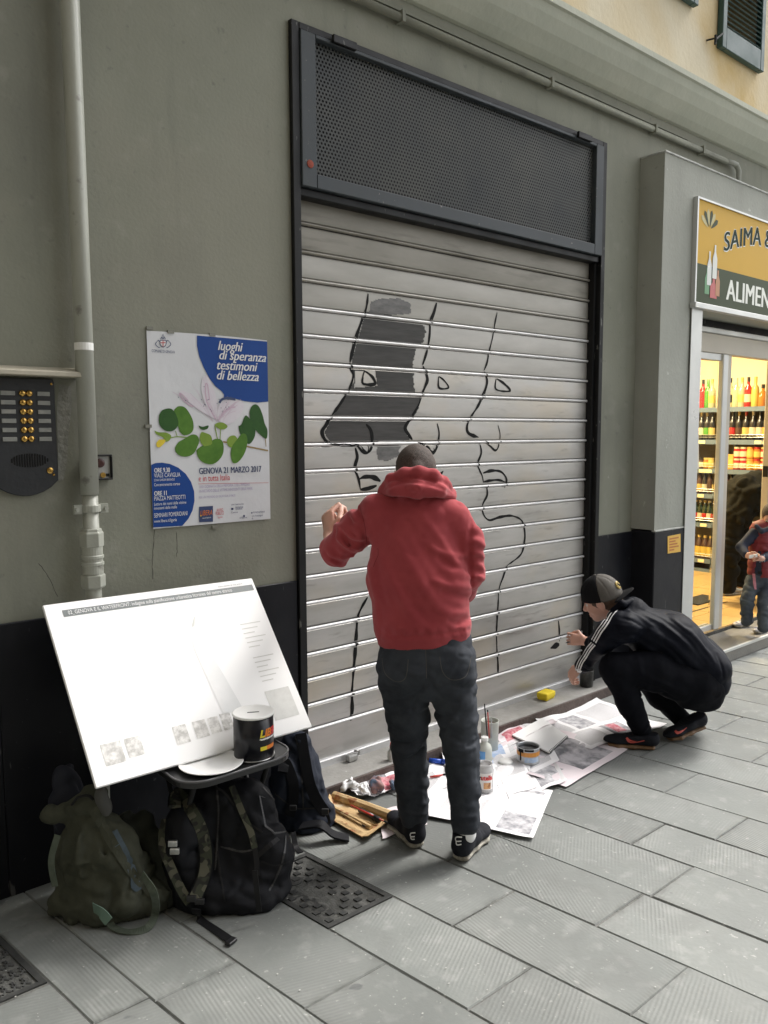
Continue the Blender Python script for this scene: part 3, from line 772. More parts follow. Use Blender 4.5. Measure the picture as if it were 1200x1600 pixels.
stroke(Z5((1000,610),(980,665),(962,720),(955,820),(950,900),(950,980),(955,1060),(957,1135)), .0095)
stroke(Z5((345,760),(318,805),(300,850),(293,910),(290,970),(283,1060),(277,1130),(272,1200),(272,1290),(266,1340)), .014)
stroke(Z6((168,345),(172,400),(173,450)), .011); stroke(Z6((172,465),(155,470),(128,483)), .026)
stroke([(612,1080),(610,1120)], .011)
# the grey wash inside the first face, ragged at the brush ends
def wash(poly, mt, rag, hole=None, seed=1, step=.0055, miss=.0):
    P = [PY(p[0], p[1], .047) for p in poly]; P = [(p.x, p.z) for p in P]
    H = [(p.x, p.z) for p in [PY(q[0], q[1], .047) for q in hole]] if hole else None
    def ins(x, z, A):
        c = False; j = len(A)-1
        for i in range(len(A)):
            if (A[i][1] > z) != (A[j][1] > z) and x < (A[j][0]-A[i][0])*(z-A[i][1])/(A[j][1]-A[i][1])+A[i][0]: c = not c
            j = i
        return c
    xs = [p[0] for p in P]; zs = [p[1] for p in P]; V = []; F = []; id_ = {}
    nx = int((max(xs)-min(xs)+2*rag)/step); nz = int((max(zs)-min(zs)+.02)/step); R = random.Random(seed)
    def vid(i, j):
        if (i, j) not in id_:
            x = min(xs)-rag+i*step; z = min(zs)-.01+j*step; id_[(i, j)] = len(V); V.append((x, slat_y(z)-.0006, z))
        return id_[(i, j)]
    for j in range(nz):
        z = min(zs)-.01+(j+.5)*step; band = math.floor((ZTOP-z)/PITCHZ)
        off = rag*(.55*math.sin(band*2.3+seed)+.25*math.sin(z*90+seed)+.2*math.sin(z*260))
        for i in range(nx):
            x = min(xs)-rag+(i+.5)*step
            if slat_y(z) > SHY+.02 or (band*1.0+1e-3 < (ZTOP-z)/PITCHZ < band+.165): continue
            mid = .5*(min(xs)+max(xs)); xx = x-off if x > mid-.05 else x
            if ins(xx, z, P) and not (H and ins(x, z, H)) and R.random() > miss: F.append((vid(i, j), vid(i+1, j), vid(i+1, j+1), vid(i, j+1)))
    return put('grey_wash', V, F, mt, mu)
wash(Z4((318,158),(400,168),(470,190),(525,205),(540,235),(528,272),(512,290),(500,330),(497,362),(498,400),(496,440),(516,480),(514,520),(488,560),(468,600),(486,642),(300,650),(185,650),(160,615),(195,552),(250,462),(275,420),(264,372),(266,340),(290,255)), m_wash, .012, hole=Z4((278,384),(352,380),(360,440),(275,446)))
wash(Z4((335,124),(370,112),(440,110),(482,128),(486,168),(420,172),(330,166)), m_wash2, .006, seed=4)
wash(Z4((362,640),(464,640),(440,685),(448,700),(420,712),(400,722),(362,716),(358,690)), m_wash2, .006, seed=6)
# ------------------------------------------------------------------ drainpipe
m_pipe = mat('painted_pipe', (.30, .31, .27), (.36, .37, .325), 6, rough=.42, rvar=.08, bump=.1, bscale=60, stretch=(1, 1, .3))
add_layer(m_pipe, 'noise', 16, .64, .72, (.10, .09, .08), .6)
dp = thing('drainpipe', 'painted grey drainpipe running up the wall left of the poster', 'pipe', (1.06, -.05, .0))
pc = lambda z: (1.062, -.054, z)
MB().tube([pc(1.43), pc(2.4), pc(5.9)], .032, 20).put('pipe', m_pipe, dp, smooth=True)
MB().tube([pc(.02), pc(1.08), pc(1.43)], .028, 20).put('lower_pipe', m_pipe, dp, smooth=True)
MB().lathe([(.043, 0), (.043, .05), (.038, .056), (.036, .066)], pc(1.24), 6).put('coupling', m_pipe, dp, bev=.002)
MB().lathe([(.037, 0), (.037, .10)], pc(1.14), 24).put('coupling_body', m_pipe, dp)
MB().lathe([(.037, 0), (.044, .008), (.044, .05), (.034, .056)], pc(1.085), 6).put('coupling', m_pipe, dp, bev=.002)
for z in (1.17, 1.195): MB().lathe([(.0372, 0), (.0405, .003), (.0405, .012), (.0372, .015)], pc(z), 24).put('collar', m_pipe, dp)
cl = MB().lathe([(.034, 0), (.036, .003), (.036, .025), (.034, .028)], pc(1.366), 20); cl.box(1.0, 1.029, -.065, -.05, 1.362, 1.395).box(1.095, 1.124, -.065, -.05, 1.362, 1.395); cl.put('pipe_clamp', m_pipe, dp)
for x in (1.010, 1.114): MB().lathe([(.008, 0), (.008, .010)], (x, -.065, 1.378), 6, ax=(0, -1, 0)).put('bolt', m_pipe, dp)
MB().lathe([(.0325, 0), (.0328, .001), (.0328, .025), (.0325, .026)], pc(1.945), 20).put('tape_mark', m_white, dp)
# wall-side cleats beyond the frame keep the pipe up
for z in (3.3, 4.9): MB().box(1.03, 1.09, -.09, -.002, z, z+.03).put('bracket', m_pipe, dp)

# ------------------------------------------------------------------ intercom
m_panel = mat('intercom_panel', (.018, .020, .024), (.026, .028, .032), 12, rough=.42, bump=.1)
m_brass = mat('brass', (.62, .40, .12), (.5, .3, .08), 60, rough=.25, metal=.95)
m_tagp = mat('name_card', (.22, .23, .22), (.30, .30, .28), 40, rough=.4)
m_hood = mat('hood_stone', (.36, .33, .26), (.30, .28, .22), 20, rough=.6)
ic = thing('intercom', 'black intercom panel with brass buttons under a small stone hood', 'intercom', (.86, 0, 1.44))
def P2(px, py): p = PY(px, py, 0); return p.x, p.z
pts = []
xr, xl, zt, zb = .966, .745, 1.842, 1.485
poly = [(xl, zt), (xr-.004, zt), (xr, zt-.01), (xr, zb)]
for i in range(1, 9):
    a = i/9; poly.append((xr-(xr-xl)*a, zb-.052*math.sin(math.pi*a)**.75))
poly.append((xl, zb))
MB().prism([(x, -.004, z) for x, z in poly], (0, -.012, 0)).put('face_plate', m_panel, ic, bev=.002)
hd = MB(); hd.prism([(.60, -.0005, 1.885), (.60, -.075, 1.866), (.60, -.078, 1.848), (.60, -.0005, 1.848)], (.455, 0, 0)); hd.put('hood', m_hood, ic, bev=.003)
for i in range(6):
    z = 1.79-.0315*i
    for x in (.856, .879): MB().lathe([(.0115, 0), (.0115, .004), (.009, .008), (.003, .010)], (x, -.016, z), 14, ax=(0, -1, 0)).put('button', m_brass, ic, smooth=True)
    MB().box(.905, .948, -.020, -.0165, z-.008, z+.007).put('name_plate', m_tagp, ic, bev=.001)
    MB().box(.785, .832, -.020, -.0165, z-.008, z+.007).put('name_plate', m_tagp, ic, bev=.001)
gl = MB()
for i in range(15):
    x = .812+.0085*i; h = .024*math.sqrt(max(0, 1-((x-.871)/.062)**2))
    if h > .003: gl.box(x-.0018, x+.0018, -.0185, -.0165, 1.558-h, 1.558+h)
gl.put('speaker_grille', m_void, ic)
MB().lathe([(.011, 0), (.011, .004), (.006, .006)], (.937, -.016, 1.520), 14, ax=(0, -1, 0)).put('keyhole', m_brass, ic)
for x, z in ((.950, 1.505), (.762, 1.498), (.955, 1.825)): MB().lathe([(.005, 0), (.004, .003)], (x, -.016, z), 10, ax=(0, -1, 0)).put('screw', m_brass, ic)
# scraped render beside the panel
crk = MB()
def crack(pts, w):
    Q = spline([PY(x, y, -.0006) for x, y in pts], 5); R2 = random.Random(int(pts[0][0])); V = []
    for i, q in enumerate(Q):
        t = (Q[min(i+1, len(Q)-1)]-Q[max(0, i-1)]).normalized(); s_ = Vector((-t.z, 0, t.x))*w*R2.uniform(.4, 1)/2; jx = Vector((R2.uniform(-1, 1), 0, R2.uniform(-1, 1)))*.0015; V += [q+s_+jx, q-s_+jx]
    crk.add(V, [(2*i, 2*i+1, 2*i+3, 2*i+2) for i in range(len(Q)-1)])
crack([(241,828),(240,850),(238,880),(239,905)], .004); crack([(276,832),(277,858),(275,870)], .003); crack([(85,640),(88,690),(90,740)], .003); crack([(60,880),(75,900),(90,932)], .003)
crk.put('plaster_cracks', mat('crack_dark', (.07, .07, .06), rough=.95), B)['kind'] = 'stuff'
m_scrape = mat('scraped_render', (.19, .195, .175), (.26, .26, .235), 12, rough=.9, bump=.6, bscale=40)
sp2 = SDF(.004, .01)
rp = [(92,600),(112,604),(113,640),(108,680),(104,720),(98,750),(92,752),(91,700),(90,640)]
V = [PY(x+1.2*math.sin(x*3+y), y, -.0012) for x, y in rp]
from mathutils.geometry import tessellate_polygon as _tp
put('scraped_patch', V, _tp([V]), m_scrape, B)
# key switch
ks = thing('key_switch', 'small grey steel key switch box just right of the drainpipe', 'key switch', (1.135, -.02, 1.48))
m_box = mat('brushed_box', (.36, .36, .34), (.44, .44, .42), 30, rough=.5, metal=.1)
kx0, kx1, kz0, kz1 = 1.075, 1.163, 1.479, 1.573
rim = MB()
for a in ((kx0, kx1, kz1-.006, kz1), (kx0, kx1, kz0, kz0+.006), (kx0, kx0+.006, kz0+.0065, kz1-.0065), (kx1-.006, kx1, kz0+.0065, kz1-.0065)): rim.box(a[0], a[1], -.024, -.001, a[2], a[3])
rim.put('case', m_frame, ks, bev=.002)
MB().box(kx0+.0065, kx1-.0065, -.012, -.002, kz0+.0065, kz1-.0065).put('plate', m_box, ks)
MB().lathe([(.017, 0), (.017, .006), (.010, .008)], (1.118, -.0125, 1.542), 20, ax=(0, -1, 0)).put('key_dial', mat('maroon_dial', (.05, .015, .012), rough=.3), ks)
MB().lathe([(.010, 0), (.010, .005)], (1.128, -.0125, 1.497), 14, ax=(0, -1, 0)).put('lock_barrel', m_brass, ks)
MB().box(1.140, 1.152, -.0145, -.0125, 1.492, 1.502).put('switch_label', m_frame, ks)

# ------------------------------------------------------------------ the poster
m_paper = mat('poster_paper', (.56, .575, .60), (.60, .61, .63), 3, rough=.38, bump=.25, bscale=9, bdist=.01)
m_pblue = mat('poster_blue', (.010, .050, .22), (.012, .058, .25), 3, rough=.5, spec=.2)
m_pwhite = mat('poster_white', (.66, .67, .68), rough=.4)
m_leaf = mat('print_leaf', (.06, .15, .02), (.09, .20, .03), 25, rough=.5, spec=.2)
m_leafd = mat('print_leaf_dark', (.025, .075, .02), (.035, .10, .022), 25, rough=.5, spec=.2)
m_leafy = mat('print_bud', (.16, .26, .04), (.20, .30, .05), 30, rough=.5, spec=.2)
m_pnavy = mat('print_navy', (.03, .05, .13), rough=.4); m_pred = mat('print_red', (.5, .06, .07), rough=.4)
m_plil = mat('print_lilac', (.36, .30, .46), rough=.4); m_pstem = mat('print_stem', (.25, .18, .07), rough=.4)
m_ppink = mat('print_pink', (.52, .38, .48), rough=.4); m_pyel = mat('print_yellow', (.65, .5, .03), rough=.4)
PXL, PXR, PZB, PZT2 = 1.321, 1.858, 1.279, 2.040; PYY = -.0045
po = thing('poster', 'white and blue event poster with a caper flower taped to the grey wall', 'poster', (1.59, 0, 1.28))
def warp(u, v): return PYY-.0007*math.sin(u*7+v*4)
MB().grid(lambda u, v: (PXL+(PXR-PXL)*u+.004*(1-v)*(.5-u)*0, warp(u, v), PZB+(PZT2-PZB)*v+.004*math.sin(u*3)*(v > .5)), 24, 32).put('sheet', m_paper, po, smooth=True)
def pp(px, py, lift):
    """a point of the print, measured on the wall"""
    p = PY(px, py, 0); u = (p.x-PXL)/(PXR-PXL); v = (p.z-PZB)/(PZT2-PZB)
    return Vector((min(max(p.x, PXL+.0005), PXR-.0005), warp(u, v)-lift, min(max(p.z, PZB+.0005), PZT2-.0005)))
def zp(x, y): return (220+x/4.705, 500+y/4.705)
def blob(name, pts, m, lift, per=0):
    Q = spline([Vector((*zp(*p), 0)) for p in pts+[pts[0]]], per) if per else [Vector((*zp(*p), 0)) for p in pts]
    V = [pp(q.x, q.y, lift) for q in (Q[:-1] if per else Q)]
    from mathutils.geometry import tessellate_polygon
    return put(name, V, tessellate_polygon([V]), m, po)
blob('blue_panel', [(408,115),(408,190),(425,270),(455,345),(500,430),(545,490),(590,525),(607,550),(600,580),(690,580),(760,598),(850,608),(932,600),(938,160)], m_pblue, .0012)
blob('blue_panel', [(62,1065),(100,1052),(150,1048),(210,1058),(270,1085),(325,1130),(365,1190),(388,1260),(390,1330),(375,1400),(345,1460),(300,1512),(72,1525)], m_pblue, .0012)
for pts, m in (([(130,700),(150,665),(200,650),(235,665),(265,720),(270,770),(240,810),(190,818),(145,790),(128,750)], m_leafd),
               ([(240,660),(270,635),(315,640),(350,680),(378,740),(382,800),(360,835),(315,848),(285,825),(265,770),(240,710)], m_leaf),
               ([(247,940),(270,900),(320,870),(370,842),(410,850),(425,890),(412,930),(385,980),(340,1003),(290,1000),(255,975)], m_leaf),
               ([(402,960),(430,935),(500,900),(540,875),(585,880),(603,920),(600,980),(570,1030),(520,1060),(460,1050),(420,1015)], m_leaf),
               ([(712,780),(735,765),(760,705),(785,715),(830,780),(835,840),(815,890),(785,912),(745,880),(722,830)], m_leafd),
               ([(793,680),(805,640),(835,620),(865,640),(890,700),(905,760),(925,810),(918,872),(880,850),(830,800),(800,750)], m_leafd),
               ([(655,985),(665,930),(700,880),(735,838),(765,840),(778,880),(768,950),(740,1010),(700,1050),(668,1045)], m_leaf),
               ([(428,860),(440,825),(465,828),(510,850),(520,900),(505,940),(470,935),(435,900)], m_leafy),
               ([(630,880),(650,855),(685,850),(705,880),(690,930),(650,935),(630,910)], m_leafy),
               ([(535,772),(560,755),(600,755),(632,780),(610,803),(570,800)], m_leafy),
               ([(420,775),(450,785),(492,775),(485,800),(455,808),(430,798)], m_leafd),
               ([(95,812),(125,825),(180,828),(218,850),(205,885),(175,895),(160,865),(110,840)], m_leafy),
               ([(108,905),(130,880),(170,880),(172,900),(135,935),(112,930)], m_pyel)):
    blob('printed_leaf', pts, m, .0018+.0002*random.random(), 4)
def pstroke(pts, w, m, lift=.0015, name='printed_stem'):
    Q = spline([pp(*zp(*p), lift) for p in pts], 4); V = []
    for i, q in enumerate(Q):
        t = (Q[min(i+1, len(Q)-1)]-Q[max(0, i-1)]).normalized(); s = Vector((-t.z, 0, t.x)); V += [q+s*w/2, q-s*w/2]
    return put(name, V, [(2*i, 2*i+1, 2*i+3, 2*i+2) for i in range(len(Q)-1)], m, po)
pstroke([(205,870),(260,858),(340,865),(420,880)], .004, m_leafy)
pstroke([(600,895),(660,905),(780,930),(930,960)], .0065, m_pstem); pstroke([(910,870),(915,930)], .0035, m_pstem)
pstroke([(540,780),(560,880)], .004, m_leafy); pstroke([(582,800),(578,880)], .0035, m_leafy); pstroke([(250,815),(262,855)], .003, m_leafy)
R = random.Random(3)
m_petal = mat('print_petal', (.58, .54, .60), (.62, .60, .64), 20, rough=.4)
for pts in ([(560,740),(470,690),(390,640),(300,560),(290,520),(350,540),(430,600),(500,660)], [(555,735),(480,640),(440,520),(450,430),(480,410),(520,480),(555,600)], [(560,735),(560,650),(600,600),(690,590),(750,610),(740,680),(690,740),(620,770)]): blob('printed_petal', pts, m_petal, .0013, 3)
fl = MB(); 
for a, L in [(R.uniform(-1.0, .95), R.uniform(220, 400)) for _ in range(34)]:
    x0_, y0_ = 560+R.uniform(-40, 40), 735+R.uniform(-20, 20)
    ex, ey = x0_+L*math.sin(a)*(.95 if a < .2 else .6), y0_-L*math.cos(a)*(1 if a < .35 else .45)
    if ex > 470 and ey < 560: ey = 560+R.uniform(0, 50)
    Q = [pp(*zp(x0_+(ex-x0_)*f, y0_+(ey-y0_)*f-12*math.sin(f*3)), .0015) for f in (0, .35, .7, 1)]
    for i in range(3):
        s = Vector((0, 0, .0007)); fl.add([Q[i]-s, Q[i+1]-s, Q[i+1]+s, Q[i]+s], [(0, 1, 2, 3)])
fl.put('printed_filaments', m_ppink, po)['kind'] = 'stuff'
fd = MB()
for _ in range(34):
    a = R.uniform(-1.1, .9); L = R.uniform(60, 380); ex, ey = 560+L*math.sin(a)*.9, 735-L*math.cos(a)
    if ex > 480 and ey < 560: continue
    q = pp(*zp(ex, ey), .0018); fd.add([q+Vector((math.cos(k*1.57)*.0022, 0, math.sin(k*1.57)*.0022)) for k in range(4)], [(0, 1, 2, 3)])
fd.put('printed_anthers', m_pnavy, po)['kind'] = 'stuff'
for pts in ([(545,730),(480,600),(470,480),(485,480),(500,590)], [(380,640),(320,600),(280,545),(300,548),(345,595)], [(690,640),(640,650),(600,680)]): pstroke(pts, .005, m_ppink, .0016, 'printed_petal')
pstroke([(572,610),(590,585),(630,575),(690,585)], .010, m_pnavy, .0019, 'printed_petal')
ux, uz = Vector((1, 0, 0)), Vector((0, 0, 1))
def ptext(s, px, py, size, m, sx=1.0, shear=0.0, bold=0.0, name='lettering', lift=.0022, space=1.0, end=None):
    p = pp(*zp(px, py), lift); w = (pp(*zp(end, py), lift)-p).length if end else None
    o = text(name, s, size, m, po, p, ux, uz, sx=sx, shear=shear, bold=bold, space=space, width=w)
    if o:
        off = wloc(po)
        for q in o.data.vertices:
            x, z = q.co.x+off.x, q.co.z+off.z; q.co.y = warp((x-PXL)/(PXR-PXL), (z-PZB)/(PZT2-PZB))-lift-off.y
    return o
for s, x, y, e_ in (('luoghi', 556, 220, 742), ('di speranza', 562, 288, 912), ('testimoni', 545, 362, 850), ('di bellezza', 545, 436, 858)):
    for k in (0, 1): ptext(s, x+k*3, y, .054, m_pwhite, 1, .30, 0, end=e_+k*3, lift=.0022+.0002*k)
ptext('COMUNE DI GENOVA', 75, 236, .0155, m_pnavy, end=245)
for k in (0, 1): ptext('GENOVA 21 MARZO 2017', 422+2*k, 1133, .036, m_pnavy, end=878+2*k, lift=.0022+.0002*k)
ptext('e in tutta Italia', 420, 1187, .036, m_pred, end=650)
pstroke([(418,1204),(660,1200),(932,1196)], .0014, m_pred, name='printed_rule')
ptext('XXII GIORNATA DELLA MEMORIA E DELL\'IMPEGNO', 425, 1236, .016, m_plil, end=795); ptext('IN RICORDO DELLE VITTIME INNOCENTI DELLE MAFIE', 425, 1268, .016, m_plil, end=815)
ptext('PER UN MONDO DI GIUSTIZIA E PACE', 422, 1312, .012, m_plil, end=690)
for s, y, sz, e_ in (('ORE 9.30', 1122, .026, 207), ('VIALE CAVIGLIA', 1158, .024, 285), ('ZONA GIARDINI BRIGNOLE', 1185, .0125, 243), ('Concentramento corteo', 1222, .017, 283), ('ORE 11', 1292, .026, 183), ('PIAZZA MATTEOTTI', 1328, .024, 322), ('Lettura dei nomi delle vittime', 1364, .017, 328), ('innocenti delle mafie', 1394, .017, 260), ('SEMINARI POMERIDIANI', 1452, .024, 337), ('www.libera.it/liguria', 1490, .018, 258)):
    for k in ((0, 1) if sz > .025 else (0,)): ptext(s, 92+2*k, y, sz, m_pwhite, end=e_+2*k, lift=.0022+.0002*k)
blob('logo_box', [(424,1372),(526,1366),(526,1482),(424,1486)], m_pnavy, .0014)
ptext('LIBERA', 430, 1438, .030, mat('print_orange', (.6, .16, .02), rough=.4), 1, .2, 0, lift=.0026, end=520)
ptext('.', 430, 1442, .03, m_pyel, 1, 0, .001, lift=.0026)
ptext('associazioni', 446, 1460, .009, m_pwhite, lift=.0026, end=510)
ptext('AVVISO', 552, 1408, .018, m_pred, end=600); ptext('PUBBLICO', 545, 1434, .020, m_pred, end=606); ptext('liguria', 560, 1456, .012, m_pred, end=595)
for s, x, y in (('con il patrocinio', 660, 1362), ('REGIONE', 690, 1384), ('LIGURIA', 690, 1396), ('Comune', 660, 1420), ('di Genova', 720, 1460), ('FONDAZIONE', 820, 1420), ('con il sostegno', 810, 1446), ('di', 810, 1464)): ptext(s, x, y, .010, m_pnavy, .9)
pstroke([(660,1388),(676,1388)], .008, m_pnavy, name='small_logo'); pstroke([(748,1440),(760,1440)], .008, m_pnavy, name='small_logo'); pstroke([(806,1418),(816,1416)], .005, m_pnavy, name='small_logo')
# the city's crest, simplified: shield with cross, crown and two supporters
blob('crest', [(140,150),(178,150),(178,180),(160,198),(140,180)], m_pwhite, .0014)
pstroke([(159,150),(159,196)], .003, m_pred, .002, 'crest_cross'); pstroke([(141,168),(177,168)], .003, m_pred, .002, 'crest_cross')
for pts in ([(138,152),(138,182),(160,200),(180,182),(180,152),(138,150)], [(112,160),(104,180),(120,198),(136,205)], [(206,160),(216,180),(200,198),(184,205)], [(116,158),(128,150),(134,162)], [(204,158),(190,150),(184,162)], [(142,142),(150,126),(159,140),(168,124),(176,142)], [(159,104),(159,124)]):
    pstroke(pts, .0026, m_pnavy, .0018, 'crest_line')
tp = mat('clear_tape', (.20, .20, .17), rough=.25)
for (x, y) in ((215,88),(520,110),(60,60),(540,1520),(50,780)):
    p = PY(*zp(x, y), 0); MB().box(p.x-.012, p.x+.014, -.0072, -.0006, p.z-.006, p.z+.006).put('tape', tp, po)
for i, (ax, az) in enumerate(((1.62, .93), (1.93, .93))): pass
# tiny QR-less notice low on the dado is left out on purpose; the scratch marks stay as wear in the paint
# ------------------------------------------------------------------ shop surround (pier and fascia), step, door, interior
OX0, OX1, OZ = 5.13, 8.05, 2.455
pier = MB()
pier.box(PX0, OX0-.005, PP, -.0005, 1.012, PZT).box(OX0-.005, SX1, PP, -.0005, OZ, PZT).box(OX1, SX1, PP, -.0005, 1.012, OZ)
pier.put('shop_surround', m_pier, B, clean=True)
ped = MB(); ped.box(PX0-.004, OX0-.004, PP-.008, -.0005, .0, 1.0); ped.put('dado', m_dado, B, bev=.006); MB().box(OX1, SX1, PP-.008, -.0005, 0, 1.0).put('dado', m_dado, B, bev=.006)
m_chip = mat('bare_ledge', (.48, .49, .47), (.30, .31, .29), 14, rough=.8, contrast=1.6)
MB().box(PX0+.0, OX0-.02, PP-.010, PP+.02, 1.0005, 1.0115).put('ledge', m_chip, B, bev=.002)
cp = MB(); cp.box(PX0-.006, SX1, PP-.008, -.0005, PZT+.0005, PZT+.012); cp.put('surround_cap', m_chip, B, bev=.003)
m_alu = mat('aluminium_frame', (.56, .57, .56), (.50, .51, .50), 4, rough=.35, metal=.35, rvar=.08)
m_alub = mat('beige_frame', (.50, .46, .38), (.46, .42, .35), 4, rough=.45)
MB().box(5.012, OX0-.0045, PP-.014, PP-.0085, .0, OZ+.03).put('jamb_trim', m_alu, B, bev=.002)
MB().box(OX0-.003, OX0+.03, PP-.010, .04, .105, OZ-.001).put('jamb_lining', m_alu, B, bev=.002)
MB().box(5.0, 7.6, PP-.045, PP-.001, OZ+.0, OZ+.036).put('sign_rail', m_alu, B, bev=.003)
# notice on the pier
m_note = mat('yellow_notice', (.62, .36, .05), (.66, .42, .08), 8, rough=.5)
sk = thing('notice', 'small orange notice stuck on the black base of the pier', 'sticker', (4.9, PP-.01, .83))
pA = [PY(1043, 838, PP-.009), PY(1063, 834, PP-.009), PY(1063, 862, PP-.009), PY(1043, 865, PP-.009)]
MB().prism([p for p in pA], (0, -.0015, 0)).put('sheet', m_note, sk)
nb = MB()
m_noteink = mat('notice_ink', (.42, .14, .03), rough=.5)
for i in range(5):
    a = pA[0].lerp(pA[3], .18+.16*i); b = pA[1].lerp(pA[2], .18+.16*i); q0 = a.lerp(b, .12); q1 = a.lerp(b, (.85, .6, .75, .85, .5)[i]); h = Vector((0, 0, .005)); f = Vector((0, -.0022, 0))
    nb.add([q0-h+f, q1-h+f, q1+h+f, q0+h+f], [(0, 1, 2, 3)])
nb.put('printed_lines', m_noteink, sk)
# scratches of white on the black base
sc = MB()
for a, b in (((1003, 862), (1006, 872)), ((1008, 860), (1010, 872)), ((1012, 857), (1013, 870)), ((1006, 872), (1009, 866))):
    p, q = PY(*a, PP*.0-.0128), PY(*b, -.0128)
    sc.tube([p, q], .002, 4)
for o in (sc.put('scratch', m_white, B),): pass

# ---- sign
sg = thing('shop_sign', 'yellow and green grocery shop sign with bottles and lettering above the door', 'sign', (6.3, PP, 2.5))
m_sy = mat('sign_yellow', (.62, .37, .045), (.58, .35, .04), 2, rough=.5, spec=.15); m_sgn = mat('sign_green', (.045, .062, .028), rough=.5, spec=.15)
m_sgd = mat('sign_letter_green', (.012, .035, .028), rough=.6, spec=.1); m_sw = mat('sign_white', (.70, .72, .66), rough=.35)
SGY = PP-.022; sgx0, sgx1, sgz0, sgz1 = 5.022, 7.55, 2.492, 3.150; zdiv = 2.745
MB().box(sgx0, sgx1, SGY, PP-.001, sgz0, sgz1).put('panel', m_sy, sg)
MB().box(sgx0+.012, sgx1-.012, SGY-.002, SGY-.0005, sgz0+.004, zdiv).put('green_band', m_sgn, sg)
fb = MB(); fb.box(sgx0-.012, sgx0+.004, SGY-.010, PP-.001, sgz0, sgz1+.012).box(sgx0+.004, sgx1, SGY-.010, PP-.001, sgz1, sgz1+.012); fb.put('frame', m_alu, sg)
def st(s, size, m, x, z, lift, sx=1, bold=0, arc=None, name='lettering', space=1.0): return text(name, s, size, m, sg, (x, SGY-lift, z), (1, 0, 0), (0, 0, 1), sx=sx, bold=bold, arc=arc, space=space)
p0, p1 = PY(1126, 402, SGY), PY(1189, 391, SGY)
arcf = lambda x: .12*math.sin(min(x/1.25, 1)*math.pi)
for dx, dz in ((-.007, -.007), (.006, -.007), (-.007, .004), (.006, .004)): st('SAIMA &', .178, m_sw, 5.385+dx, 2.865+dz, .0005+.0001*(dx > 0)+.00005*(dz > 0), 1.05, 0, arcf, space=1.04)
for dx in (-.004, .0, .004): st('SAIMA &', .178, m_sgd, 5.385+dx, 2.865, .0016+.0001*(dx > 0), 1.05, 0, arcf, space=1.04)
for i, dx in enumerate((-.006, 0, .006)): st('ALIMENTARI', .20, m_sw, 5.445+dx, 2.552, .0026+.0001*i, .94, 0, space=1.02)
# wheat sheaf
for i, a in enumerate((-.95, -.55, -.2, .2, .55, .95)):
    c0 = Vector((5.185, SGY-.0015, 2.975)); d = Vector((math.sin(a), 0, math.cos(a))); n_ = Vector((math.cos(a), 0, -math.sin(a)))
    L = .135; pts = [c0+d*.02, c0+d*L*.5+n_*.013, c0+d*L*.85+n_*.017, c0+d*L, c0+d*L*.85-n_*.017, c0+d*L*.5-n_*.013]
    V = [p.copy() for p in pts]; put('sheaf_leaf', V, [(0, 1, 2, 3, 4, 5)], m_sgn if i % 2 else mat('sheaf_straw', (.42, .36, .12), rough=.4), sg)
# printed bottles
for i, (x, z, w, h, col) in enumerate(((5.175, 2.56, .03, .17, (.05, .22, .07)), (5.20, 2.62, .028, .22, (.6, .62, .6)), (5.262, 2.54, .045, .13, (.42, .04, .04)), (5.268, 2.67, .030, .22, (.62, .64, .60)), (5.315, 2.56, .028, .17, (.38, .14, .03)))):
    m_ = mat('sign_print_%d' % i, col, rough=.4); y = SGY-.003-.0004*i
    put('printed_bottle', [(x-w, y, z), (x+w, y, z), (x+w, y, z+h*.6), (x+w*.35, y, z+h*.8), (x+w*.35, y, z+h), (x-w*.35, y, z+h), (x-w*.35, y, z+h*.8), (x-w, y, z+h*.6)], [tuple(range(8))], m_, sg)

# ---- step and door
m_step = mat('step_stone', (.13, .125, .115), (.19, .185, .17), 8, rough=.45, rvar=.1, bump=.2, bscale=60)
MB().box(4.98, 8.3, -.285, .0, .0, .098).put('shop_step', m_step, B, bev=.006)
MB().box(4.98, 8.3, -.290, -.272, .080, .1015).put('step_nosing', m_alu, B, bev=.002)
GY = .05
dr = thing('glass_door', 'white aluminium glass door front of the grocery shop', 'door', (5.6, GY, .1))
m_glass = mat('window_glass', (.95, .97, .96), rough=.02, trans=1.0, spec=.5)
nodes(m_glass)[2].inputs['IOR'].default_value = 1.08
mf = MB(); mf.box(5.155, 5.175, GY-.03, GY+.03, .10, 2.22).box(5.175, 5.833, GY-.03, GY+.03, .10, .17).box(5.175, 5.833, GY-.03, GY+.03, 2.17, 2.22); mf.put('frame', m_alu, dr, bev=.004)
MB().box(5.175, 5.833, GY-.004, GY+.004, .1705, 2.1695).put('pane', m_glass, dr)
MB().box(5.835, 5.915, GY-.045, GY-.005, .10, 2.22).put('post', m_alu, dr, bev=.006)
MB().box(5.917, 5.985, GY-.035, GY+.0, .10, 2.22).put('post', m_alub, dr, bev=.006)
MB().box(5.155, 8.04, GY-.035, GY+.035, 2.2205, 2.36).put('header', m_alub, dr, bev=.005)
MB().box(5.155, 8.04, GY-.045, GY+.04, 2.3605, 2.40).put('header_trim', m_alu, dr, bev=.005)
MB().box(5.14, 8.04, GY+.0, GY+.20, 2.4005, 2.62).put('shutter_box', m_frame, dr)
MB().box(6.70, 6.80, GY-.03, GY+.03, .10, 2.22).put('post', m_alub, dr, bev=.006)
MB().box(6.692, 6.6995, GY-.02, GY+.02, 1.27, 1.36).put('latch', m_frame, dr)
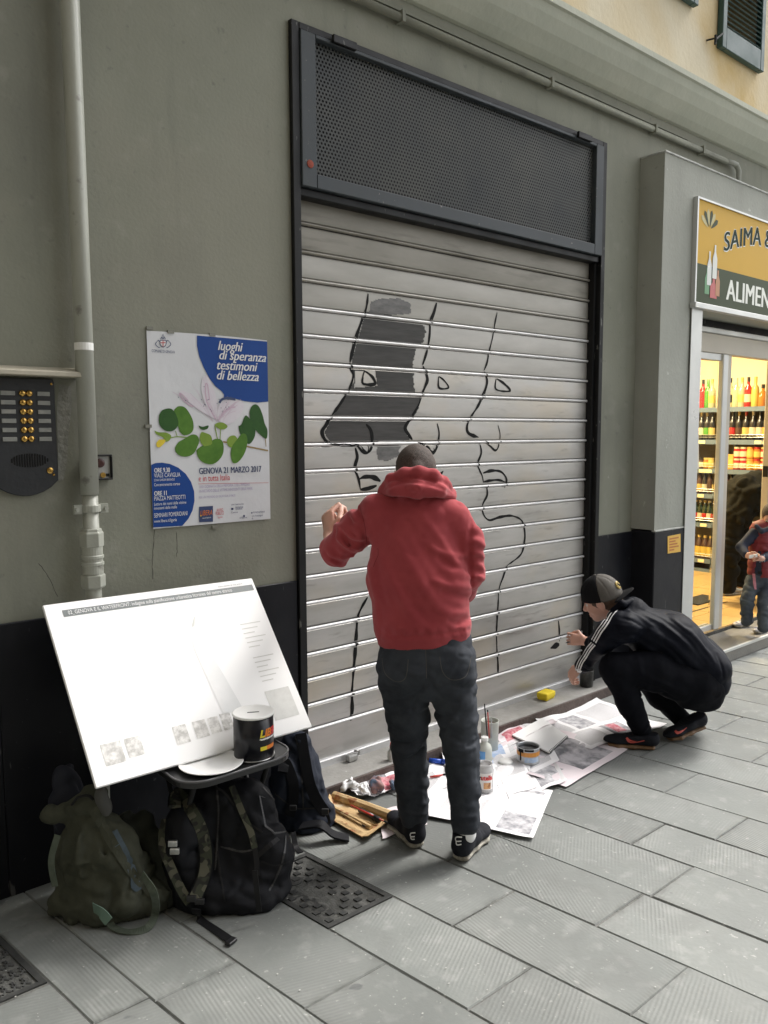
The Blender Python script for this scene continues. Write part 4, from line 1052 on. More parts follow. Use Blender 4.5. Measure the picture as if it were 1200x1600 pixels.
# open leaf beyond the doorway, right of the picture's edge
MB().box(6.80, 8.04, GY-.004, GY+.004, .12, 2.21).put('pane', m_glass, dr)
nt = [PY(1084, 668, GY-.006), PY(1091.5, 668, GY-.006), PY(1092, 732, GY-.006), PY(1082, 735, GY-.006)]
no = MB().prism(nt, (0, -.0008, 0)).put('paper_note', mat('note_paper', (.66, .62, .50), rough=.6)); tag(no, 'torn paper note stuck inside the glass beside the grey pier', 'note')

# ---- interior
m_cream = mat('cream_wall', (.74, .66, .44), (.70, .62, .42), 3, rough=.8)
m_ceil = mat('shop_ceiling', (.62, .56, .44), rough=.8)
m_tile = mat('shop_tile', (.46, .30, .11), (.54, .36, .15), 6, rough=.35)
FZ = .13
room = thing('shop_interior', 'warm lit shop room with cream walls behind the glass door', 'room', (6.8, 1.5, FZ))
MB().box(8.60, 8.7, .10, 4.0, FZ-.1, 2.95).put('side_wall', m_cream, room)
MB().box(5.00, 5.10, .36, 4.0, FZ-.1, 2.95).put('side_wall', m_cream, room)
MB().box(5.00, 8.7, 4.0, 4.1, FZ-.1, 2.95).put('back_wall', m_cream, room)
MB().box(5.00, 8.7, .101, 4.1, 2.95, 3.0).put('ceiling', m_ceil, room)
MB().box(5.10, 8.60, .0015, 4.0, -.02, FZ-.012).put('floor_bed', m_bed, room)
for i in range(11):
    for j in range(11):
        x = 5.105+.317*i; y = .005+.317*j
        if x+.312 > 8.6: continue
        MB().box(x, x+.313, y, y+.313, FZ-.0115, FZ+float(rng.uniform(-.0006, .0006))).put('floor_tile', m_tile, room)
MB().box(5.99, 6.9, .42, .44, FZ, FZ+.001).put('mat_edge', m_frame, room)
ml = MB().box(6.55, 7.0, .52, .72, FZ+.001, FZ+.010).put('door_mat', mat('dark_mat', (.02, .02, .018), rough=.95)); tag(ml, 'dark door mat on the shop floor behind the child', 'mat')
# shelving along the side wall
m_shelf = mat('shelf_blue_grey', (.10, .14, .18), (.12, .16, .2), 5, rough=.4)
m_back = mat('shelf_back', (.10, .075, .04), (.13, .10, .06), 3, rough=.7)
m_wire = mat('wire', (.5, .48, .42), rough=.3, metal=.8)
SZ = [1.895, 1.555, 1.245, .975, .66, .27]
sh = thing('shop_shelving', 'tall blue grey shelving stocked with bottles and jars along the shop wall', 'shelves', (8.4, 1.3, FZ))
MB().box(8.575, 8.595, .3, 3.2, FZ, 1.90).put('back_panel', m_back, sh)
for z in SZ+[FZ+.03]:
    MB().box(8.20, 8.574, .3, 3.2, z-.022, z).put('shelf', m_shelf, sh)
    MB().box(8.192, 8.1995, .3, 3.2, z-.045, z+.003).put('price_strip', m_shelf, sh)
for z in SZ[1:]:
    for dz in (.03, .055): MB().tube([(8.196, .3, z+dz), (8.196, 3.2, z+dz)], .003, 5).put('rail', m_wire, sh)
for y in (.3, 1.22, 2.2, 3.2): MB().box(8.54, 8.574, y-.015, y+.015, FZ, 1.92).put('upright', m_shelf, sh)
m_pt = mat('price_tag', (.75, .66, .38), rough=.5)
for px, k in ((1184, 1), (1197, 1), (1096, 1), (1108, 2), (1098, 2), (1084, 3), (1097, 3), (1103, 4), (1101, 5)):
    y = PX(px, 700, 8.19).y; MB().box(8.1885, 8.1915, y-.035, y+.035, SZ[k]-.038, SZ[k]-.004).put('price_tag', m_pt, sh)
PROF = {
 'wine': [(.036, 0), (.038, .005), (.038, .17), (.034, .195), (.016, .225), (.0145, .30)],
 'beer': [(.030, 0), (.031, .005), (.031, .13), (.028, .155), (.014, .195), (.0135, .235)],
 'squat': [(.045, 0), (.047, .006), (.045, .11), (.036, .135), (.015, .16), (.015, .21)],
 'jar': [(.036, 0), (.038, .005), (.038, .085), (.033, .098), (.033, .10)],
 'tea': [(.040, 0), (.042, .006), (.038, .09), (.042, .14), (.030, .19), (.016, .215), (.016, .235)],
 'water': [(.042, 0), (.044, .01), (.041, .07), (.044, .12), (.041, .18), (.036, .24), (.015, .285), (.015, .30)]}
CAPH = {'wine': (.0155, .245, .305), 'beer': (.0145, .22, .24), 'squat': (.018, .185, .225), 'jar': (.0375, .099, .118), 'tea': (.0185, .225, .25), 'water': (.018, .29, .31)}
LABH = {'wine': (.0388, .05, .13), 'beer': (.0318, .04, .105), 'squat': (.0475, .025, .085), 'jar': (.0387, .018, .072), 'tea': (.0425, .03, .13), 'water': (.0448, .12, .17)}
def gm(c, r=.12): return mat('bottle_%02d%02d%02d' % tuple(int(min(q, .99)*100) for q in c), c, rough=r, spec=.6, coat=.3)
_proto = {}
def bottle(kind, x, y, z, body, cap, lab, label, group, name='bottle', cat='bottle'):
    key = (kind, body, cap, lab)
    if key in _proto:
        r = dup(_proto[key], Vector((x, y, z))-_proto[key].location, label, group); return r
    t = thing(name, label, cat, (x, y, z), group)
    MB().lathe(PROF[kind], (x, y, z+.001), 14).put('glass' if name == 'bottle' else 'body', gm(body), t, smooth=True)
    r, a, b = CAPH[kind]; MB().lathe([(r, a), (r, b)], (x, y, z+.001), 12).put('cap', gm(cap, .35), t, smooth=False)
    if lab: r, a, b = LABH[kind]; MB().lathe([(r, a), (r, b)], (x, y, z+.001), 14, cap=False).put('label', gm(lab, .5), t, smooth=True)
    _proto[key] = t; return t
ORD = ['first', 'second', 'third', 'fourth', 'fifth', 'sixth', 'seventh', 'eighth', 'ninth', 'tenth']
blk, clr, red, amb, grn, yel, wht, brn, dgr = (.010, .008, .007), (.42, .38, .22), (.36, .02, .02), (.38, .13, .02), (.07, .24, .03), (.50, .36, .07), (.50, .44, .30), (.05, .018, .008), (.012, .025, .010)
gld = (.45, .33, .10); org = (.65, .28, .04)
top = [(1090, 'beer', clr, blk, yel, 'clear bottle with a black cap seen through the glass, leftmost on the top shelf'), (1098, 'wine', red, blk, red, 'red bottle with black neck seen through the glass on the top shelf'), (1106, 'wine', grn, grn, None, 'bright green bottle on the top shelf behind the glass'), (1112, 'wine', clr, yel, yel, 'pale yellow bottle on the top shelf just left of the door post'),
       (1141, 'wine', clr, blk, blk, 'clear bottle with black label on the top shelf right of the door post'), (1150, 'wine', clr, wht, None, 'plain clear bottle on the top shelf, second right of the door post'), (1159, 'wine', clr, yel, yel, 'clear bottle with pale yellow label on the top shelf left of the red one'), (1169, 'wine', red, blk, wht, 'tall red bottle with white label on the top shelf'), (1180, 'wine', yel, yel, None, 'yellow bottle between the red and the amber bottles on the top shelf'), (1192, 'squat', amb, blk, None, 'squat amber bottle with black stopper on the top shelf')]
for px, k, b_, c_, l_, lb in top: bottle(k, 8.26, PX(px, 620, 8.26).y, SZ[0], b_, c_, l_, lb, 'bottles on the top shelf of the shop')
for i, (px, l_, c_) in enumerate(((1087, red, blk), (1096, wht, gld), (1105, grn, gld), (1113, gld, blk), (1137, red, red), (1145, red, blk), (1155, brn, gld), (1166, gld, red), (1177, wht, wht), (1188, wht, blk), (1198, org, blk))):
    d = {red: 'a red label', wht: 'a white label', grn: 'a green label', gld: 'a gold label', brn: 'a brown label', org: 'an orange label'}[l_]
    bottle('wine', 8.26, PX(px, 660, 8.26).y, SZ[1], blk, c_, l_, '%s dark wine bottle from the left on the second shelf, with %s' % (ORD[i] if i < 10 else 'last', d), 'dark bottles on the second shelf of the shop')
ji = 0
for px, col, cp_, n_ in ((1096, brn, blk, 1), (1105, amb, gld, 1), (1112, yel, gld, 1), (1152.5, red, wht, 2), (1162.5, red, wht, 2), (1173, org, org, 2), (1184, amb, red, 2), (1195, red, gld, 2)):
    for s_ in range(n_):
        nm = {brn: 'brown', amb: 'amber', yel: 'yellow', red: 'red', org: 'orange'}[col]
        bottle('jar', 8.25, PX(px, 710, 8.25).y, SZ[2]+.121*s_, col, cp_, wht if col in (red, brn) else yel, '%s %s jar from the left on the third shelf, %s' % (ORD[ji], nm, ('lower one', 'upper one')[s_]), 'jars on the third shelf of the shop', 'jar', 'jar')
    ji += 1
for i, px in enumerate((1136, 1144)):
    y = PX(px, 720, 8.25).y; t = thing('carton', ('yellow carton nearest the door post on the jar shelf', 'second yellow carton from the door post on the jar shelf')[i], 'carton', (8.25, y, SZ[2]), 'yellow cartons on the third shelf')
    MB().box(8.215, 8.285, y-.028, y+.028, SZ[2]+.001, SZ[2]+.16).put('box', gm(org, .5), t, bev=.003)
    MB().box(8.2135, 8.2145, y-.02, y+.02, SZ[2]+.04, SZ[2]+.11).put('label', gm(yel, .5), t)
for i, px in enumerate((1085, 1093, 1101, 1109, 1117, 1136, 1143, 1190, 1199)):
    bottle('beer', 8.25, PX(px, 760, 8.25).y, SZ[3], brn if i % 2 else blk, (gld, blk)[i % 2], (None, gld, wht)[i % 3], '%s beer bottle from the left on the fourth shelf of the shop' % ORD[i], 'beer bottles on the fourth shelf')
for i, px in enumerate((1080, 1087, 1094, 1101, 1108, 1115)):
    bottle('beer', 8.25, PX(px, 800, 8.25).y, SZ[4], dgr, (wht, gld)[i % 2], (wht, red)[i % 2], '%s dark green bottle from the left on the fifth shelf of the shop' % ORD[i], 'dark green bottles on the fifth shelf')
for i, px in enumerate((1083, 1092, 1101, 1110)):
    bottle('tea', 8.26, PX(px, 860, 8.26).y, SZ[5], brn, gld, yel, '%s iced tea bottle with yellow label from the left on the sixth shelf' % ORD[i], 'iced tea bottles on the sixth shelf')
m_pet = mat('pet_green', (.32, .42, .30), (.42, .50, .38), 8, rough=.2, spec=.7)
for i, (x, y, z) in enumerate(((5.42, .20, 0), (5.52, .20, 0), (5.47, .21, .315), (5.62, .22, 0))):
    bottle('water', x, y, FZ+z, (.34, .42, .30), (.6, .62, .6), (.55, .60, .50), ('leftmost water bottle standing on the shop floor behind the glass', 'second water bottle standing on the shop floor behind the glass', 'water bottle stacked on top of the others behind the glass', 'rightmost water bottle on the shop floor behind the glass')[i], 'green water bottles behind the glass')
# a crate of snacks beyond the bending customer
# ---- lamps
m_bulb = mat('bulb_glow', (1, .9, .7), rough=.3, emit=((1, .80, .45), 14))
bl = thing('bulb_lamp', 'bare lit bulb hanging on a cable inside the shop door', 'lamp', PX(1142, 548, 6.6))
bp_ = PX(1142, 549, 6.6)
MB().lathe([(.004, -.045), (.022, -.035), (.030, -.015), (.028, .005), (.018, .03), (.014, .045)], bp_, 16).put('bulb', m_bulb, bl, smooth=True)
MB().lathe([(.018, .045), (.020, .06), (.012, .085)], bp_, 12).put('socket', m_alub, bl)
MB().tube(spline([bp_+Vector((0, 0, .085)), bp_+Vector((.0, .05, .25)), (6.6, .5, 2.948)], 6), .005, 6).put('cable', m_frame, bl)
cb = MB().tube(spline([PX(1139, 553, 6.7), PX(1160, 556, 6.7), PX(1180, 553, 6.7), PX(1200, 547, 6.7), PX(1230, 530, 6.7)], 6), .009, 6).put('hanging_cable', m_back, smooth=True)
tag(cb, 'brown cable sagging across the top of the shop doorway', 'cable')
def lamp(name, loc, e, col, size):
    d = bpy.data.lights.new(name, 'AREA'); d.energy = e; d.color = col; d.size = size; d.shape = 'DISK'
    o = bpy.data.objects.new(name, d); link(o); o.location = loc; return o
lamp('shop_ceiling_light', (7.0, 1.2, 2.90), 56, (1, .80, .46), .5)
lamp('shop_ceiling_light', (6.3, 2.8, 2.90), 40, (1, .80, .46), .5)
lf = thing('ceiling_light', 'round ceiling light of the shop, hidden behind the door header', 'lamp', (7.0, 1.2, 2.92))
MB().lathe([(.18, 0), (.18, .028)], (7.0, 1.2, 2.92), 20).put('diffuser', m_bulb, lf)

# ------------------------------------------------------------------ green window shutters upstairs
m_green = mat('green_shutter', (.018, .055, .05), (.028, .07, .062), 8, rough=.45, rvar=.1)
UY = -.036
def leaf(label, x0, x1, z0, z1):
    t = thing('window_shutter', label, 'window shutter', ((x0+x1)/2, UY, z0)); w = .055
    f = MB(); f.box(x0, x0+w, UY-.045, UY-.002, z0, z1).box(x1-w, x1, UY-.045, UY-.002, z0, z1).box(x0+w, x1-w, UY-.044, UY-.002, z0, z0+.14).box(x0+w, x1-w, UY-.044, UY-.002, z1-.1, z1).box(x0+w, x1-w, UY-.044, UY-.002, z0+.62, z0+.70)
    f.put('frame', m_green, t, bev=.004)
    z = z0+.15
    while z < z1-.12:
        if not (z0+.60 < z < z0+.70):
            MB().prism([(x0+w, UY-.006, z+.028), (x0+w, UY-.012, z+.034), (x0+w, UY-.042, z+.004), (x0+w, UY-.036, z-.002)], (x1-x0-2*w, 0, 0)).put('louvre', m_green, t)
        z += .034
    return t
a = PY(1129, 72, UY-.045)
leaf('large green louvred window shutter at the top right corner', a.x, a.x+.62, a.z, a.z+1.45)
a2 = PY(1092, 9, UY-.045)
leaf('green shutter of which only the bottom corner shows at the top edge', a2.x-.5, a2.x, a2.z, a2.z+1.3)
hk = thing('shutter_hook', 'small iron shutter stay jutting from the ochre wall beside the green shutter', 'hook', PY(1108, 64, -.04))
h0 = PY(1104, 63, -.036); h1 = PY(1118, 62, -.10); h2 = PY(1130, 52, -.10)
MB().tube([h0, h0+Vector((.02, -.06, 0)), h1, h2], .006, 6).put('arm', m_frame, hk); MB().tube([h1+Vector((0, 0, -.03)), h1+Vector((0, 0, .03))], .009, 6).put('catch', m_frame, hk)

# ------------------------------------------------------------------ the other side of the narrow street, and an added end block
EB = thing('added_end_building', 'pale unseen building added on the left to cut sky light', 'building', (-3.4, -2, 0))
m_opp0 = mat('added_end_plaster', (.26, .25, .21), (.32, .30, .26), 2, rough=.85)
MB().box(-4.4, -2.6, -4.58, -.02, -.03, 12).put('wall', m_opp0, EB)  # unseen block put in to reduce sky light on the left side
MB().box(-2.615, -2.595, -2.4, -1.4, .0, 2.2).put('door', m_frame, EB)
for z_ in (3.4, 6.6): MB().box(-2.615, -2.595, -2.5, -1.5, z_, z_+1.5).put('window', m_frame, EB)
OB = thing('opposite_building', 'tall pale building across the alley, behind the camera', 'building', (-2, -6, 0))
m_opp = mat('opposite_plaster', (.32, .30, .25), (.38, .35, .29), 2, rough=.85)
MB().box(-12, OBX1 if 'OBX1' in globals() else 3.2, -7.5, -4.6, -.03, 13).put('wall', m_opp, OB)
for i in range(4):
    for k in range(3):
        x = -8+2.8*i; z = 1.0+3.2*k
        f = MB().box(x, x+1.0, -4.62, -4.595, z, z+1.5).put('window', m_frame, OB)
        MB().box(x-.05, x+1.05, -4.594, -4.50, z-.08, z-.002).put('sill', m_stone, OB)
# ------------------------------------------------------------------ display board leaning on the wall over a small black table
m_board = mat('board_white', (.90, .90, .90), rough=.35); m_bgrey = mat('board_print_dark', (.16, .18, .18), rough=.4); m_blight = mat('board_print_light', (.60, .60, .58), (.70, .70, .68), 30, rough=.4)
b0, b1 = Vector((.880, -.50, .530)), Vector((.864, -.102, 1.058)); bx = Vector((.838, .0, -.006)); bu = (b1-b0); bn = bx.cross(bu).normalized()
if bn.z < 0: bn = -bn
bd = thing('display_board', 'large white display board with a dark title strip leaning on the wall above the backpacks', 'board', b0+bx*.5)
c = MB(); c.prism([b0, b0+bx, b0+bx+bu, b0+bu], -bn*.012); c.put('panel', m_board, bd, bev=.003)
def bp2(u, v, l=.0008): return b0+bx*u+bu*v+bn*l
def bquad(u0, v0, u1, v1, m, name, l=.0008): return put(name, [bp2(u0, v0, l), bp2(u1, v0, l), bp2(u1, v1, l), bp2(u0, v1, l)], [(0, 1, 2, 3)], m, bd)
bquad(.07, .915, .985, .955, m_bgrey, 'title_strip')
text('lettering', '02_GENOVA E IL WATERFRONT: indagine sulla pianificazione urbanistica litoranea del centro storico', .021, m_board, bd, bp2(.09, .925, .0016), bx, bu, sx=.74)
text('lettering', 'mostra realizzata dal liceo artistico', .010, m_bgrey, bd, bp2(.80, .965, .0016), bx, bu, sx=.8)
m_ph = [mat('board_photo_%d' % i, (.46, .45, .43), (.82, .81, .79), 40+9*i, rough=.4, contrast=1.5) for i in range(3)]
for i, (u0, u1, v0, v1) in enumerate(((.06, .14, .09, .20), (.155, .22, .10, .20), (.36, .42, .10, .20), (.45, .51, .105, .20), (.52, .57, .11, .20), (.58, .63, .11, .205), (.65, .70, .11, .20))): bquad(u0, v0, u1, v1, m_ph[i % 3], 'printed_photo')
bquad(.83, .09, .96, .27, m_blight, 'printed_panel')
pl = MB()
for i in range(6):
    for j in range(2):
        u0 = .84; v = .33+.03*i+.22*j; l_ = .06+.05*((i*7+j*3) % 3)/2
        pl.add([bp2(u0, v), bp2(u0+l_, v), bp2(u0+l_, v+.006), bp2(u0, v+.006)], [(0, 1, 2, 3)])
pl.put('printed_text', m_blight, bd)['kind'] = 'stuff'
# pale printed sketch of a lighthouse-like tower
put('printed_sketch', [bp2(.60, .20), bp2(.70, .20), bp2(.64, .62), bp2(.58, .66), bp2(.575, .60)], [(0, 1, 2, 3, 4)], mat('board_print_faint', (.74, .75, .75), (.84, .84, .84), 9, rough=.4), bd)
put('printed_sketch', [bp2(.60, .74), bp2(.615, .74), bp2(.635, .80), bp2(.63, .80)], [(0, 1, 2, 3)], m_blight, bd)

TZ = .512
tb = thing('small_table', 'small black table with a rounded front edge under the white board', 'table', (1.36, -.42, 0))
def dshape(x0, x1, yb, yf, z, r=.10, n=8):
    P = [(x0, yb, z), (x0, yf+r*.9, z)]
    for i in range(1, n+1): a = math.pi/2*i/n; P.append((x0+r-r*math.cos(a), yf+r*.9-r*.9*math.sin(a), z))
    for i in range(0, n+1): a = math.pi/2*i/n; P.append((x1-r+r*math.sin(a), yf+r*.9-r*.9*math.cos(a), z))
    P.append((x1, yb, z)); return P
MB().prism(dshape(1.115, 1.555, -.27, -.645, TZ-.024), (0, 0, .022)).put('table_top', m_black, tb, bev=.004, segs=2)
rimp = dshape(1.117, 1.553, -.27, -.643, TZ-.0015)
MB().tube(rimp, .0045, 6).put('edge_rim', mat('grey_edge', (.10, .10, .105), rough=.3), tb, smooth=True)
for x in (1.20, 1.50):
    MB().tube([(x, -.30, TZ-.025), (x, -.52, .02)], .010, 8).put('leg', m_frame, tb, smooth=True)
    MB().tube([(x+.022, -.52, TZ-.025), (x+.022, -.28, .02)], .010, 8).put('leg', m_frame, tb, smooth=True)
pt_c = PZ(330, 1194, TZ+.004)
pla = MB().lathe([(.06, 0), (.085, .002), (.108, .010), (.111, .013), (.107, .0135), (.084, .0055), (.05, .004), (.0005, .004)], (pt_c.x, pt_c.y, TZ+.0005), 40, cap=False).put('plate', mat('paper_plate', (.86, .86, .85), rough=.5), smooth=True); tag(pla, 'empty white plate on the front edge of the small black table', 'plate')
# collecting tin
cc = PZ(397, 1180, TZ); cc = Vector((cc.x, cc.y, TZ))
tn = thing('collection_tin', 'black money tin with white lid and coloured lettering standing on the small table', 'tin', cc)
m_tin = mat('tin_black', (.006, .006, .010), rough=.28, spec=.4)
tr_ = .0705; th = .158
MB().lathe([(tr_, .006), (tr_, th-.006)], cc, 40).put('body', m_tin, tn, smooth=False)
for p in tn.children: p.data.polygons.foreach_set('use_smooth', [len(q.vertices) == 4 for q in p.data.polygons])
MB().lathe([(tr_+.0, .0), (tr_+.0025, .001), (tr_+.0025, .0058), (tr_, .0059)], cc, 40).put('base_rim', m_chrome, tn, smooth=True)
MB().lathe([(tr_+.002, th-.006), (tr_+.0035, th-.004), (tr_+.0035, th), (tr_, th+.003), (tr_-.006, th), (.001, th-.001)], cc, 40).put('lid', m_white, tn, smooth=True)
MB().obox(cc+Vector((.0, .0, th-.0002)), Vector((.018, -.01, 0)), Vector((.0012, .002, 0)), Vector((0, 0, .0006))).put('coin_slot', m_frame, tn)
def on_can(c, r, px, py, s, size, m, parent, a0, z, sx=1, bold=.001, shear=.2, name='lettering'):
    """lettering wrapped round a can; a0 = bearing of its middle"""
    o = text(name, s, size, m, parent, (0, 0, 0), (1, 0, 0), (0, 0, 1), sx=sx, bold=bold, shear=shear, align='CENTER')
    off = wloc(parent)
    for v in o.data.vertices:
        x, zz = (v.co+off).x, (v.co+off).z
        a = a0+x/r; p = Vector((c.x+(r+.0008)*math.sin(a), c.y-(r+.0008)*math.cos(a), c.z+z+zz)); v.co = p-off
    return o
toc = math.atan2(-cc.x, -(cc.y+WALL_D))        # bearing of the camera from the tin
A0 = math.atan2((CP-cc).x, -(CP-cc).y)
yl, orr, rdd = mat('tin_yellow', (.75, .62, .03), rough=.4), mat('tin_orange', (.72, .20, .02), rough=.4), mat('tin_red', (.6, .03, .03), rough=.4)
for i, (ch, m_) in enumerate((('L', yl), ('I', orr), ('B', orr), ('E', rdd), ('R', rdd), ('A', rdd))): on_can(cc, tr_, 0, 0, ch, .036, m_, tn, A0+.42+.20*i, .088-.0*i, bold=.0016)
on_can(cc, tr_, 0, 0, 'associazioni nomi e numeri', .009, m_white, tn, A0+1.0, .078, shear=0)
def can_band(c, r, a0, a1, z0, z1, m, parent, name):
    V = []; n = 14
    for i in range(n+1):
        a = a0+(a1-a0)*i/n
        for z in (z0, z1): V.append((c.x+(r+.0006)*math.sin(a), c.y-(r+.0006)*math.cos(a), c.z+z))
    return put(name, V, [(2*i, 2*i+1, 2*i+3, 2*i+2) for i in range(n)], m, parent)
can_band(cc, tr_, A0+.32, A0+.68, .040, .054, yl, tn, 'printed_band'); can_band(cc, tr_, A0+.68, A0+1.3, .040, .054, orr, tn, 'printed_band')

# ------------------------------------------------------------------ bags
m_olive = mat('olive_canvas', (.050, .053, .038), (.072, .075, .055), 14, rough=.9, spec=.2, bump=.35, bscale=180, bdist=.002)
m_olived = mat('dark_olive_canvas', (.026, .030, .022), (.036, .040, .030), 14, rough=.85, bump=.35, bscale=180, bdist=.002)
m_bagblk = mat('black_nylon', (.0035, .004, .006), (.006, .0065, .009), 8, rough=.7, spec=.25, bump=.3, bscale=220, bdist=.0015)
m_navy = mat('navy_nylon', (.009, .013, .024), (.013, .018, .032), 8, rough=.65, spec=.3, bump=.3, bscale=220, bdist=.0015)
m_web = mat('black_webbing', (.007, .007, .008), rough=.6, spec=.3, bump=.3, bscale=300, bdist=.001)
m_olweb = mat('olive_webbing', (.055, .07, .05), (.10, .12, .09), 30, rough=.8)
m_camo = mat('camouflage', (.032, .036, .02), (.010, .010, .007), 34, rough=.8, contrast=6, detail=1)
add_layer(m_camo, 'noise', 26, .54, .56, (.085, .082, .055), 1, detail=1)
m_denimpatch = mat('faded_blue_patch', (.05, .075, .095), (.075, .10, .12), 20, rough=.85)

ob = thing('olive_bag', 'slumped olive canvas duffel bag at the left end of the pile', 'bag', (1.0, -.35, 0))
D1 = 2.74
s = SDF(.0065, .05)
s.t(PD(168, 1388, 2.76), PD(150, 1325, 2.74), (.165, .10), (.155, .085), RH).e(PD(150, 1405, 2.76), (.15, .10, .075), RH, FH).e(PD(205, 1392, 2.80), (.14, .10, .09), RH, FH)
s.t(PD(140, 1310, 2.73), PD(128, 1268, 2.72), (.12, .06), (.06, .045), RH).e(PD(92, 1272, 2.72), (.055, .04, .03), RH, FH, k=.03).e(PD(120, 1258, 2.72), (.055, .04, .03), RH, FH, k=.02).e(PD(150, 1248, 2.72), (.035, .035, .04), RH, FH, k=.02)
s.cut((0, 0, .002), (0, 0, -1))
R = random.Random(11)
F_ = lambda dz: 2.62+dz
for pts, w, a in (([(130,1285),(120,1330),(128,1375)], .014, .014), ([(150,1290),(165,1335),(160,1380)], .012, -.012), ([(100,1300),(96,1345),(105,1390)], .012, .012), ([(175,1300),(205,1335),(225,1380)], .013, .014), ([(120,1395),(165,1405),(205,1385)], .012, -.014), ([(90,1350),(130,1350),(150,1362)], .011, .010), ([(140,1290),(142,1320),(138,1350)], .008, -.010), ([(105,1265),(125,1276),(150,1270)], .008, -.012), ([(200,1350),(188,1400),(170,1425)], .012, .012)):
    s.foldpath([PD(x, y, 2.64) for x, y in pts], w, a*1.3)
s.crumple(.085, .013, (1, 1, .7), 3).crumple(.035, .0045, seed=4)
ol = s.build('body', m_olive, ob)
ob_b = bvh_of(ol)
s = SDF(.0075, .05); s.t(PD(228, 1375, 2.86), PD(205, 1300, 2.86), (.14, .09), (.10, .07), RH).e(PD(255, 1385, 2.86), (.10, .08, .07), RH, FH); s.cut((0, 0, .002), (0, 0, -1)); s.crumple(.08, .012, seed=6).crumple(.035, .004, seed=7); s.build('side_pocket', m_olived, ob)
on_surface('flap_strap', ob_b, [PD(x, y, 2.6) for x, y in ((146,1262),(158,1285),(178,1320),(205,1362),(235,1392),(262,1400))], .030, m_olive, ob, 'cam', .006)
on_surface('faded_stripe', ob_b, [PD(x, y, 2.6) for x, y in ((176,1300),(192,1330),(206,1360),(214,1392))], .030, m_denimpatch, ob, 'cam', .005)
strap('strap', [PZ(163, 1424, .05), PZ(175, 1447, .012), PZ(200, 1456, .006), PZ(230, 1450, .008), PZ(243, 1425, .035), PD(240, 1395, 2.58), PD(222, 1366, 2.62)], .026, .003, m_olweb, ob, [Vector((0, 0, 1)), Vector((0, 0, 1)), -FH, -FH])
strap('strap', [PD(146, 1418, 2.60), PD(158, 1426, 2.57), PD(170, 1440, 2.56)], .034, .003, mat('pale_green_webbing', (.12, .19, .15), rough=.8), ob, -FH)
MB().tube(spline([PD(112, 1258, 2.66), PD(122, 1246, 2.66), PD(138, 1243, 2.66), PD(146, 1250, 2.66)], 5), .005, 6).put('drawcord', m_web, ob, smooth=True)
strap('buckle_strap', [PD(86, 1385, 2.63), PD(80, 1345, 2.62), PD(90, 1305, 2.62)], .02, .003, m_olweb, ob, -FH)

bb = thing('camo_strap_backpack', 'big black backpack with camouflage shoulder straps in front of the pile', 'backpack', (1.3, -.45, 0))
s = SDF(.007, .05)
s.t(PD(352, 1372, 2.90), PD(345, 1250, 2.92), (.215, .11), (.18, .09), RH).e(PD(355, 1392, 2.84), (.215, .12, .085), RH, FH).e(PD(425, 1340, 2.90), (.085, .10, .14), RH, FH).e(PD(285, 1330, 2.82), (.075, .09, .17), RH, FH)
s.cut((0, 0, .002), (0, 0, -1)); s.crumple(.10, .010, seed=8).crumple(.035, .004, seed=9)
for pts, w, a in (([(330,1240),(338,1300),(352,1360)], .015, -.014), ([(380,1330),(420,1310),(450,1322)], .012, -.014), ([(385,1352),(420,1372),(448,1360)], .012, .012), ([(260,1300),(275,1360),(300,1405)], .012, -.014), ([(300,1398),(350,1412),(410,1400)], .010, -.010), ([(350,1250),(372,1290),(390,1340)], .012, .010)):
    s.foldpath([PD(x, y, 2.76) for x, y in pts], w, a)
bo = s.build('body', m_bagblk, bb); bbv = bvh_of(bo)
def straps(px_pts, w, m, parent, bv, nm, lift=.009, th=.010):
    pts = []; ups = []
    for x, y in px_pts:
        d = ray(x, y).normalized(); h = bv.ray_cast(CP, d)
        if h[0] is None: n = bv.find_nearest(PD(x, y, 2.8)); h = n
        pts.append(h[0]-d*lift); ups.append(-d)
    return strap(nm, pts, w, th, m, parent, ups, 6)
m_zip = mat('zip_teeth', (.06, .06, .062), (.02, .02, .02), 300, rough=.4, metal=.5)
for pts in ([(338,1225),(342,1265),(340,1310),(336,1360)], [(410,1230),(436,1262),(446,1300),(440,1350),(420,1392)], [(345,1322),(375,1330),(396,1328)]): on_surface('zip', bbv, [PD(x, y, 2.75) for x, y in pts], .007, m_zip, bb, 'cam', .003)
for pts in ([(408,1345),(430,1352),(452,1345)], [(340,1330),(345,1370),(352,1408)], [(300,1225),(330,1218),(360,1222)]): on_surface('piping', bbv, [PD(x, y, 2.75) for x, y in pts], .006, m_web, bb, 'cam', .004)
straps([(262,1215),(278,1240),(300,1268),(316,1300),(322,1340),(318,1372),(304,1404)], .040, m_camo, bb, bbv, 'shoulder_strap', .012, .012)
straps([(262,1215),(278,1240),(300,1268),(316,1300),(322,1340),(318,1372),(304,1404)], .052, m_bagblk, bb, bbv, 'strap_backing', .005, .006)
straps([(243,1275),(254,1318),(268,1358),(284,1392),(296,1410)], .030, m_camo, bb, bbv, 'shoulder_strap', .010, .010)
straps([(362,1228),(378,1268),(392,1300),(398,1325)], .022, m_camo, bb, bbv, 'shoulder_strap', .010, .010)
straps([(398,1325),(401,1345),(402,1368)], .018, m_web, bb, bbv, 'strap_end', .008, .004)
strap('strap_end', [PD(398, 1360, 2.70), PD(401, 1390, 2.69), PD(405, 1425, 2.70)], .018, .003, m_web, bb, -FH)
straps([(400,1340),(425,1318),(448,1300)], .016, m_web, bb, bbv, 'compression_strap', .006, .003)
straps([(330,1212),(352,1240),(382,1280),(410,1300)], .008, m_web, bb, bbv, 'compression_strap', .005, .003)
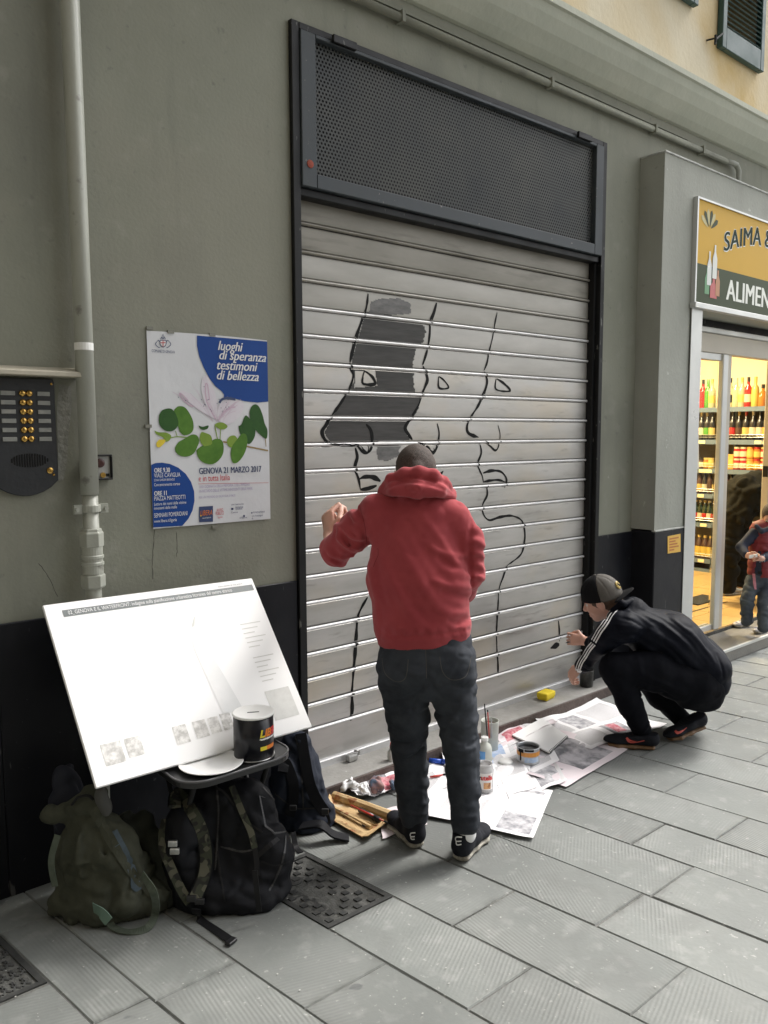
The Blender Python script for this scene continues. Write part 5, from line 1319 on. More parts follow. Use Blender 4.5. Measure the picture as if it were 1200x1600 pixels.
strap('loose_strap', [PZ(306, 1420, .05), PZ(312, 1436, .004), PZ(338, 1454, .003), PZ(362, 1470, .006)], .030, .003, m_web, bb, ZZ)
c_ = PZ(361, 1471, .008); MB().obox(c_, Vector((.018, .006, 0)), Vector((-.004, .010, 0)), Vector((0, 0, .006))).put('buckle', m_black, bb, bev=.002)
for x, y in ((299,1404),(312,1408),(270,1318),(273,1330)):
    d = ray(x, y).normalized(); h = bbv.ray_cast(CP, d)
    if h[0]: MB().obox(h[0]-d*.016, RH*.016, Uv*.010, FH*.006).put('buckle', m_black if y > 1350 else m_chrome, bb, bev=.002)

nb_ = thing('navy_backpack', 'navy backpack standing beside the shutter, its two straps facing out', 'backpack', (1.85, -.2, 0))
s = SDF(.007, .05)
s.t(PD(478, 1265, 3.40), PD(462, 1165, 3.42), (.115, .09), (.075, .07), RH).e(PD(480, 1282, 3.38), (.115, .09, .06), RH, FH).e(PD(445, 1230, 3.36), (.07, .08, .13), RH, FH)
s.cut((0, 0, .002), (0, 0, -1)); s.crumple(.08, .007, seed=10).crumple(.03, .003, seed=11)
for pts, w, a in (([(490,1170),(500,1220),(508,1275)], .010, -.010), ([(448,1190),(455,1240),(460,1285)], .012, -.012), ([(460,1290),(490,1296),(512,1290)], .009, -.010)): s.foldpath([PD(x, y, 3.30) for x, y in pts], w, a)
no_ = s.build('body', m_navy, nb_); nbv = bvh_of(no_)
straps([(470,1146),(476,1185),(484,1225),(496,1252),(510,1272)], .046, m_bagblk, nb_, nbv, 'shoulder_strap', .012, .016)
straps([(432,1168),(446,1192),(458,1222),(458,1252),(452,1274)], .042, m_bagblk, nb_, nbv, 'shoulder_strap', .012, .016)
for pts in ([(462,1150),(470,1200),(474,1262)], [(430,1240),(462,1262),(500,1262)]): on_surface('zip', nbv, [PD(x, y, 3.3) for x, y in pts], .006, m_zip, nb_, 'cam', .003)
straps([(510,1270),(514,1285),(505,1296)], .014, m_web, nb_, nbv, 'strap_end', .006, .003)
strap('hip_belt', [PD(470, 1291, 3.27), PD(500, 1288, 3.24), PZ(520, 1303, .03), PZ(545, 1310, .008)], .05, .008, m_bagblk, nb_, [Vector((0, -.3, 1)), ZZ])
strap('loose_strap', [PD(458, 1300, 3.2), PZ(462, 1322, .01), PZ(470, 1332, .004)], .022, .003, m_web, nb_, ZZ)
MB().obox(PD(508, 1268, 3.24), RH*.014, Uv*.012, FH*.005).put('buckle', m_black, nb_, bev=.002)
MB().obox(PD(458, 1262, 3.22), RH*.014, Uv*.010, FH*.005).put('buckle', m_black, nb_, bev=.002)

s = SDF(.008, .04); s.c(PD(100, 1214, 2.80), PD(106, 1262, 2.80), .045, .052).c(PD(106, 1262, 2.80), PD(112, 1360, 2.86), .052, .06); s.crumple(.06, .008, seed=12); s.cut((0, 0, .002), (0, 0, -1))
o = s.build('rolled_jacket', mat('dark_blue_cloth', (.010, .012, .022), rough=.8)); tag(o, 'rolled dark blue jacket propped against the wall behind the olive bag', 'jacket')
# grey pouch hanging at the board's lower corner
s = SDF(.007, .03); s.e(PD(158, 1244, 2.66), (.022, .02, .035), RH, FH).e(PD(166, 1262, 2.68), (.02, .02, .03), RH, FH); o = s.build('grey_pouch', mat('grey_felt', (.07, .07, .065), rough=.9)); tag(o, 'small grey pouch on top of the olive bag under the board corner', 'pouch')

# ------------------------------------------------------------------ newspapers and painting things
m_news = mat('newsprint', (.80, .79, .80), (.86, .85, .86), 5, rough=.8, bump=.3, bscale=12, bdist=.01)
m_newsp = mat('newsprint_pink', (.68, .60, .63), (.75, .68, .70), 5, rough=.8)
m_npic = mat('news_photo', (.14, .14, .15), (.50, .48, .50), 7, rough=.8, contrast=2.2)
m_npic2 = mat('news_photo_pale', (.20, .20, .22), (.62, .61, .63), 24, rough=.8, contrast=1.2)
m_nred = mat('news_red', (.45, .06, .10), (.6, .3, .32), 50, rough=.8, contrast=2); m_nblue = mat('news_blue', (.25, .38, .60), (.55, .6, .7), 40, rough=.8)
m_ncol = mat('news_columns', (.50, .49, .50), (.70, .69, .70), 3, rough=.8)
def col_mat():
    m = m_ncol; n, l, b = nodes(m); tc = n.new('ShaderNodeUVMap'); 
    w = n.new('ShaderNodeTexWave'); w.bands_direction = 'Y'; w.inputs['Scale'].default_value = 46; w.inputs['Distortion'].default_value = 0
    l.new(tc.outputs[0], w.inputs['Vector']); nz = n.new('ShaderNodeTexNoise'); nz.inputs['Scale'].default_value = 260; l.new(tc.outputs[0], nz.inputs['Vector'])
    mu_ = n.new('ShaderNodeMath'); mu_.operation = 'MULTIPLY'; l.new(w.outputs['Fac'], mu_.inputs[0]); l.new(nz.outputs['Fac'], mu_.inputs[1])
    r = n.new('ShaderNodeMapRange'); r.inputs['From Min'].default_value = .12; r.inputs['From Max'].default_value = .46; r.inputs['To Max'].default_value = .62; l.new(mu_.outputs[0], r.inputs['Value'])
    x = n.new('ShaderNodeMix'); x.data_type = 'RGBA'; x.inputs['A'].default_value = (.80, .79, .80, 1); x.inputs['B'].default_value = (.06, .06, .07, 1)
    l.new(r.outputs[0], x.inputs['Factor']); l.new(x.outputs['Result'], b.inputs['Base Color'])
col_mat()
def sheet(label, corners, z, blocks=(), base=None, amp=.009, seed=0, nu=56, nv=44, cat='newspaper', name='newspaper', bend=None):
    """a loose sheet: corners as photo points on the ground, gently buckled; blocks = printed areas (u0,v0,u1,v1,material)"""
    C4 = [PZ(x, y, z) for x, y in corners]; base = base or m_news; R = random.Random(seed); ph = [R.uniform(0, 6) for _ in range(5)]
    V = []; UV = []
    su = (C4[1]-C4[0]).length; sv = (C4[3]-C4[0]).length
    for j in range(nv+1):
        for i in range(nu+1):
            u, v = i/nu, j/nv
            p = C4[0]*(1-u)*(1-v)+C4[1]*u*(1-v)+C4[2]*u*v+C4[3]*(1-u)*v
            e = .004*math.sin(u*9+ph[0])*(1 if v in (0, 1) else 0)
            h = amp*(.8+math.sin(u*5+ph[1]+2*v)*math.sin(v*4+ph[2])+.45*math.sin((u+v)*11+ph[3])*math.sin((u-v)*8+ph[4]))
            lift = amp*1.2*(max(0, abs(u-.5)-.42)*9+max(0, abs(v-.5)-.42)*9)*(.5+.5*math.sin(7*u+5*v+ph[0]))
            fold = -.004*math.exp(-((u-.5)/.012)**2)
            V.append((p.x+e, p.y+e, z+max(.0008, h+lift+fold+.002))); UV.append((u*su, v*sv))
    F = []; mi = []
    ms = [base]+[b_[4] for b_ in blocks]
    for j in range(nv):
        for i in range(nu):
            F.append((j*(nu+1)+i, j*(nu+1)+i+1, (j+1)*(nu+1)+i+1, (j+1)*(nu+1)+i)); u, v = (i+.5)/nu, (j+.5)/nv; k = 0
            for q, b_ in enumerate(blocks):
                if b_[0] <= u <= b_[2] and b_[1] <= v <= b_[3]: k = q+1
            mi.append(k)
    o = put(name, V, F, ms, None, smooth=True, fmats=mi); uvl = o.data.uv_layers.new(name='UVMap')
    for p in o.data.polygons:
        for li, vi in zip(p.loop_indices, p.vertices): uvl.data[li].uv = UV[vi]
    return tag(o, label, cat, 'newspapers spread on the ground')
C, P1, P2_, RD, BL = m_ncol, m_npic, m_npic2, m_nred, m_nblue
sheet('newspaper sheet under the crouching man\'s shoe, nearest the stone sill', [(834,1130),(932,1097),(1042,1134),(925,1176)], .0005, [(.25,.12,.5,.5,P2_),(.55,.1,.95,.5,C),(.05,.55,.35,.9,C),(.42,.58,.7,.9,P1),(.02,.1,.2,.5,C),(.5,.62,.62,.82,RD)], seed=1)
sheet('newspaper sheet with a big dark photograph of a face, in front of the crouching man', [(866,1140),(981,1173),(884,1232),(762,1190)], .004, [(.18,.12,.9,.62,P1),(.0,.7,.35,.78,C),(.35,.72,.75,.95,P2_),(.02,.12,.14,.6,RD)], base=m_newsp, amp=.005, seed=2)
sheet('newspaper sheet under the sketch pad and the paint tin', [(752,1165),(842,1128),(874,1190),(780,1235)], .008, [(.05,.1,.28,.5,BL),(.3,.55,.9,.9,C),(.35,.1,.9,.5,C),(.05,.6,.25,.9,C)], amp=.003, seed=3)
sheet('newspaper sheet between the feet of the man in red and the sill', [(612,1222),(762,1160),(800,1230),(660,1282)], .003, [(.1,.15,.35,.5,C),(.5,.1,.7,.4,RD),(.72,.5,.95,.9,C),(.1,.6,.4,.9,P2_)], amp=.005, seed=4)
sheet('front newspaper sheet reaching farthest out onto the paving', [(705,1198),(864,1237),(833,1311),(640,1270)], .009, [(.1,.08,.4,.3,C),(.62,.1,.95,.16,P2_),(.66,.22,.78,.55,C),(.82,.22,.94,.55,C),(.70,.62,.97,.95,P2_),(.2,.5,.55,.85,C)], amp=.004, seed=5)
sheet('pinkish newspaper scrap beneath the cardboard paint tray', [(590,1268),(655,1256),(668,1290),(598,1312)], .002, [(.1,.2,.8,.6,C)], base=m_newsp, amp=.003, seed=6)
sheet('crumpled newspaper by the navy backpack with a colour picture', [(530,1216),(606,1196),(640,1228),(560,1252)], .012, [(.35,.2,.75,.7,m_npic),(.55,.5,.95,.95,RD),(.1,.1,.3,.6,C)], amp=.014, seed=7)
sheet('crumpled newspaper sheet pushed against the sill behind the white pad', [(770,1152),(850,1117),(872,1133),(790,1172)], .006, [(.1,.2,.45,.7,RD),(.5,.2,.9,.8,C)], base=m_newsp, amp=.012, seed=8)
sheet('crumpled newspaper sheet behind the right leg of the man in red', [(690,1180),(752,1158),(772,1192),(700,1215)], .010, [(.15,.15,.5,.8,C),(.6,.2,.9,.8,P2_)], amp=.010, seed=9)
sheet('newspaper sheet joining the front sheet to the one with the dark photograph', [(768,1188),(848,1162),(886,1224),(800,1262)], .0025, [(.1,.12,.45,.5,C),(.55,.5,.9,.9,P2_)], amp=.008, seed=10)
sheet('newspaper sheet below the jar and the short bottle', [(700,1200),(782,1168),(842,1232),(735,1262)], .0060, [(.55,.1,.9,.4,C),(.1,.55,.4,.9,C)], amp=.006, seed=11)
sheet('narrow newspaper strip along the sill left of the sponge', [(690,1178),(838,1124),(850,1140),(700,1196)], .0015, [(.1,.2,.3,.8,C),(.5,.2,.8,.8,P2_)], amp=.008, seed=12)
# crumpled clear bag on it
s = SDF(.005, .02); 
for i in range(9): s.e(PZ(548+R.uniform(-16, 20), 1222+R.uniform(-10, 12), .025+R.uniform(0, .02)), (.035*R.uniform(.6, 1.2), .02, .016), (R.uniform(-1, 1), 1, .3), (1, .2, R.uniform(-1, 1)))
s.crumple(.02, .007, seed=13); o = s.build('plastic_bag', mat('plastic_film', (.62, .62, .62), (.75, .75, .75), 12, rough=.25, spec=.7)); tag(o, 'crumpled whitish plastic bag on the newspaper by the navy backpack', 'bag')
s = SDF(.005, .02)
for i in range(7): s.e(PZ(600+R.uniform(-18, 14), 1228+R.uniform(-12, 12), .03+R.uniform(0, .03)), (.03*R.uniform(.6, 1.2), .02, .018), (R.uniform(-1, 1), 1, .3), (1, .2, R.uniform(-1, 1)))
s.crumple(.025, .007, seed=14); o = s.build('paint_rag', mat('rag_cloth', (.30, .17, .16), (.07, .10, .15), 16, rough=.85, contrast=3)); tag(o, 'paint stained rag in pink and blue behind the left leg of the man in red', 'rag')
# cardboard tray with brushes
m_card = mat('cardboard', (.50, .33, .15), (.58, .42, .22), 16, rough=.8, bump=.3, bscale=60); add_layer(m_card, 'noise', 22, .60, .64, (.30, .10, .04), .8); add_layer(m_card, 'noise', 9, .58, .66, (.62, .56, .42), .7)
ct = thing('cardboard_tray', 'open cardboard tray stained with paint, holding brushes and a black marker', 'tray', PZ(568, 1275, .02))
q = [PZ(*a, .014) for a in ((522,1248),(606,1280),(575,1308),(516,1272))]
q = [PZ(522,1250,.014), PZ(612,1278,.014), PZ(566,1309,.014), PZ(512,1278,.014)]
MB().prism(q, (0, 0, .004)).put('base', m_card, ct)
a_, b_ = PZ(522, 1243, .03), PZ(618, 1277, .03)
MB().tube([a_, a_.lerp(b_, .5)+Vector((0, 0, .004)), b_], [.020, .019, .021], 8).put('rolled_edge', m_card, ct)
MB().tube([PZ(520,1262,.026), PZ(580,1293,.026)], .011, 7).put('folded_edge', m_card, ct)
MB().prism([q[0]+Vector((0, 0, .004)), q[3]+Vector((0, 0, .004)), q[3]+Vector((-.02, -.005, .03)), q[0]+Vector((-.02, .01, .03))], (.003, .0, .001)).put('flap', m_card, ct)
MB().prism([q[2]+Vector((0, 0, .004)), q[1]+Vector((0, 0, .004)), q[1]+Vector((.015, -.02, .018)), q[2]+Vector((.01, -.025, .012))], (0, 0, .003)).put('flap', m_card, ct)
MB().prism([PZ(545,1262,.02), PZ(600,1282,.02), PZ(592,1292,.02), PZ(540,1272,.02)], (0, 0, .003)).put('divider', m_card, ct)
def stick(name, label, cat, a, b, r, m, tip=None, tm=None, grp=None, parts=()):
    t = thing(name, label, cat, a, grp); MB().tube([a, Vector(a).lerp(Vector(b), .5), b], [r*.8, r, r*.7], 8).put('handle', m, t, smooth=True)
    if tip: d = (Vector(b)-Vector(a)).normalized(); MB().tube([b, b+d*tip*.5, b+d*tip], [r*.9, r*1.2, r*.3], 8).put('bristles', tm or m_frame, t, smooth=True)
    return t
stick('paintbrush', 'red handled paintbrush lying across the cardboard tray', 'paintbrush', PZ(548, 1258, .05), PZ(600, 1283, .04), .004, mat('red_paint', (.5, .04, .03), rough=.4), .02)
stick('paintbrush', 'thin wooden paintbrush lying along the folded edge of the tray', 'paintbrush', PZ(532, 1270, .045), PZ(566, 1289, .04), .0035, m_card, .02)
mk = thing('marker', 'black felt marker lying in the cardboard tray', 'marker', PZ(575, 1272, .03)); a, b = PZ(562, 1265, .035), PZ(584, 1277, .035)
MB().tube([a, b], .011, 10).put('barrel', m_black, mk, smooth=True); MB().tube([b+(b-a)*.01, b+(b-a)*.4], .0125, 10).put('cap', m_frame, mk, smooth=True)
# sketch pad
pd = thing('sketch_pad', 'white sketch pad lying on the newspapers behind the paint tin', 'sketch pad', PZ(850, 1150, .018))
pq = [PZ(*a, .020) for a in ((800,1150),(846,1124),(887,1152),(858,1177))]
MB().prism(pq, (0, 0, .008)).put('pages', mat('drawing_paper', (.82, .82, .81), rough=.6), pd); MB().prism([p+Vector((0, 0, -.004)) for p in pq], (0, 0, .0035)).put('cover', m_black, pd)
sp = MB()
for i in range(16):
    p = pq[2].lerp(pq[3], (i+.5)/16)+Vector((0, 0, .003)); sp.tube([p+Vector((.004, .006, .007)), p+Vector((-.002, -.006, .004)), p+Vector((0, -.002, -.005))], .0015, 4)
sp.put('spiral', m_frame, pd)['kind'] = 'stuff'
# paint tin
c0 = PZ(825, 1189, .013); c0.z = .014
pt = thing('paint_tin', 'open paint tin full of black paint with a drip down its side, on the newspapers', 'paint tin', c0)
m_tinw = mat('tin_metal', (.50, .51, .53), (.40, .41, .42), 20, rough=.35, metal=.5)
R1 = .056; H1 = .078
MB().lathe([(R1, 0), (R1+.002, .002), (R1, .005), (R1, H1-.004), (R1+.003, H1), (R1-.002, H1+.001), (R1-.004, H1-.004), (R1-.004, H1-.012)], c0, 32, cap=False).put('wall', m_tinw, pt, smooth=True)
MB().lathe([(R1-.0045, H1-.014), (.0005, H1-.015)], c0, 28, cap=False).put('paint', mat('wet_black_paint', (.006, .006, .006), rough=.12, spec=.6), pt)
can_band(c0, R1+.0002, -2.5, 2.2, .040, .062, mat('tin_label_orange', (.62, .26, .04), rough=.4), pt, 'label_band'); can_band(c0, R1+.0002, -1.2, .2, .012, .036, mat('tin_label_blue', (.30, .45, .68), (.6, .65, .7), 60, rough=.4), pt, 'label_band')
on_can(c0, R1+.0006, 0, 0, 'smalto', .014, m_pnavy, pt, math.atan2((CP-c0).x, -(CP-c0).y)+.2, .020, shear=0) if False else None
Ac = math.atan2((CP-c0).x, -(CP-c0).y)
can_band(c0, R1+.0022, Ac-.75, Ac-.62, .018, H1+.001, m_ink, pt, 'paint_drip'); can_band(c0, R1+.0020, Ac-.95, Ac-.40, H1-.018, H1+.001, m_ink, pt, 'paint_drip'); can_band(c0, R1+.0018, Ac-.3, Ac+.5, H1-.010, H1+.001, m_ink, pt, 'paint_drip')
# pot of brushes
c1 = PZ(765, 1171, .006); c1.z = .008
bp1 = thing('brush_pot', 'cloudy plastic pot holding upright paintbrushes, right of the man in red', 'pot', c1)
m_cloud = mat('cloudy_plastic', (.55, .57, .52), (.48, .50, .45), 14, rough=.35, spec=.5)
MB().lathe([(.040, 0), (.044, .004), (.046, .15), (.048, .155), (.044, .155), (.042, .12)], c1, 28, cap=False).put('pot', m_cloud, bp1, smooth=True)
MB().lathe([(.042, .135), (.0005, .135)], c1, 24, cap=False).put('water', mat('murky_water', (.22, .18, .15), rough=.1), bp1)
for i, (dx, px, py, m_, lb) in enumerate(((-.012, 757, 1100, m_frame, 'tall black handled paintbrush standing in the cloudy pot'), (.0, 762, 1112, mats_red if 'mats_red' in globals() else _mats['red_paint'], 'red handled paintbrush standing in the cloudy pot'), (.014, 768, 1124, m_tinw, 'short grey paintbrush standing in the cloudy pot'))):
    tip = PD(px, py, 3.88+.03*i); a = c1+Vector((dx, 0, .03)); stick('paintbrush', lb, 'paintbrush', a, tip, .0038, m_, .018 if i == 1 else None, grp='brushes standing in the pot')
# small bottle with blue label
c2 = PZ(757, 1192, .008); c2.z = .010
wb = thing('glue_bottle', 'short translucent bottle with a blue label beside the man\'s right leg', 'bottle', c2)
MB().lathe([(.034, 0), (.037, .004), (.037, .075), (.030, .092), (.016, .102), (.016, .115)], c2, 24).put('body', m_cloud, wb, smooth=True); MB().lathe([(.018, .115), (.018, .132)], c2, 16).put('cap', m_white, wb)
A2 = math.atan2((CP-c2).x, -(CP-c2).y); can_band(c2, .0375, A2-1.4, A2+.1, .02, .07, mat('label_blue', (.10, .30, .62), rough=.4), wb, 'label')
# nutella jar used for rinsing
c3 = PZ(757, 1236, .010); c3.z = .012
nj = thing('glass_jar', 'glass jar with a red and black lettered label, beside the red hooded man\'s right leg', 'jar', c3)
m_jar = mat('jar_glass', (.66, .66, .66), (.58, .58, .58), 20, rough=.08, spec=.8, trans=.35)
MB().lathe([(.034, 0), (.040, .004), (.042, .03), (.040, .07), (.042, .10), (.036, .118), (.034, .13), (.037, .132), (.031, .132), (.030, .12)], c3, 28, cap=False).put('glass', m_jar, nj, smooth=True)
MB().lathe([(.038, .008), (.039, .055), (.001, .055)], c3, 24, cap=False).put('rinse_water', mat('rinse_water', (.45, .40, .38), rough=.15), nj)
A3 = math.atan2((CP-c3).x, -(CP-c3).y); can_band(c3, .0415, A3-.9, A3+.95, .022, .098, mat('label_white', (.78, .76, .74), rough=.45), nj, 'label')
on_can(c3, .0425, 0, 0, 'n', .030, m_ink, nj, A3-.42, .068, bold=.0015, shear=0); on_can(c3, .0425, 0, 0, 'utella', .030, rdd, nj, A3+.26, .068, bold=.0012, shear=0, sx=.85)
can_band(c3, .0422, A3-.1, A3+.7, .026, .055, mat('label_brown', (.30, .12, .04), (.65, .35, .15), 50, rough=.45, contrast=3), nj, 'label_picture')
# jar lid, marker, pink brush, bottles behind the leg, sponge
o = MB().lathe([(.034, 0), (.036, .003), (.036, .012), (.033, .016), (.001, .016)], Vector((*PZ(790, 1193, .012).xy, .013)), 28, cap=False).put('white_disc', m_white, smooth=True); tag(o, 'round white jar lid lying left of the paint tin', 'lid')
bm_ = thing('blue_marker', 'bright blue marker lying between the legs of the man in red', 'marker', PZ(685, 1192, .015)); a, b = PZ(671, 1188, .022), PZ(690, 1190, .022)
m_mb = mat('marker_blue', (.02, .09, .50), rough=.35); MB().tube([a, b], .012, 10).put('barrel', m_mb, bm_, smooth=True); MB().tube([b+(b-a)*.01, b+(b-a)*.55], .014, 10).put('cap', mat('marker_cap_blue', (.01, .05, .32), rough=.35), bm_, smooth=True)
stick('paintbrush', 'pink handled paintbrush lying between the legs of the man in red', 'paintbrush', PZ(672, 1214, .018), PZ(692, 1211, .018), .006, _mats['red_paint'], .02)
for i, (px, py, h, cm, lb) in enumerate(((612, 1205, .13, _mats['red_paint'], 'slim paint bottle with a red cap behind the left leg of the man in red'), (618, 1196, .10, m_white, 'slim paint bottle with a white cap near the sill'))):
    c = PZ(px, py, .01); c.z = .012; t = thing('paint_bottle', lb, 'bottle', c); MB().lathe([(.018, 0), (.020, .003), (.020, h*.75), (.010, h*.85), (.009, h*.9)], c, 16).put('body', m_cloud, t, smooth=True); MB().lathe([(.010, h*.9), (.007, h*1.1)], c, 12).put('cap', cm, t)
sg_ = PZ(853, 1094, .055)
sp_ = thing('sponge', 'bright yellow sponge resting on the stone sill', 'sponge', Vector((sg_.x, sg_.y, .051)))
m_sp = mat('yellow_sponge', (.80, .60, .02), (.86, .68, .04), 30, rough=.8, bump=.6, bscale=150, bdist=.003)
s = SDF(.003, .006); X_ = Vector((1, .15, 0)).normalized(); Y_ = Vector((-.15, 1, 0)).normalized(); cs = Vector((sg_.x, sg_.y, .075))
s.b(cs+Vector((0, 0, .004)), (.052, .036, .016), X_, Y_, .007).b(cs-Vector((0, 0, .012)), (.048, .032, .012), X_, Y_, .006); s.noise.append((90, .001, .3))
s.build('foam', m_sp, sp_)
# litter flecks on the paving, each a chip of paint or ash
fm = MB(); R = random.Random(5)
for _ in range(150):
    px, py = R.uniform(0, 1200), R.uniform(1240, 1600); p = PZ(px, py, .0)
    if p.y > -.2: continue
    r = R.uniform(.0012, .0045); n = 5; a0 = R.uniform(0, 6); fm.add([(p.x+r*R.uniform(.6, 1.3)*math.cos(a0+k*1.257), p.y+r*R.uniform(.5, 1.2)*math.sin(a0+k*1.257), .0032) for k in range(n)], [tuple(range(n))])
fl_ = fm.put('paint_flecks', mat('fleck', (.36, .36, .34), rough=.8)); fl_['kind'] = 'stuff'; tag(fl_, 'pale flecks of litter scattered on the paving slabs', 'litter')
# ------------------------------------------------------------------ people
m_skin = mat('skin', (.58, .33, .25), (.64, .37, .28), 14, rough=.5, bump=.1, bscale=200, bdist=.001)
nodes(m_skin)[2].inputs['Subsurface Weight'].default_value = .08; nodes(m_skin)[2].inputs['Subsurface Radius'].default_value = (.02, .008, .004)
m_hair = mat('cropped_hair', (.030, .022, .018), (.085, .062, .050), 160, rough=.75, bump=.8, bscale=400, bdist=.003)
m_red = mat('red_fleece', (.30, .043, .052), (.37, .060, .068), 9, rough=.9, bump=.25, bscale=500, bdist=.0008, sheen=.15, spec=.2)
m_jean = mat('charcoal_denim', (.018, .021, .028), (.036, .041, .050), 16, rough=.85, bump=.3, bscale=420, bdist=.001, spec=.25)
add_layer(m_jean, 'noise', 5, .50, .72, (.060, .066, .078), .6, (1, 1, .6))
m_stitch = mat('denim_stitch', (.07, .065, .06), rough=.8)
m_shoe = mat('black_suede', (.006, .007, .011), (.010, .011, .016), 30, rough=.8, spec=.25)
m_sole = mat('worn_white_sole', (.42, .40, .34), (.24, .22, .18), 40, rough=.7, contrast=1.5); m_gum = mat('gum_sole', (.20, .11, .05), (.12, .07, .035), 30, rough=.6)
m_track = mat('black_tracksuit', (.0025, .0034, .0075), (.0045, .0058, .011), 6, rough=.62, spec=.11)
m_trk2 = mat('black_trousers', (.0025, .0030, .005), (.005, .0055, .0085), 9, rough=.8, spec=.1, bump=.2, bscale=400, bdist=.001)
m_stripe = mat('white_stripe', (.74, .74, .74), rough=.6)
m_eye = mat('eye', (.7, .68, .65), rough=.15); m_iris = mat('iris', (.03, .02, .012), rough=.15)

def hand(s, wr, d, n, side, sc=1.0, curl=.6, fr=.0088, thumb=.5, idx=None):
    """palm and five fingers; d = towards the knuckles, n = the way the fingers bend, side = thumb side"""
    d = Vector(d).normalized(); side = Vector(side); side = (side-d*side.dot(d)).normalized(); nn = d.cross(side); n = nn if nn.dot(Vector(n)) > 0 else -nn; wr = Vector(wr)
    s.t(wr+d*.012*sc, wr+d*.075*sc, (.030*sc, .017*sc), (.039*sc, .015*sc), side, k=.014)
    for i in range(4):
        b = wr+d*.080*sc+side*(.029-.0195*i)*sc; L = (.94, 1.04, .98, .78)[i]; cu = curl if idx is None or i > 1 else idx; fan = side*(.10-.07*i)
        a = 0; p = b; r = fr*sc*(1, 1.02, .97, .86)[i]
        for j, (l, da) in enumerate(((.044, .9), (.027, 1.25), (.021, .8))):
            a += cu*da; dd = (d*math.cos(a)+n*math.sin(a)+fan*math.cos(a)).normalized(); q = p+dd*l*L*sc
            s.c(p, q, r, r*.93, k=.0035); p = q; r *= .93
    b = wr+d*.020*sc+side*.022*sc; t1 = b+(d*.62+side*.62+n*.35).normalized()*.042*sc; t2 = t1+(d*.85+side*(.45-.7*thumb)+n*.45*thumb).normalized()*.032*sc; t3 = t2+(d*.8-side*.5*thumb+n*.5*thumb).normalized()*.024*sc
    s.c(b, t1, .014*sc, .011*sc, k=.010).c(t1, t2, .0108*sc, .0096*sc, k=.004).c(t2, t3, .0096*sc, .008*sc, k=.004)
    return p

def head(s, c, f, u, sc=1.0, neck=None):
    """skull, jaw, nose, brow, lips, ears; f = where the face looks, u = crown"""
    f = Vector(f).normalized(); u = Vector(u); u = (u-f*u.dot(f)).normalized(); sd = u.cross(f); c = Vector(c)
    s.e(c+u*.022*sc-f*.006*sc, (.094*sc, .076*sc, .090*sc), f, sd, k=.03).e(c+f*.030*sc-u*.045*sc, (.058*sc, .055*sc, .062*sc), f, sd, k=.03).e(c+f*.060*sc-u*.095*sc, (.022*sc, .026*sc, .018*sc), f, sd, k=.03)
    s.c(c+f*.086*sc+u*.004*sc, c+f*.106*sc-u*.034*sc, .009*sc, .013*sc, k=.010).c(c+f*.098*sc-u*.038*sc-sd*.010*sc, c+f*.098*sc-u*.038*sc+sd*.010*sc, .008*sc, k=.006)
    s.c(c+f*.080*sc+u*.018*sc-sd*.034*sc, c+f*.080*sc+u*.018*sc+sd*.034*sc, .012*sc, k=.012)
    s.c(c+f*.086*sc-u*.062*sc-sd*.016*sc, c+f*.086*sc-u*.062*sc+sd*.016*sc, .0065*sc, k=.005).c(c+f*.084*sc-u*.074*sc-sd*.013*sc, c+f*.084*sc-u*.074*sc+sd*.013*sc, .0075*sc, k=.005)
    for q in (-1, 1):
        s.e(c+f*.086*sc+sd*.031*sc*q-u*.004*sc, (.012*sc, .015*sc, .010*sc), f, sd, k=.008, sub=True)
        s.e(c+sd*.078*sc*q-u*.014*sc-f*.006*sc, (.018*sc, .008*sc, .031*sc), (f-sd*.5*q), sd, k=.006)
        s.e(c+sd*.083*sc*q-u*.012*sc+f*.004*sc, (.009*sc, .005*sc, .017*sc), f, sd, k=.004, sub=True)
        s.e(c+f*.062*sc+sd*.040*sc*q-u*.030*sc, (.024*sc, .020*sc, .022*sc), f, sd, k=.02)
    if neck is not None: s.c(c-u*.050*sc-f*.020*sc, neck, .052*sc, .058*sc, k=.03)
    return f, u, sd
def eyes(parent, c, f, u, sd, sc=1.0):
    for q in (-1, 1):
        p = Vector(c)+f*.076*sc+sd*.031*sc*q-u*.004*sc
        MB().lathe([(.0115*sc*math.sin(a), -.0115*sc*math.cos(a)) for a in [math.pi*i/10 for i in range(11)]], p, 14, ax=f, cap=False).put('eye', m_eye, parent, smooth=True)
        MB().lathe([(.0055*sc, .0108*sc), (.001, .0118*sc)], p, 12, ax=f).put('iris', m_iris, parent, smooth=True)
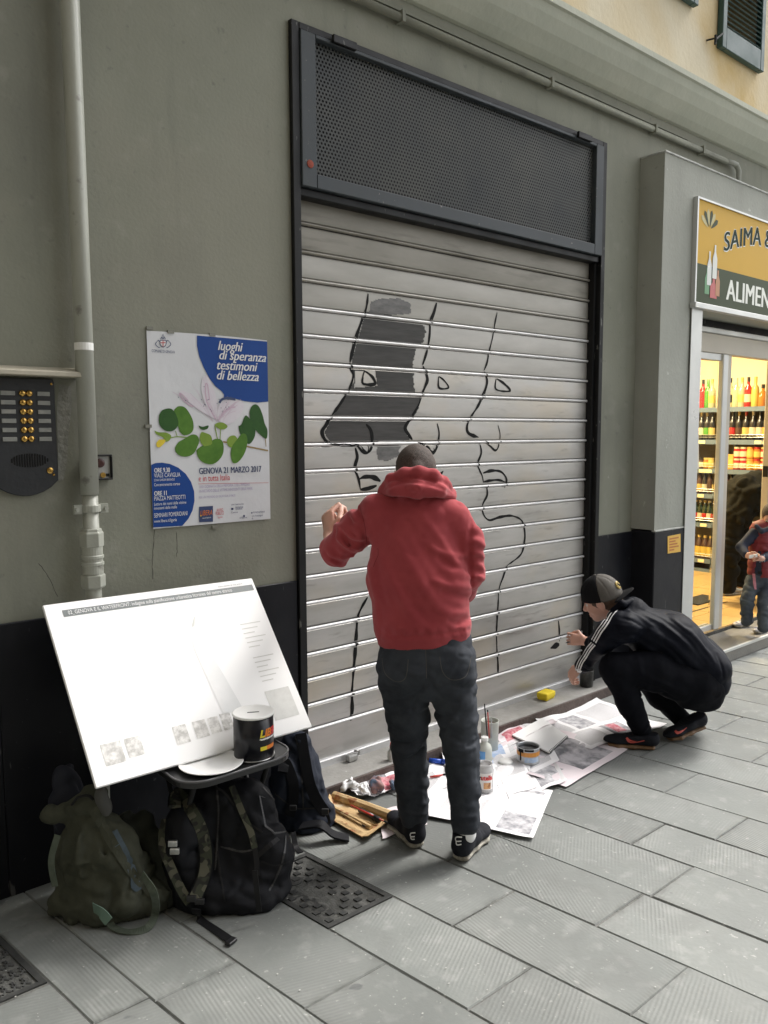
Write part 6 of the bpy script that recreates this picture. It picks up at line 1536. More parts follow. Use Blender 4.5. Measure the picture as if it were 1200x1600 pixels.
def shoe(parent, heel, d, L=.285, mu=None, ms=None, tilt=0.0, high=True, name='shoe', toeup=0.0, mark=None, lace=None):
    """sole on the ground from heel along d; tilt lifts the heel"""
    mu = mu or m_shoe; ms = ms or m_sole
    d = Vector(d).normalized(); sd = ZZ.cross(d).normalized()
    dd = (d*math.cos(tilt)-ZZ*math.sin(tilt)).normalized(); uu = dd.cross(sd)*-1 if dd.cross(sd).z < 0 else dd.cross(sd)
    h = Vector(heel); q = L/.285
    def P(a, b, c_): return h+dd*a*q+sd*b*q+uu*c_*q
    s = SDF(.0035, .02)
    s.t(P(.036, 0, .014), P(.13, .002, .014), (.033*q, .0135*q), (.034*q, .0135*q), sd).t(P(.13, .002, .014), P(.205, .002, .014), (.036*q, .0135*q), (.046*q, .0135*q), sd).t(P(.205, .002, .014), P(.245, 0, .014), (.046*q, .0135*q), (.036*q, .0135*q), sd)
    s.cut(P(0, 0, .027), uu).cut(P(0, 0, .0005), -uu)
    sole_s = s
    s = SDF(.0035, .02)
    s.t(P(.040, 0, .050), P(.12, 0, .058), (.034*q, .034*q), (.036*q, .036*q), sd, k=.03).t(P(.12, 0, .052), P(.20, .002, .034), (.036*q, .032*q), (.042*q, .026*q), sd, k=.03).e(P(.228, 0, .032), (.052*q, .040*q, .027*q), dd, sd, k=.03)
    top = .105 if high else .078
    s.t(P(.050, 0, .06), P(.058, 0, top), (.040*q, .046*q), (.040*q, .050*q), sd, k=.02)
    s.c(P(.10, 0, top-.010), P(.125, 0, top-.022), .024*q, .022*q, k=.02)
    s.cut(P(0, 0, .0275), -uu).cut(P(0, 0, top+.010), uu+dd*.12)
    s.fold(P(.165, -.04, .06), P(.165, .04, .06), .006, -.002).fold(P(.185, -.04, .052), P(.185, .04, .052), .006, -.002).foldpath([P(.012, .0, .05), P(.03, .036, .045), P(.08, .04, .05), P(.12, .038, .05)], .004, .0015)
    up = s.build(name, mu, parent)
    sole_s.build('sole', ms, up)
    bv = bvh_of(up)
    for i in range(4):
        a = .115+.018*i; z = top*.95-.012-.010*i
        on_surface('lace', bv, [P(a, -.018, z+.02), P(a+.004, 0, z+.02), P(a, .018, z+.02)], .005, lace or m_web, up, toward=-uu, lift=.002)
    return up, P, bv, uu

# ---- the man in the red hooded sweatshirt, seen from behind
m1 = thing('person', 'man in a red hooded sweatshirt and dark jeans painting the shutter, seen from behind', 'person', PZ(700, 1335, 0))
S1 = 403.0
hc = PD(650, 741, 3.17); hf = (FH*.86-ZZ*.5+RH*.05); hu = (ZZ*.86+FH*.5)
s = SDF(.0045, .025)
f1, u1, s1 = head(s, hc, hf, hu, 1.0, neck=PD(652, 790, 3.11))
s.t(PD(650, 810, 3.11), PD(655, 900, 3.11), (.15, .085), (.14, .085), RH, k=.05).t(PD(655, 900, 3.11), PD(665, 1030, 3.13), (.14, .085), (.145, .09), RH, k=.05)
s.c(PD(600, 800, 3.12), PD(700, 812, 3.12), .040)
s.ch([PD(582, 800, 3.10), PD(524, 862, 3.22), PD(519, 850, 3.34), PD(516, 836, 3.40)], [.045, .036, .034, .030])
s.ch([PD(708, 822, 3.11), PD(736, 888, 3.13), PD(726, 925, 3.30)], [.036, .033, .026])
for a, k, n in (((632,1065,3.14), (638,1165,3.17), (646,1285,3.215)), ((704,1065,3.12), (720,1170,3.12), (727,1298,3.10))):
    s.ch([PD(*a), PD(*k), PD(*n)], [.075, .050, .038])
wl = PD(516, 838, 3.40)
hand(s, wl, (PD(510, 790, 3.44)-wl), -ZZ*.2+RH*.75+FH*.5, RH*.5-FH*.8, 1.22, .95, thumb=.9)
wr_ = PD(728, 925, 3.30); hand(s, wr_, FH*.8-RH*.5-ZZ*.1, -ZZ, ZZ*.6-RH*.2, .95, .9)
body1 = s.build('body', m_skin, m1)
eyes(m1, hc, f1, u1, s1)
s = SDF(.004, .02); s.e(hc+u1*.026-f1*.010, (.093, .080, .093), f1, s1).c(hc-u1*.02-f1*.075, hc-u1*.06-f1*.055, .03, .03); s.cut(hc+f1*.055+u1*.04, f1*.9-u1*.5).cut(hc-u1*.072, -u1); s.noise.append((160, .0008, 1))
s.e(hc+s1*.081-u1*.012+f1*.012, (.03, .02, .04), f1, s1, k=.004, sub=True).e(hc-s1*.081-u1*.012+f1*.012, (.03, .02, .04), f1, s1, k=.004, sub=True)
s.build('hair', m_hair, m1)
# sweatshirt
s = SDF(.0055, .045)
s.t(PD(651, 812, 3.11), PD(654, 905, 3.10), (.175, .115), (.195, .125), RH).t(PD(654, 905, 3.10), PD(660, 978, 3.115), (.195, .125), (.190, .130), RH)
s.c(PD(590, 796, 3.10), PD(648, 778, 3.10), .062, .055).c(PD(648, 778, 3.10), PD(708, 806, 3.10), .055, .060)
s.ch([PD(588, 804, 3.10), PD(548, 838, 3.17), PD(524, 858, 3.24)], [.073, .068, .062], k=.03).c(PD(526, 860, 3.24), PD(522, 857, 3.33), .062, .046, k=.03)
s.ch([PD(708, 815, 3.10), PD(732, 850, 3.10), PD(735, 893, 3.13)], [.070, .060, .056], k=.02).c(PD(735, 893, 3.13), PD(728, 926, 3.28), .056, .042, k=.03)
s.t(PD(661, 1000, 3.115), PD(662, 1010, 3.115), (.180, .116), (.178, .114), RH, k=.006)
s.cut(PD(660, 1016, 3.0), -ZZ*1.0+RH*.06)
FB = lambda pts, w, a, dep=2.985: s.foldpath([PD(x, y, dep) for x, y in pts], w, a)
# long diagonal drape from the left shoulder to the right hip, as the raised arm pulls the cloth
FB([(598,795),(622,845),(655,905),(690,955),(722,985)], .022, 0.0099); FB([(585,830),(608,880),(640,935),(675,985)], .020, -0.0068); FB([(630,805),(660,855),(690,900),(715,925)], .020, -0.0074)
FB([(655,800),(690,845),(715,885),(735,905)], .018, 0.0074); FB([(600,870),(620,920),(650,965),(690,990)], .018, 0.0062)
FB([(682,868),(700,882),(735,892)], .013, -0.0124); FB([(670,852),(695,866),(738,870)], .013, 0.0099); FB([(688,922),(708,930),(738,936)], .013, -0.0124); FB([(672,905),(700,915),(738,918)], .014, 0.0099)
FB([(676,945),(705,958),(738,955)], .014, 0.0099); FB([(696,968),(716,974),(738,966)], .010, -0.0099)
FB([(568,850),(575,880),(585,930),(590,975)], .016, 0.0062); FB([(584,850),(592,900),(602,950)], .014, -0.0056); FB([(562,800),(570,840),(574,885)], .009, -0.0099, 3.0)
FB([(584,990),(620,994),(665,994),(705,989),(740,982)], .008, -0.0081, 2.99); FB([(600,975),(650,983),(710,978)], .016, 0.0037)
for x in range(592, 738, 9): FB([(x,980),(x+1,988),(x+1,996)], .008, .004*(1 if x % 2 else -1), 2.99)
FB([(737,812),(734,850),(735,890),(738,930)], .009, -.016, 3.0)
s.rings(PD(582, 808, 3.12), PD(530, 855, 3.22), .074, 13, .010, .013, 3, .9).rings(PD(527, 868, 3.22), PD(522, 845, 3.36), .055, 5, .010, .006, 5, .6)
for pts in ([(508,856),(532,872),(560,868)], [(512,872),(532,884),(552,882)], [(545,796),(556,812),(574,818)], [(530,818),(548,838),(568,842)], [(520,836),(544,856),(564,858)]): s.foldpath([PD(x, y, 3.10) for x, y in pts], .011, .010); s.foldpath([PD(x, y+8, 3.11) for x, y in pts], .009, -.010)
for y in (828, 848, 866, 884, 902): s.foldpath([PD(732, y+2, 3.06), PD(745, y-2, 3.04), PD(760, y+6, 3.08)], .011, .008); s.foldpath([PD(732, y+12, 3.06), PD(747, y+8, 3.04), PD(761, y+15, 3.08)], .010, -.008)
s.crumple(.12, .0050, (1, 1, .8), 21).crumple(.045, .0014, (1, 1, 1.3), 22)
hood_o = s.build('sweatshirt', m_red, m1); sw_b = bvh_of(hood_o)
# hood, bunched round the neck with its seam
s = SDF(.0045, .018)
ring = [PD(600, 764, 3.10), PD(612, 750, 3.05), PD(632, 741, 3.015), PD(655, 738, 3.00), PD(678, 744, 3.02), PD(693, 755, 3.06), PD(703, 768, 3.11)]
s.ch(ring, [.020, .024, .025, .025, .025, .024, .020])
ring2 = [PD(597, 772, 3.10), PD(618, 764, 3.02), PD(652, 762, 2.985), PD(686, 766, 3.02), PD(706, 776, 3.10)]
s.ch(ring2, [.020, .026, .030, .026, .020]); s.ch([PD(600, 768, 3.12), PD(614, 772, 3.24), PD(650, 782, 3.29), PD(688, 776, 3.24), PD(704, 772, 3.12)], [.022, .022, .022, .022, .022])
s.e(PD(654, 766, 3.005), (.105, .032, .030), RH, FH)
s.foldpath([PD(x, y, 2.955) for x, y in ((598,768),(625,754),(655,753),(685,760),(706,772))], .007, -.014); s.foldpath([PD(x, y, 2.955) for x, y in ((608,752),(640,746),(672,750),(694,762))], .006, -.006)
s.foldpath([PD(x, y, 2.955) for x, y in ((652,776),(660,768),(668,757))], .0045, -.007); s.foldpath([PD(x, y, 2.95) for x, y in ((618,770),(640,776),(660,779))], .007, .006); s.foldpath([PD(x, y, 2.96) for x, y in ((640,772),(655,768),(650,760))], .005, -.005)
s.crumple(.05, .003, seed=23); s.build('hood', m_red, m1)
on_surface('shoulder_seam', sw_b, [PD(x, y, 3.0) for x, y in ((562,790),(570,820),(573,850),(571,880))], .003, mat('red_seam', (.20, .018, .026), rough=.9), m1, 'cam', .0015)
# bracelet on the raised wrist
MB().tube([wl+Vector((0, 0, -.008))+(RH*math.cos(a)*.031+FH*math.sin(a)*.031)+ZZ*.008*math.cos(a) for a in [2*math.pi*i/16 for i in range(17)]], .0035, 6, cap=False).put('bracelet', m_chrome, m1, smooth=True)
# jeans
s = SDF(.005, .05)
s.t(PD(664, 985, 3.13), PD(667, 1040, 3.125), (.178, .115), (.195, .135), RH)
s.e(PD(630, 1040, 3.08), (.088, .07, .09), RH, FH).e(PD(703, 1038, 3.07), (.088, .07, .09), RH, FH)
s.ch([PD(629, 1066, 3.14), PD(637, 1125, 3.15), PD(639, 1172, 3.17), PD(643, 1225, 3.19), PD(647, 1270, 3.21)], [.098, .082, .072, .067, .063], k=.015)
s.ch([PD(705, 1066, 3.12), PD(715, 1120, 3.12), PD(721, 1175, 3.12), PD(724, 1230, 3.11), PD(727, 1282, 3.10)], [.100, .080, .068, .062, .060], k=.015)
s.cut(PD(640, 1275, 3.2), -ZZ) if False else None
s.e(PD(647, 1305, 3.21), (.08, .08, .035), RH, FH, k=.004, sub=True).e(PD(727, 1323, 3.10), (.08, .08, .038), RH, FH, k=.004, sub=True)
s.rings(PD(637, 1095, 3.14), PD(639, 1150, 3.17), .085, 7, .010, .009, 21, .7).rings(PD(638, 1145, 3.17), PD(641, 1200, 3.18), .074, 8, .009, .011, 22, .7).rings(PD(643, 1215, 3.19), PD(647, 1272, 3.21), .065, 7, .008, .009, 23, .5)
s.rings(PD(710, 1095, 3.12), PD(718, 1150, 3.12), .086, 7, .010, .009, 24, .7).rings(PD(718, 1145, 3.12), PD(722, 1200, 3.12), .070, 8, .009, .011, 25, .7).rings(PD(724, 1220, 3.11), PD(727, 1275, 3.10), .062, 5, .008, .007, 26, .5)
for pts, a in (([(600,1085),(625,1095),(655,1080)], -.009), ([(660,1072),(650,1095),(640,1120)], -.008), ([(672,1070),(690,1090),(720,1098)], -.009), ([(745,1075),(725,1100),(700,1105)], .007), ([(655,1155),(635,1162),(612,1158)], -.012), ([(700,1150),(722,1160),(745,1148)], -.012), ([(612,1170),(635,1178),(660,1170)], .009), ([(704,1168),(722,1174),(745,1166)], .009)):
    s.foldpath([PD(x, y, 3.06) for x, y in pts], .009, a)
s.foldpath([PD(705, 1284, 3.04), PD(727, 1288, 3.04), PD(748, 1283, 3.05)], .005, -.006)
s.foldpath([PD(666, 1010, 2.99), PD(667, 1045, 2.99), PD(667, 1066, 3.03)], .006, -.007)
s.crumple(.085, .0042, (1, 1, 1.9), 24).crumple(.035, .0014, (1, 1, 1.6), 25)
jo = s.build('jeans', m_jean, m1); jb = bvh_of(jo)
for pts in ([(597,1028),(602,1052),(620,1065),(634,1058),(638,1030)], [(687,1026),(692,1050),(706,1062),(728,1056),(736,1026)]):
    on_surface('pocket_stitch', jb, [PD(x, y, 3.0) for x, y in pts], .003, m_stitch, m1, 'cam', .001)
on_surface('centre_seam', jb, [PD(x, y, 3.0) for x, y in ((665,1016),(666,1040),(666,1060))], .003, m_stitch, m1, 'cam', .001)
# socks and shoes
for c_, n_ in (((647, 1285, 3.215), 0), ((727, 1302, 3.10), 1)):
    s = SDF(.004, .01); s.c(PD(c_[0], c_[1]-12, c_[2]), PD(c_[0], c_[1]+0, c_[2]), .042); s.build('sock', m_stripe, m1)
hL, hR = PZ(655, 1321, 0), PZ(716, 1345, 0)
def under(px, py, dep, d, L=.052, z=0.0): p = PD(px, py, dep); p.z = z; return p-Vector(d).normalized()*L
dL = PZ(627, 1282, 0)-PZ(662, 1320, 0); dR = PZ(762, 1298, 0)-PZ(722, 1344, 0)
sh1, P_, b_, u_ = shoe(m1, under(648, 1292, 3.20, dL), dL, .29)
o = text('logo', 'e', .022, m_stripe, sh1, PD(648, 1310, 3.13), RH, ZZ, ext=.0) if False else None
sh2, P_, b_, u_ = shoe(m1, under(723, 1306, 3.10, dR), dR, .29)
for bvv, shh, pts in ((bvh_of(sh2), sh2, [[(722,1308),(713,1308),(713,1314),(721,1314)], [(713,1314),(714,1320),(721,1319)]]), (bvh_of(sh1), sh1, [[(649,1301),(642,1302),(642,1307),(648,1307)], [(642,1307),(643,1311),(648,1311)]])):
    for q in pts: on_surface('logo', bvv, [PD(x, y, 3.0) for x, y in q], .0045, m_stripe, shh, 'cam', .0015, per=3)

# ---- the crouching man
m2 = thing('person', 'man in black tracksuit jacket and cap worn backwards crouching to paint the shutter', 'person', PZ(1020, 1165, 0))
hc2 = PD(941, 936, 4.32); hf2 = (-RH*.85-ZZ*.32+FH*.42); hu2 = (-RH*.36+ZZ*.93)
s = SDF(.0045, .025)
f2, u2, s2 = head(s, hc2, hf2, hu2, 1.0, neck=PD(975, 955, 4.28))
s.t(PD(985, 975, 4.27), PD(1055, 1005, 4.29), (.15, .085), (.14, .09), FH, k=.05).t(PD(1055, 1005, 4.29), PD(1098, 1060, 4.31), (.14, .09), (.15, .09), FH, k=.05)
s.c(PD(972, 972, 4.15), PD(972, 968, 4.42), .045)
s.ch([PD(970, 978, 4.13), PD(937, 1008, 4.20), PD(908, 1040, 4.40)], [.045, .037, .027])
s.ch([PD(966, 972, 4.44), PD(944, 1012, 4.56), PD(916, 1002, 4.70)], [.045, .036, .027])
s.ch([PD(1090, 1070, 4.22), PD(958, 1042, 4.14), PD(1003, 1140, 4.19)], [.085, .055, .038]); s.ch([PD(1088, 1068, 4.42), PD(1000, 1042, 4.46), PD(1068, 1125, 4.46)], [.085, .055, .038])
# near hand low on a dark pot, far hand holding the brush
w1 = PD(905, 1043, 4.41); hand(s, w1, PD(893, 1056, 4.44)-w1, RH*.8+FH*.2, ZZ*.6+FH*.5, .92, .8)
w2 = PD(914, 1001, 4.71); hand(s, w2, PD(896, 999, 4.74)-w2, -ZZ, FH*.2+ZZ*.8, .95, .75, thumb=.9)
b2 = s.build('body', m_skin, m2); eyes(m2, hc2, f2, u2, s2)
s = SDF(.004, .02); s.e(hc2+u2*.020-f2*.012, (.096, .081, .094), f2, s2).e(hc2-u2*.045-f2*.055, (.05, .068, .05), f2, s2); s.cut(hc2+f2*.050, f2).cut(hc2-u2*.080, -u2); s.noise.append((150, .001, 1))
for q in (-1, 1): s.e(hc2+s2*.083*q-u2*.014+f2*.004, (.026, .022, .036), f2, s2, k=.003, sub=True)
s.build('hair', mat('brown_hair', (.07, .038, .022), (.11, .065, .04), 90, rough=.7, bump=.8, bscale=400, bdist=.003), m2)
# cap worn backwards
m_capg = mat('cap_grey', (.075, .068, .058), (.10, .09, .078), 20, rough=.8, bump=.3, bscale=300, bdist=.001); m_capb = mat('cap_black', (.005, .005, .006), rough=.85, spec=.2)
def cap_part(nm, m, cutn, cutp):
    s = SDF(.004, .012); s.e(hc2+u2*.034-f2*.004, (.108, .094, .104), f2, s2).e(hc2+u2*.015-f2*.004, (.110, .094, .06), f2, s2); s.cut(hc2+u2*.010-f2*.01, -u2+f2*.10); s.cut(cutp, cutn)
    for k in range(3):
        a = (k-1)*.9; d = (s2*math.sin(a)+(f2 if nm == 'cap_back' else -f2)*math.cos(a)); s.foldpath([hc2+u2*.140, hc2+u2*.09+d*.075, hc2+u2*.02+d*.104], .004, -.002)
    return s.build(nm, m, m2)
cpt = hc2-f2*.012
cap_part('cap_back', m_capb, -f2, cpt+f2*.0); cap_part('cap_front', m_capg, f2, cpt-f2*.0005)
MB().lathe([(.008, 0), (.009, .002), (.006, .005), (.001, .006)], hc2+u2*.137-f2*.004, 10, ax=u2).put('cap_button', m_capg, m2, smooth=True)
V = []; nu, nv = 12, 6; bc = hc2+u2*.012-f2*.085
for k in (0, 1):
    for j in range(nv+1):
        for i in range(nu+1):
            a = (i/nu-.5)*2; r = j/nv
            wdt = .082*math.sqrt(max(0, 1-(.02+.98*r)**4)) if False else .084*(1-.18*r**3)
            x = a*wdt; ln = (.012+.080*r)*math.sqrt(max(0, 1-(a*.92)**2*.75)); V.append(bc-f2*(ln-.03*(1-math.cos(a*1.1)) )+s2*x+u2*(-.016*a*a+.010*r*r-.003*k-.004))
N = (nu+1)*(nv+1); F = []
for k in (0, 1):
    for j in range(nv):
        for i in range(nu):
            q = (k*N+j*(nu+1)+i, k*N+j*(nu+1)+i+1, k*N+(j+1)*(nu+1)+i+1, k*N+(j+1)*(nu+1)+i); F.append(q if k == 0 else q[::-1])
edge = [j*(nu+1) for j in range(nv+1)]+[nv*(nu+1)+i for i in range(1, nu+1)]+[j*(nu+1)+nu for j in range(nv-1, -1, -1)]
for a, b in zip(edge[:-1], edge[1:]): F.append((a, b, b+N, a+N))
put('cap_brim', V, F, m_capb, m2, smooth=True)
cfb = [o for o in m2.children if o.name.startswith('cap_front')][0]; cb_ = bvh_of(cfb)
m_gold = mat('badge_gold', (.55, .40, .10), (.40, .28, .06), 60, rough=.5)
bdp = PD(965.5, 914, 4.2); d_ = (bdp-CP).normalized(); h_ = cb_.ray_cast(CP, d_)
if h_[0]:
    n_ = h_[1]; bg_ = MB().lathe([(.021, -.004), (.022, .003), (.019, .0045), (.001, .005)], h_[0], 22, ax=n_).put('badge', m_gold, m2)
    MB().lathe([(.0165, .0046), (.0172, .0056), (.0155, .0056)], h_[0], 22, ax=n_, cap=False).put('badge_ring', m_capb, bg_)
    u_n = n_.orthogonal().normalized(); v_n = n_.cross(u_n)
    for a in (-.6, .6, 0): MB().obox(h_[0]+n_*.0062+u_n*.006*a, u_n*.0022, v_n*(.009 if a else .012), n_*.0006).put('badge_mark', m_capb, bg_)
# jacket
s = SDF(.0055, .05)
s.t(PD(988, 976, 4.27), PD(1050, 1003, 4.28), (.165, .115), (.185, .150), FH).t(PD(1050, 1003, 4.28), PD(1096, 1042, 4.30), (.185, .150), (.180, .140), FH)
s.t(PD(1096, 1042, 4.30), PD(1105, 1062, 4.31), (.175, .118), (.165, .105), FH)
s.c(PD(972, 960, 4.27), PD(986, 952, 4.27), .060, .066).c(PD(972, 974, 4.16), PD(970, 970, 4.40), .062, .062)
s.ch([PD(975, 980, 4.13), PD(953, 992, 4.15), PD(940, 1005, 4.20)], [.080, .068, .058], k=.03).c(PD(939, 1006, 4.20), PD(910, 1042, 4.38), .056, .040, k=.03)
s.ch([PD(968, 974, 4.42), PD(946, 1008, 4.54), PD(922, 1004, 4.67)], [.062, .050, .038], k=.03)
s.cut(PD(1107, 1080, 4.3), (ZZ*-.92+RH*.38))
def FJ(pts, w, a, dep=4.12): s.foldpath([PD(x, y, dep) for x, y in pts], w, a)
for pts in ([(995,950),(1035,968),(1075,1000),(1105,1040)], [(1000,985),(1045,1012),(1080,1048)], [(960,962),(990,972),(1020,992)], [(1015,1000),(1050,1030),(1078,1062)]): FJ(pts, .010, -.006)
for pts in ([(1005,960),(1045,982),(1085,1020)], [(990,998),(1030,1022),(1060,1052)], [(1035,1040),(1060,1058),(1090,1068)], [(1050,965),(1090,1000),(1120,1040)]): FJ(pts, .011, .006)
for pts in ([(1120,1020),(1128,1045),(1130,1062)], [(1080,1040),(1090,1055),(1095,1070)]): FJ(pts, .008, -.006)
FJ([(1000,975),(1040,1000),(1080,1035),(1110,1062)], .018, .010); FJ([(985,990),(1020,1012),(1050,1040),(1075,1062)], .016, -.010); FJ([(1010,1010),(1040,1032),(1062,1055)], .012, .009); FJ([(1040,960),(1080,990),(1115,1030)], .016, .006, 4.16); FJ([(975,950),(1000,965),(1030,985)], .012, .007)
FJ([(955,975),(985,980),(1010,982)], .010, .009, 4.06); FJ([(945,995),(975,1003),(1005,1003)], .010, .010, 4.08); FJ([(950,986),(980,992),(1000,992)], .008, -.010, 4.08); FJ([(1060,1030),(1085,1055),(1100,1075)], .010, -.008); FJ([(1068,1066),(1100,1068),(1135,1058)], .004, -.006, 4.16)
s.rings(PD(940, 1005, 4.18), PD(912, 1040, 4.36), .050, 8, .007, .008, 31, .6).rings(PD(985, 985, 4.12), PD(950, 998, 4.15), .072, 6, .009, .008, 33, .7)
s.crumple(.11, .0055, seed=26).crumple(.045, .0015, seed=27)
jk = s.build('jacket', m_track, m2); jkb = bvh_of(jk)
s = SDF(.005, .015); s.ch([PD(958, 954, 4.22), PD(972, 944, 4.20), PD(985, 941, 4.24), PD(988, 945, 4.30), PD(978, 950, 4.36)], [.016, .020, .022, .022, .018]); s.build('collar', m_track, m2)
# three stripes down the sleeve, shoulder to cuff
upst = [(961,947),(952,957),(946,967),(940,976),(934,984),(929,993),(925,1000)]
for k, o_ in enumerate((-0.5, 3.2, 7.0)):
    on_surface('sleeve_stripe', jkb, [PD(x+o_*.85, y+o_*.62, 4.12) for x, y in upst], .0085, m_stripe, m2, 'cam', .002)
lost = [(925,1004),(918,1012),(912,1022),(905,1033),(901,1043),(900,1050)]
for k, o_ in enumerate((-0.5, 3.0, 6.2)):
    on_surface('sleeve_stripe', jkb, [PD(x+o_*.85, y+o_*.62, 4.3) for x, y in lost], .0075, m_stripe, m2, 'cam', .002)
# trousers
s = SDF(.0055, .04)
s.c(PD(1092, 1062, 4.22), PD(1092, 1062, 4.42), .118, .118).e(PD(1095, 1078, 4.24), (.125, .115, .118), RH, FH).e(PD(1095, 1075, 4.42), (.120, .115, .115), RH, FH)
s.ch([PD(1080, 1068, 4.21), PD(1020, 1047, 4.17), PD(960, 1042, 4.14)], [.125, .105, .078], k=.04).ch([PD(962, 1046, 4.14), PD(982, 1092, 4.16), PD(1003, 1140, 4.19)], [.075, .068, .052], k=.025)
s.ch([PD(1080, 1066, 4.43), PD(1030, 1050, 4.45), PD(998, 1046, 4.46)], [.115, .09, .072], k=.04).ch([PD(998, 1048, 4.46), PD(1030, 1088, 4.46), PD(1066, 1124, 4.46)], [.070, .062, .052], k=.025)
s.cut(PD(1118, 1062, 4.3), ZZ*.75+RH*.62)
s.rings(PD(975, 1075, 4.15), PD(1003, 1142, 4.19), .062, 11, .008, .009, 41, .7).rings(PD(1060, 1062, 4.19), PD(970, 1042, 4.14), .095, 7, .012, .007, 42, .5)
s.foldpath([PD(x, y, 4.05) for x, y in ((1000,1066),(1030,1080),(1060,1095))], .012, -.010); s.foldpath([PD(x, y, 4.08) for x, y in ((1000,1052),(1040,1070),(1075,1085))], .012, .008)
s.crumple(.09, .004, seed=28).crumple(.04, .0015, seed=29)
tr2 = s.build('trousers', m_trk2, m2)
s = SDF(.005, .03); s.t(PD(1090, 1058, 4.30), PD(1110, 1078, 4.31), (.125, .085), (.112, .068), FH); s.build('shirt_tail', mat('grey_brown_tee', (.095, .085, .078), (.13, .12, .11), 30, rough=.85), m2)
on_surface('waistband', bvh_of([o for o in m2.children if o.name.startswith('shirt_tail')][0]), [PD(x, y, 4.2) for x, y in ((1108,1082),(1120,1088),(1130,1085),(1133,1074))], .012, mat('pale_waistband', (.42, .41, .40), rough=.8), m2, 'cam', .003)
for c_ in ((1005, 1148, 4.195), (1068, 1132, 4.455)):
    s = SDF(.005, .01); s.c(PD(c_[0]-1, c_[1]-8, c_[2]), PD(c_[0]+3, c_[1]+8, c_[2]), .042); s.build('sock', m_capb, m2)
m_swoosh = mat('coral_red', (.55, .09, .07), rough=.5)
h_a, t_a = PZ(1031, 1172, 0), PZ(936, 1163, 0)
sa, Pa, ba, ua = shoe(m2, h_a, t_a-h_a, .29, m_shoe, m_gum, high=False, name='shoe')
h_b, t_b = PZ(1104, 1148, .0), PZ(1034, 1160, 0)
sb_, Pb, bb2, ub = shoe(m2, h_b+ZZ*.045+(t_b-h_b).normalized()*.0, t_b-h_b, .29, m_shoe, m_gum, tilt=.16, high=False, name='shoe')
for bv, par, pts in ((ba, sa, [[(979,1153),(983,1159),(992,1160),(1007,1157)], [(979,1153),(985,1157),(995,1159)]]), (bb2, sb_, [[(1055,1142),(1058,1146),(1064,1144),(1073,1137)], [(1055,1142),(1060,1144),(1067,1141)]])):
    for q in pts: on_surface('side_mark', bv, [PD(x, y, 4.0) for x, y in q], (.011, .003), m_swoosh, par, 'cam', .0015)
# his brush and the dark pot in his other hand
a, b = PD(884, 1004.5, 4.79), PD(941, 989, 4.66)
t = thing('paintbrush', 'thin brush held to the shutter by the crouching man', 'paintbrush', a)
MB().tube([a+(b-a)*.12, b], [.0028, .0032], 8).put('handle', m_black, t, smooth=True); MB().tube([a, a+(b-a)*.12], [.002, .004], 8).put('bristles', m_frame, t, smooth=True)
pc0 = PY(914, 1071, -.045); pc0.z = .051
pc0 = Vector((pc0.x, -.055, .0508))
t = thing('paint_pot', 'dark paint pot on the sill held by the crouching man\'s near hand', 'pot', pc0)
MB().lathe([(.036, 0), (.040, .003), (.043, .10), (.046, .105), (.041, .105), (.040, .03)], pc0, 26, cap=False).put('pot', mat('dark_pot', (.012, .012, .011), (.05, .05, .045), 20, rough=.35, contrast=2), t, smooth=True)
MB().lathe([(.040, .085), (.001, .085)], pc0, 22, cap=False).put('paint', _mats['wet_black_paint'], t)

# ---- the child in the shop doorway
m3 = thing('person', 'small child in red padded vest and jeans standing on the shop step', 'person', PZ(1172, 985, .10))
D3 = 6.08; q3 = FPX/D3
h3 = PD(1207, 808, 6.10); f3_ = -FH*.75-RH*.55-ZZ*.35
s = SDF(.005, .02)
f3, u3, s3 = head(s, h3, f3_, ZZ, .86, neck=PD(1196, 828, 6.12))
s.t(PD(1193, 838, 6.12), PD(1190, 890, 6.12), (.085, .06), (.08, .06), RH, k=.03)
s.ch([PD(1176, 833, 6.10), PD(1157, 857, 6.08), PD(1168, 868, 5.98)], [.030, .026, .020]).ch([PD(1210, 835, 6.10), PD(1208, 868, 6.06), PD(1190, 873, 5.98)], [.030, .026, .020])
w_ = PD(1167, 868, 5.97); hand(s, w_, RH*.9-ZZ*.1-FH*.1, -FH-ZZ*.3, ZZ, .62, .6); w_ = PD(1189, 873, 5.97); hand(s, w_, -RH*.9+ZZ*.1-FH*.1, -FH-ZZ*.3, ZZ, .62, .6)
s.ch([PD(1180, 900, 6.12), PD(1168, 935, 6.10), PD(1167, 972, 6.10)], [.05, .035, .028]).ch([PD(1200, 900, 6.12), PD(1192, 940, 6.06), PD(1192, 982, 6.02)], [.05, .035, .028])
s.build('body', m_skin, m3); eyes(m3, h3, f3, u3, s3, .86)
s = SDF(.005, .02); s.e(h3+u3*.026-f3*.012, (.088, .076, .086), f3, s3); s.cut(h3+f3*.045+u3*.02, f3*.8-u3*.6).cut(h3-u3*.05, -u3); s.build('hair', m_hair, m3)
m_vest = mat('red_vest', (.17, .010, .016), rough=.6); m_kid = mat('navy_sleeve', (.010, .015, .035), (.016, .022, .045), 20, rough=.8); m_kj = mat('faded_jeans', (.014, .022, .042), (.075, .090, .105), 9, rough=.85, contrast=1.2)
s = SDF(.006, .02); s.t(PD(1193, 832, 6.12), PD(1190, 896, 6.12), (.098, .075), (.092, .072), RH); s.ch([PD(1178, 833, 6.10), PD(1158, 855, 6.08), PD(1165, 866, 6.00)], [.040, .036, .030]).ch([PD(1209, 835, 6.10), PD(1208, 866, 6.06), PD(1194, 872, 6.00)], [.040, .036, .030]); s.rings(PD(1175, 838, 6.09), PD(1158, 856, 6.08), .036, 5, .006, .006, 3); so_ = s.build('shirt', m_kid, m3)
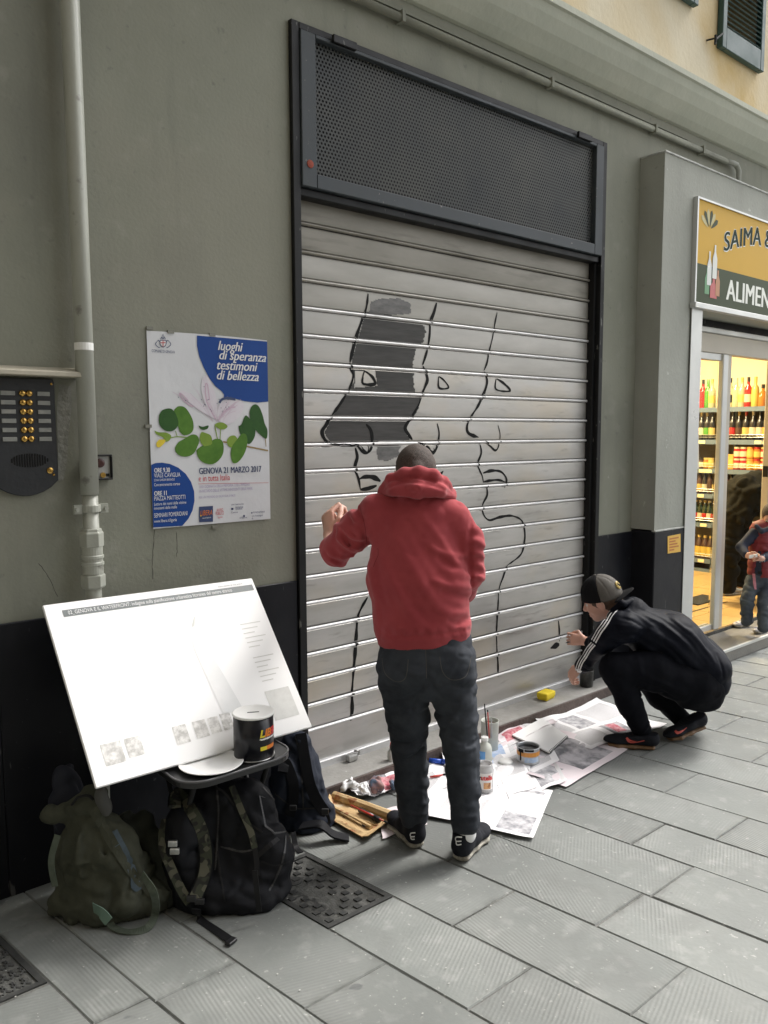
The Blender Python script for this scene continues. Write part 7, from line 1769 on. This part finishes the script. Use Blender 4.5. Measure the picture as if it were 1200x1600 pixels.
sob = bvh_of(so_)
for x in (1187, 1190.5, 1194): on_surface('cuff_stripe', sob, [PD(x, 867, 5.97), PD(x+.6, 873, 5.96), PD(x+.4, 879, 5.97)], .008, mat('cuff_pale', (.25, .32, .42), rough=.8), m3, 'cam', .002)
s = SDF(.006, .018); s.t(PD(1193, 828, 6.12), PD(1190, 893, 6.12), (.104, .082), (.104, .084), RH)
s.b(PD(1186, 862, 5.99), (.046, .07, .20), RH, FH, .02, k=.008, sub=True)
for k in range(5): s.foldpath([PD(1168, 834+13*k, 6.05), PD(1175, 836+13*k, 6.0), PD(1215, 838+13*k, 6.03)], .006, -.008)
s.crumple(.05, .003, seed=32); s.build('vest', m_vest, m3)
s = SDF(.005, .012); s.ch([PD(1182, 822, 6.05), PD(1190, 830, 6.02), PD(1202, 826, 6.04), PD(1210, 820, 6.12)], [.016, .018, .018, .016]); s.build('collar', m_kid, m3)
s = SDF(.006, .02); s.t(PD(1190, 890, 6.12), PD(1190, 905, 6.12), (.088, .07), (.09, .075), RH); s.ch([PD(1178, 906, 6.12), PD(1167, 938, 6.09), PD(1167, 970, 6.10)], [.060, .050, .044], k=.012).ch([PD(1200, 906, 6.12), PD(1194, 942, 6.05), PD(1193, 980, 6.02)], [.060, .050, .044], k=.012)
s.rings(PD(1170, 925, 6.1), PD(1167, 972, 6.1), .05, 8, .007, .008, 51, .6).rings(PD(1196, 925, 6.08), PD(1193, 982, 6.02), .05, 8, .007, .008, 52, .6); s.crumple(.05, .004, (1, 1, 1.5), 31); kjo = s.build('jeans', m_kj, m3)
kb = bvh_of(kjo); on_surface('belt', kb, [PD(x, 895, 6.0) for x in (1174, 1184, 1194, 1204)], .022, m_web, m3, 'cam', .004)
on_surface('belt_end', kb, [PD(1178, 897, 6.0), PD(1178.5, 908, 6.0), PD(1179.5, 921, 6.0)], .018, mat('pink_webbing', (.45, .18, .22), rough=.8), m3, 'cam', .008)
m_ks = mat('pale_trainer', (.50, .50, .52), (.05, .06, .12), 26, rough=.6, contrast=3)
shoe(m3, PZ(1173, 977, .103)+ZZ*.0, -RH*.9-FH*.35, .185, m_ks, m_sole, high=False); shoe(m3, PZ(1199, 985, .103), -RH*.75-FH*.5, .185, m_ks, m_sole, high=False)
tk = MB().obox(PD(1177, 869, 5.93), RH*.03+ZZ*.006, ZZ*.012, FH*.003).put('paper_slip', m_stripe); tag(tk, 'small slip of paper held by the child in the red vest', 'paper')

# ---- the customer bending inside the shop
m4 = thing('person', 'adult in dark olive coat bending forward inside the shop, behind the child', 'person', PZ(1140, 932, FZ))
m_coat = mat('dark_olive_coat', (.006, .006, .004), (.013, .012, .008), 18, rough=.9, spec=.2, bump=.3, bscale=120, bdist=.003)
h4 = PD(1222, 778, 7.05)
s = SDF(.008, .03); f4, u4, s4 = head(s, h4, RH*.7-ZZ*.6+FH*.2, RH*.6+ZZ*.7, 1.0, neck=PD(1203, 762, 7.08))
s.t(PD(1196, 765, 7.1), PD(1150, 800, 7.1), (.15, .09), (.14, .09), FH, k=.05)
s.ch([PD(1146, 812, 7.04), PD(1140, 865, 7.04), PD(1137, 918, 7.10)], [.08, .055, .04]).ch([PD(1152, 812, 7.20), PD(1158, 862, 7.20), PD(1156, 912, 7.28)], [.08, .055, .04])
s.ch([PD(1196, 770, 6.98), PD(1200, 815, 6.98), PD(1212, 850, 6.96)], [.045, .038, .028]).ch([PD(1196, 766, 7.22), PD(1204, 812, 7.24), PD(1216, 848, 7.20)], [.045, .038, .028])
hand(s, PD(1212, 850, 6.96), -ZZ+RH*.2, RH, -FH, .95, .5); hand(s, PD(1216, 848, 7.20), -ZZ+RH*.2, RH, FH, .95, .5)
s.build('body', m_skin, m4); eyes(m4, h4, f4, u4, s4)
s = SDF(.008, .02); s.e(h4+u4*.02-f4*.01, (.097, .083, .096), f4, s4); s.cut(h4+f4*.05+u4*.02, f4*.8-u4*.5); s.build('hair', m_hair, m4)
s = SDF(.009, .06); s.t(PD(1198, 766, 7.1), PD(1168, 772, 7.1), (.20, .17), (.22, .19), FH).t(PD(1165, 775, 7.1), PD(1146, 806, 7.1), (.22, .19), (.21, .14), FH)
s.ch([PD(1196, 772, 6.97), PD(1200, 815, 6.97), PD(1210, 842, 6.96)], [.075, .065, .05]).ch([PD(1196, 768, 7.23), PD(1204, 812, 7.24), PD(1214, 842, 7.20)], [.075, .065, .05])
s.crumple(.12, .018, seed=33).crumple(.05, .006, seed=34); s.foldpath([PD(x, y, 6.9) for x, y in ((1135,770),(1160,775),(1180,800))], .02, -.02); s.build('coat', m_coat, m4)
s = SDF(.008, .04); s.ch([PD(1147, 806, 7.04), PD(1140, 865, 7.04), PD(1138, 914, 7.10)], [.115, .085, .072]).ch([PD(1152, 806, 7.20), PD(1158, 862, 7.20), PD(1157, 908, 7.28)], [.115, .085, .072]); s.crumple(.09, .012, (1, 1, 1.5), 35); s.build('trousers', m_coat, m4)
shoe(m4, PZ(1126, 931, FZ)+ZZ*.001, RH*.8+FH*.3, .28, mat('grey_shoe', (.25, .24, .22), rough=.7), m_sole, high=False); shoe(m4, PZ(1150, 924, FZ)+ZZ*.001, RH*.8+FH*.3, .28, _mats['grey_shoe'], m_sole, high=False)

# everything that stands on the stone sill rests on its top
for o in S.objects:
    if o.parent is None and (o.name.startswith('shutter_lock') or o.name.startswith('sponge') or (o.name.startswith('paint_pot'))): o.location.z += .0145
